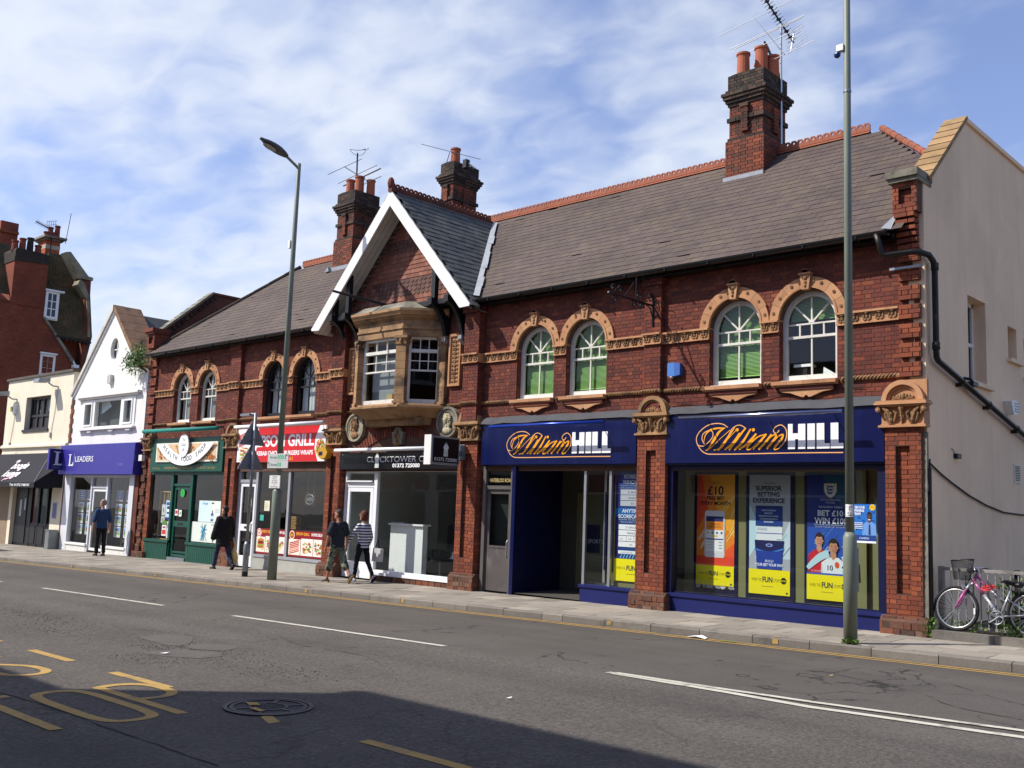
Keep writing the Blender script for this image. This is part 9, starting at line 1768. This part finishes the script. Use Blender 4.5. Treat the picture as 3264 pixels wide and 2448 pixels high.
        m2 = MB(); P0 = [q(-.085, -.035, -.082), q(-.085, .035, -.082), q(.05, .045, -.086), q(.18, .03, -.084), q(.19, 0, -.084), q(.18, -.03, -.084), q(.05, -.045, -.086)]; P1 = [(a, b, c_+.022) for a, b, c_ in P0]; m2.add([V(p) for p in P0+P1], [tuple(range(6, -1, -1)), tuple(range(7, 14))]+[(i, (i+1) % 7, 7+(i+1) % 7, 7+i) for i in range(7)])
        o = m2.build('sole', pose.get('sole', RUBBER), sh_, off=False)
    # hair
    m = MB(); HM = mat('hair_'+hair.strip('#'), hair, .7, .25, 30, .4, 60); b_ = HR(-.018, 0, .045); m.ball((b_[0], b_[1], hz+.045), (.092, .084, .088), 14, 9); b2_ = HR(-.05, 0, .0); m.ball((b2_[0], b2_[1], hz-.0), (.055, .075, .075), 12, 8)
    if hairlong:
        m.ball((b_[0], b_[1], hz+.035), (.108, .1, .105), 14, 9)
        for s in (-1, 1): b3 = HR(-.01, s*.07, -.05); m.ball(b3, (.06, .035, .085), 10, 8)
        b3 = HR(-.06, 0, -.06); m.ball(b3, (.045, .08, .09), 10, 8)
    mS = MB(); mS.v = [V(p) for p in m.v]; mS.f = m.f; remesh(mS, 'hair', HM, t, .009*S, 2, .006)
    return t, J, A, S, HR
def lerp3(a, b, t): return tuple(lerp(p, q, t) for p, q in zip(a, b))
def stripe_mat():
    m = bpy.data.materials.new('striped_cotton'); m.use_nodes = True; t = m.node_tree; b = t.nodes['Principled BSDF']; L = t.links.new; b.inputs['Roughness'].default_value = .85
    tc_ = N(t, 'ShaderNodeTexCoord'); sp_ = N(t, 'ShaderNodeSeparateXYZ'); L(tc_.outputs['Object'], sp_.inputs[0]); mu = N(t, 'ShaderNodeMath', operation='MULTIPLY', i_1=1/.068); L(sp_.outputs[2], mu.inputs[0]); fr_ = N(t, 'ShaderNodeMath', operation='FRACT'); L(mu.outputs[0], fr_.inputs[0]); gt = N(t, 'ShaderNodeMath', operation='GREATER_THAN', i_1=.52); L(fr_.outputs[0], gt.inputs[0])
    mx_ = N(t, 'ShaderNodeMix', data_type='RGBA'); mx_.inputs[6].default_value = c('#d8d6d4'); mx_.inputs[7].default_value = c('#2c3470'); L(gt.outputs[0], mx_.inputs[0]); L(mx_.outputs[2], b.inputs['Base Color']); return m
def camo_mat():
    m = mat('camouflage_cotton', '#66695a', .9, .15, 9); t = m.node_tree; b = t.nodes['Principled BSDF']; L = t.links.new; tc_ = N(t, 'ShaderNodeTexCoord'); n = N(t, 'ShaderNodeTexNoise'); n.inputs['Scale'].default_value = 9; n.inputs['Detail'].default_value = 2; L(tc_.outputs['Object'], n.inputs['Vector']); r_ = N(t, 'ShaderNodeValToRGB'); r_.color_ramp.interpolation = 'CONSTANT'; e = r_.color_ramp.elements; e[0].color = c('#3a3c30'); e[1].position = .44; e[1].color = c('#6f7a66')
    for p_, h_ in ((.52, '#4c5040'), (.58, '#8a8c7c'), (.66, '#54483a')): q = e.new(p_); q.color = c(h_)
    L(n.outputs[0], r_.inputs[0]); L(r_.outputs[0], b.inputs['Base Color']); return m
JEAN = mat('dark_denim', '#28304a', .9, .15, 8); NAVYC = mat('navy_cloth', '#10131f', .9, .1, 6); BLKC = mat('black_wool', '#18181c', .95, .1, 10); TEEB = mat('dark_tee', '#282b36', .9, .12, 6); BLUES = mat('blue_shirt', '#27416a', .85, .1, 5)
person('man in a dark blue short sleeved shirt and black trousers walking past the estate agent', -32.95, -.78, zp(-32.95, -.78), 1.84, dict(legs=((.12, .05), (-.1, .08)), arms=((.02, .1, .02), (-.05, .15, .025)), head=.55), BLUES, mat('black_trousers', '#141416', .9, .1), mat('black_leather', '#111111', .5, .1), '#8a8078', '#b0846a', sleeve='half')
pm, J, A, S, _ = person('man in a long dark coat and jeans striding past the green shop', -25.05, -.95, zp(-25.05, -.95), 1.77, dict(legs=((.40, .08), (-.36, .30)), arms=((.12, .35, .0), (-.08, .3, .01)), head=.35), BLKC, JEAN, mat('brown_boot', '#26201d', .6, .1), '#241c1a', '#b98a70', sleeve='long', coat=True)
m = MB(); w = A[-1][2]
bg_ = thing('carrier_bag', 'cream carrier bag hanging from the hand of the man in the long coat', 'bag', (-24.86, -.78, .0)); m = MB(); bx2, by2, bz2 = -24.84, -.72, -.02
loftrings(m, [[(bx2+.15*cos(a)*f, by2+.09*sin(a)*f, bz2+h+.012*sin(3*a+h*20)) for a in [2*pi*i/14 for i in range(14)]] for f, h in ((.5, .05), (.95, .09), (1.05, .2), (.8, .33), (.35, .45), (.12, .55))]); m.build('bag', mat('cream_plastic', '#c8b068', .6, .2, 8), bg_, smooth=True); m = MB(); m.tube([(bx2, by2, bz2+.53), (bx2-.01, by2-.05, bz2+.75)], .015, 6); m.build('handles', mat('cream_plastic', '#c8b068', .6, .2, 8), bg_)
CA = camo_mat(); pm, J, A, S, _ = person('man in a dark printed t-shirt and camouflage shorts walking hand in hand', -19.55, -1.2, zp(-19.55, -1.2), 1.74, dict(legs=((.34, .05), (-.38, .42)), arms=((.1, .15, .03), (.05, .12, .05)), head=.45, belly=True, sole=mat('tan_sole', '#b08a5c', .8)), TEEB, CA, mat('dark_canvas_shoe', '#22242a', .8, .1), '#3a3431', '#a8745a', shorts=True)
m = MB(); r = random.Random(6)
for i in range(40): a, b = r.gauss(0, .07), r.gauss(0, .09); m.disc(a, 1.2+b, r.uniform(.006, .022), r.uniform(.006, .02), 0, 0, 7)
m.v = [(-(.145-.35*x_*x_-.1*abs(z_-1.2)), x_, z_) for x_, y_, z_ in m.v]; stuff(m.build('shirt_print', mat('faded_print', '#39443f', .9, .2, 12), pm, off=False))
pw, J, A, S, HR = person('woman with bobbed auburn hair in a blue and white striped top and navy trousers', -19.45, -.52, zp(-19.45, -.52), 1.70, dict(legs=((.26, .04), (-.30, .34)), arms=((.30, .35, .10), (.05, .5, .06)), head=.35), stripe_mat(), NAVYC, mat('pale_plimsoll', '#a9adb8', .8, .08), '#5a2a1e', '#c49a84', female=True, sleeve='three', hairlong=True)
m = MB(); p0 = HR(.085, .045, .02); m.ball(tuple(q*S for q in p0), (.02, .03, .02), 8, 6); p1 = HR(.0, .095, .02); m.tube([tuple(q*S for q in p0), tuple(q*S for q in p1)], .007, 6); m.build('sunglasses', mat('gilt_glasses', '#c8a84a', .25, .05, metal=.6), pw, off=False)
hb = thing('handbag', 'pale grey bag hanging at the side of the woman in the striped top', 'bag', (-19.0, -.3, .5)); m = MB(); m.prism([(-19.22, .42), (-18.92, .42), (-18.9, .72), (-19.18, .74)], -.42, -.32, 'y'); m.build('bag', mat('grey_white_bag', '#b8b6b4', .7, .08), hb); m = MB(); m.tube([(-19.15, -.37, .72), (-19.08, -.37, .95), (-19.0, -.37, .72)], .012, 6); m.build('strap', BLACK, hb)

# remaining bricks of the terrace become objects (nearest) and one joined part
flush_bricks(BR, T, [BRICK, BRICKO, BASEBRICK], keep=300)
# ------------------------------------------------------------------ the side of the street behind the camera (its shade falls on the road)
def opposite(name, label, x0, x1, h, floors, mt, gy=-17.2):
    t = thing(name, label, 'building', ((x0+x1)/2, gy-4, 0)); m = MB(); m.box(x0, x1, gy-9, gy, -.6, h); m.build('wall', mt, t); m = MB(); m.box(x0-.1, x1+.1, gy-9.1, gy+.12, h, h+.18); m.build('parapet_coping', STONE, t)
    fh = (h-3.6)/max(1, floors-1)
    for f in range(1, floors):
        n = int((x1-x0)/2.6)
        for i in range(n):
            cx = x0+(i+.5)*(x1-x0)/n; z = 3.9+(f-1)*fh; w = grp('window', (cx, gy, z), t); m = MB(); frame_rect(m, cx-.55, cx+.55, z, z+1.7, .08, gy-.02, gy+.04); m.box(cx-.55, cx+.55, gy-.02, gy+.05, z+.82, z+.88); m.box(cx-.65, cx+.65, gy, gy+.12, z-.1, z); m.build('frame', WHITE, w); MB().quad((cx-.5, gy+.012, z), (cx+.5, gy+.012, z), (cx+.5, gy+.012, z+1.7), (cx-.5, gy+.012, z+1.7)).build('pane', mat('dark_pane', '#30343c', .1, .3, 2), w)
    n = max(1, int((x1-x0)/6))
    for i in range(n):
        a, b = x0+.4+i*(x1-x0)/n, x0-.4+(i+1)*(x1-x0)/n; s = grp('shop_front', (a, gy, 0), t); m = MB(); m.box(a, b, gy, gy+.12, 2.7, 3.4); m.build('fascia', NAVY if i % 2 else MAROON, s); m = MB(); frame_rect(m, a, b, .0, 2.7, .1, gy, gy+.08); m.build('frame', WHITE, s); MB().quad((a, gy+.03, .1), (b, gy+.03, .1), (b, gy+.03, 2.7), (a, gy+.03, 2.7)).build('pane', mat('dark_pane', '#30343c', .1, .3, 2), s)
opposite('tall_brick_block', 'tall brick block of shops on the near side of the street, behind the viewer', -14.9, 16, 10.45, 3, BRICK)
opposite('low_rendered_block', 'lower pale block of shops on the near side of the street, behind the viewer', -44, -14.91, 7.3, 2, CREAM)
m = MB()
for a, b in zip(XS, XS[1:]): m.quad((a, -17.3, .07+SL*a), (b, -17.3, .07+SL*b), (b, -13.95, .07+SL*b), (a, -13.95, .07+SL*a)); m.quad((a, -13.95, .07+SL*a), (b, -13.95, .07+SL*b), (b, -13.95, zr(b)-.05), (a, -13.95, zr(a)-.05))
struct(m.build('near_pavement', PAVE))
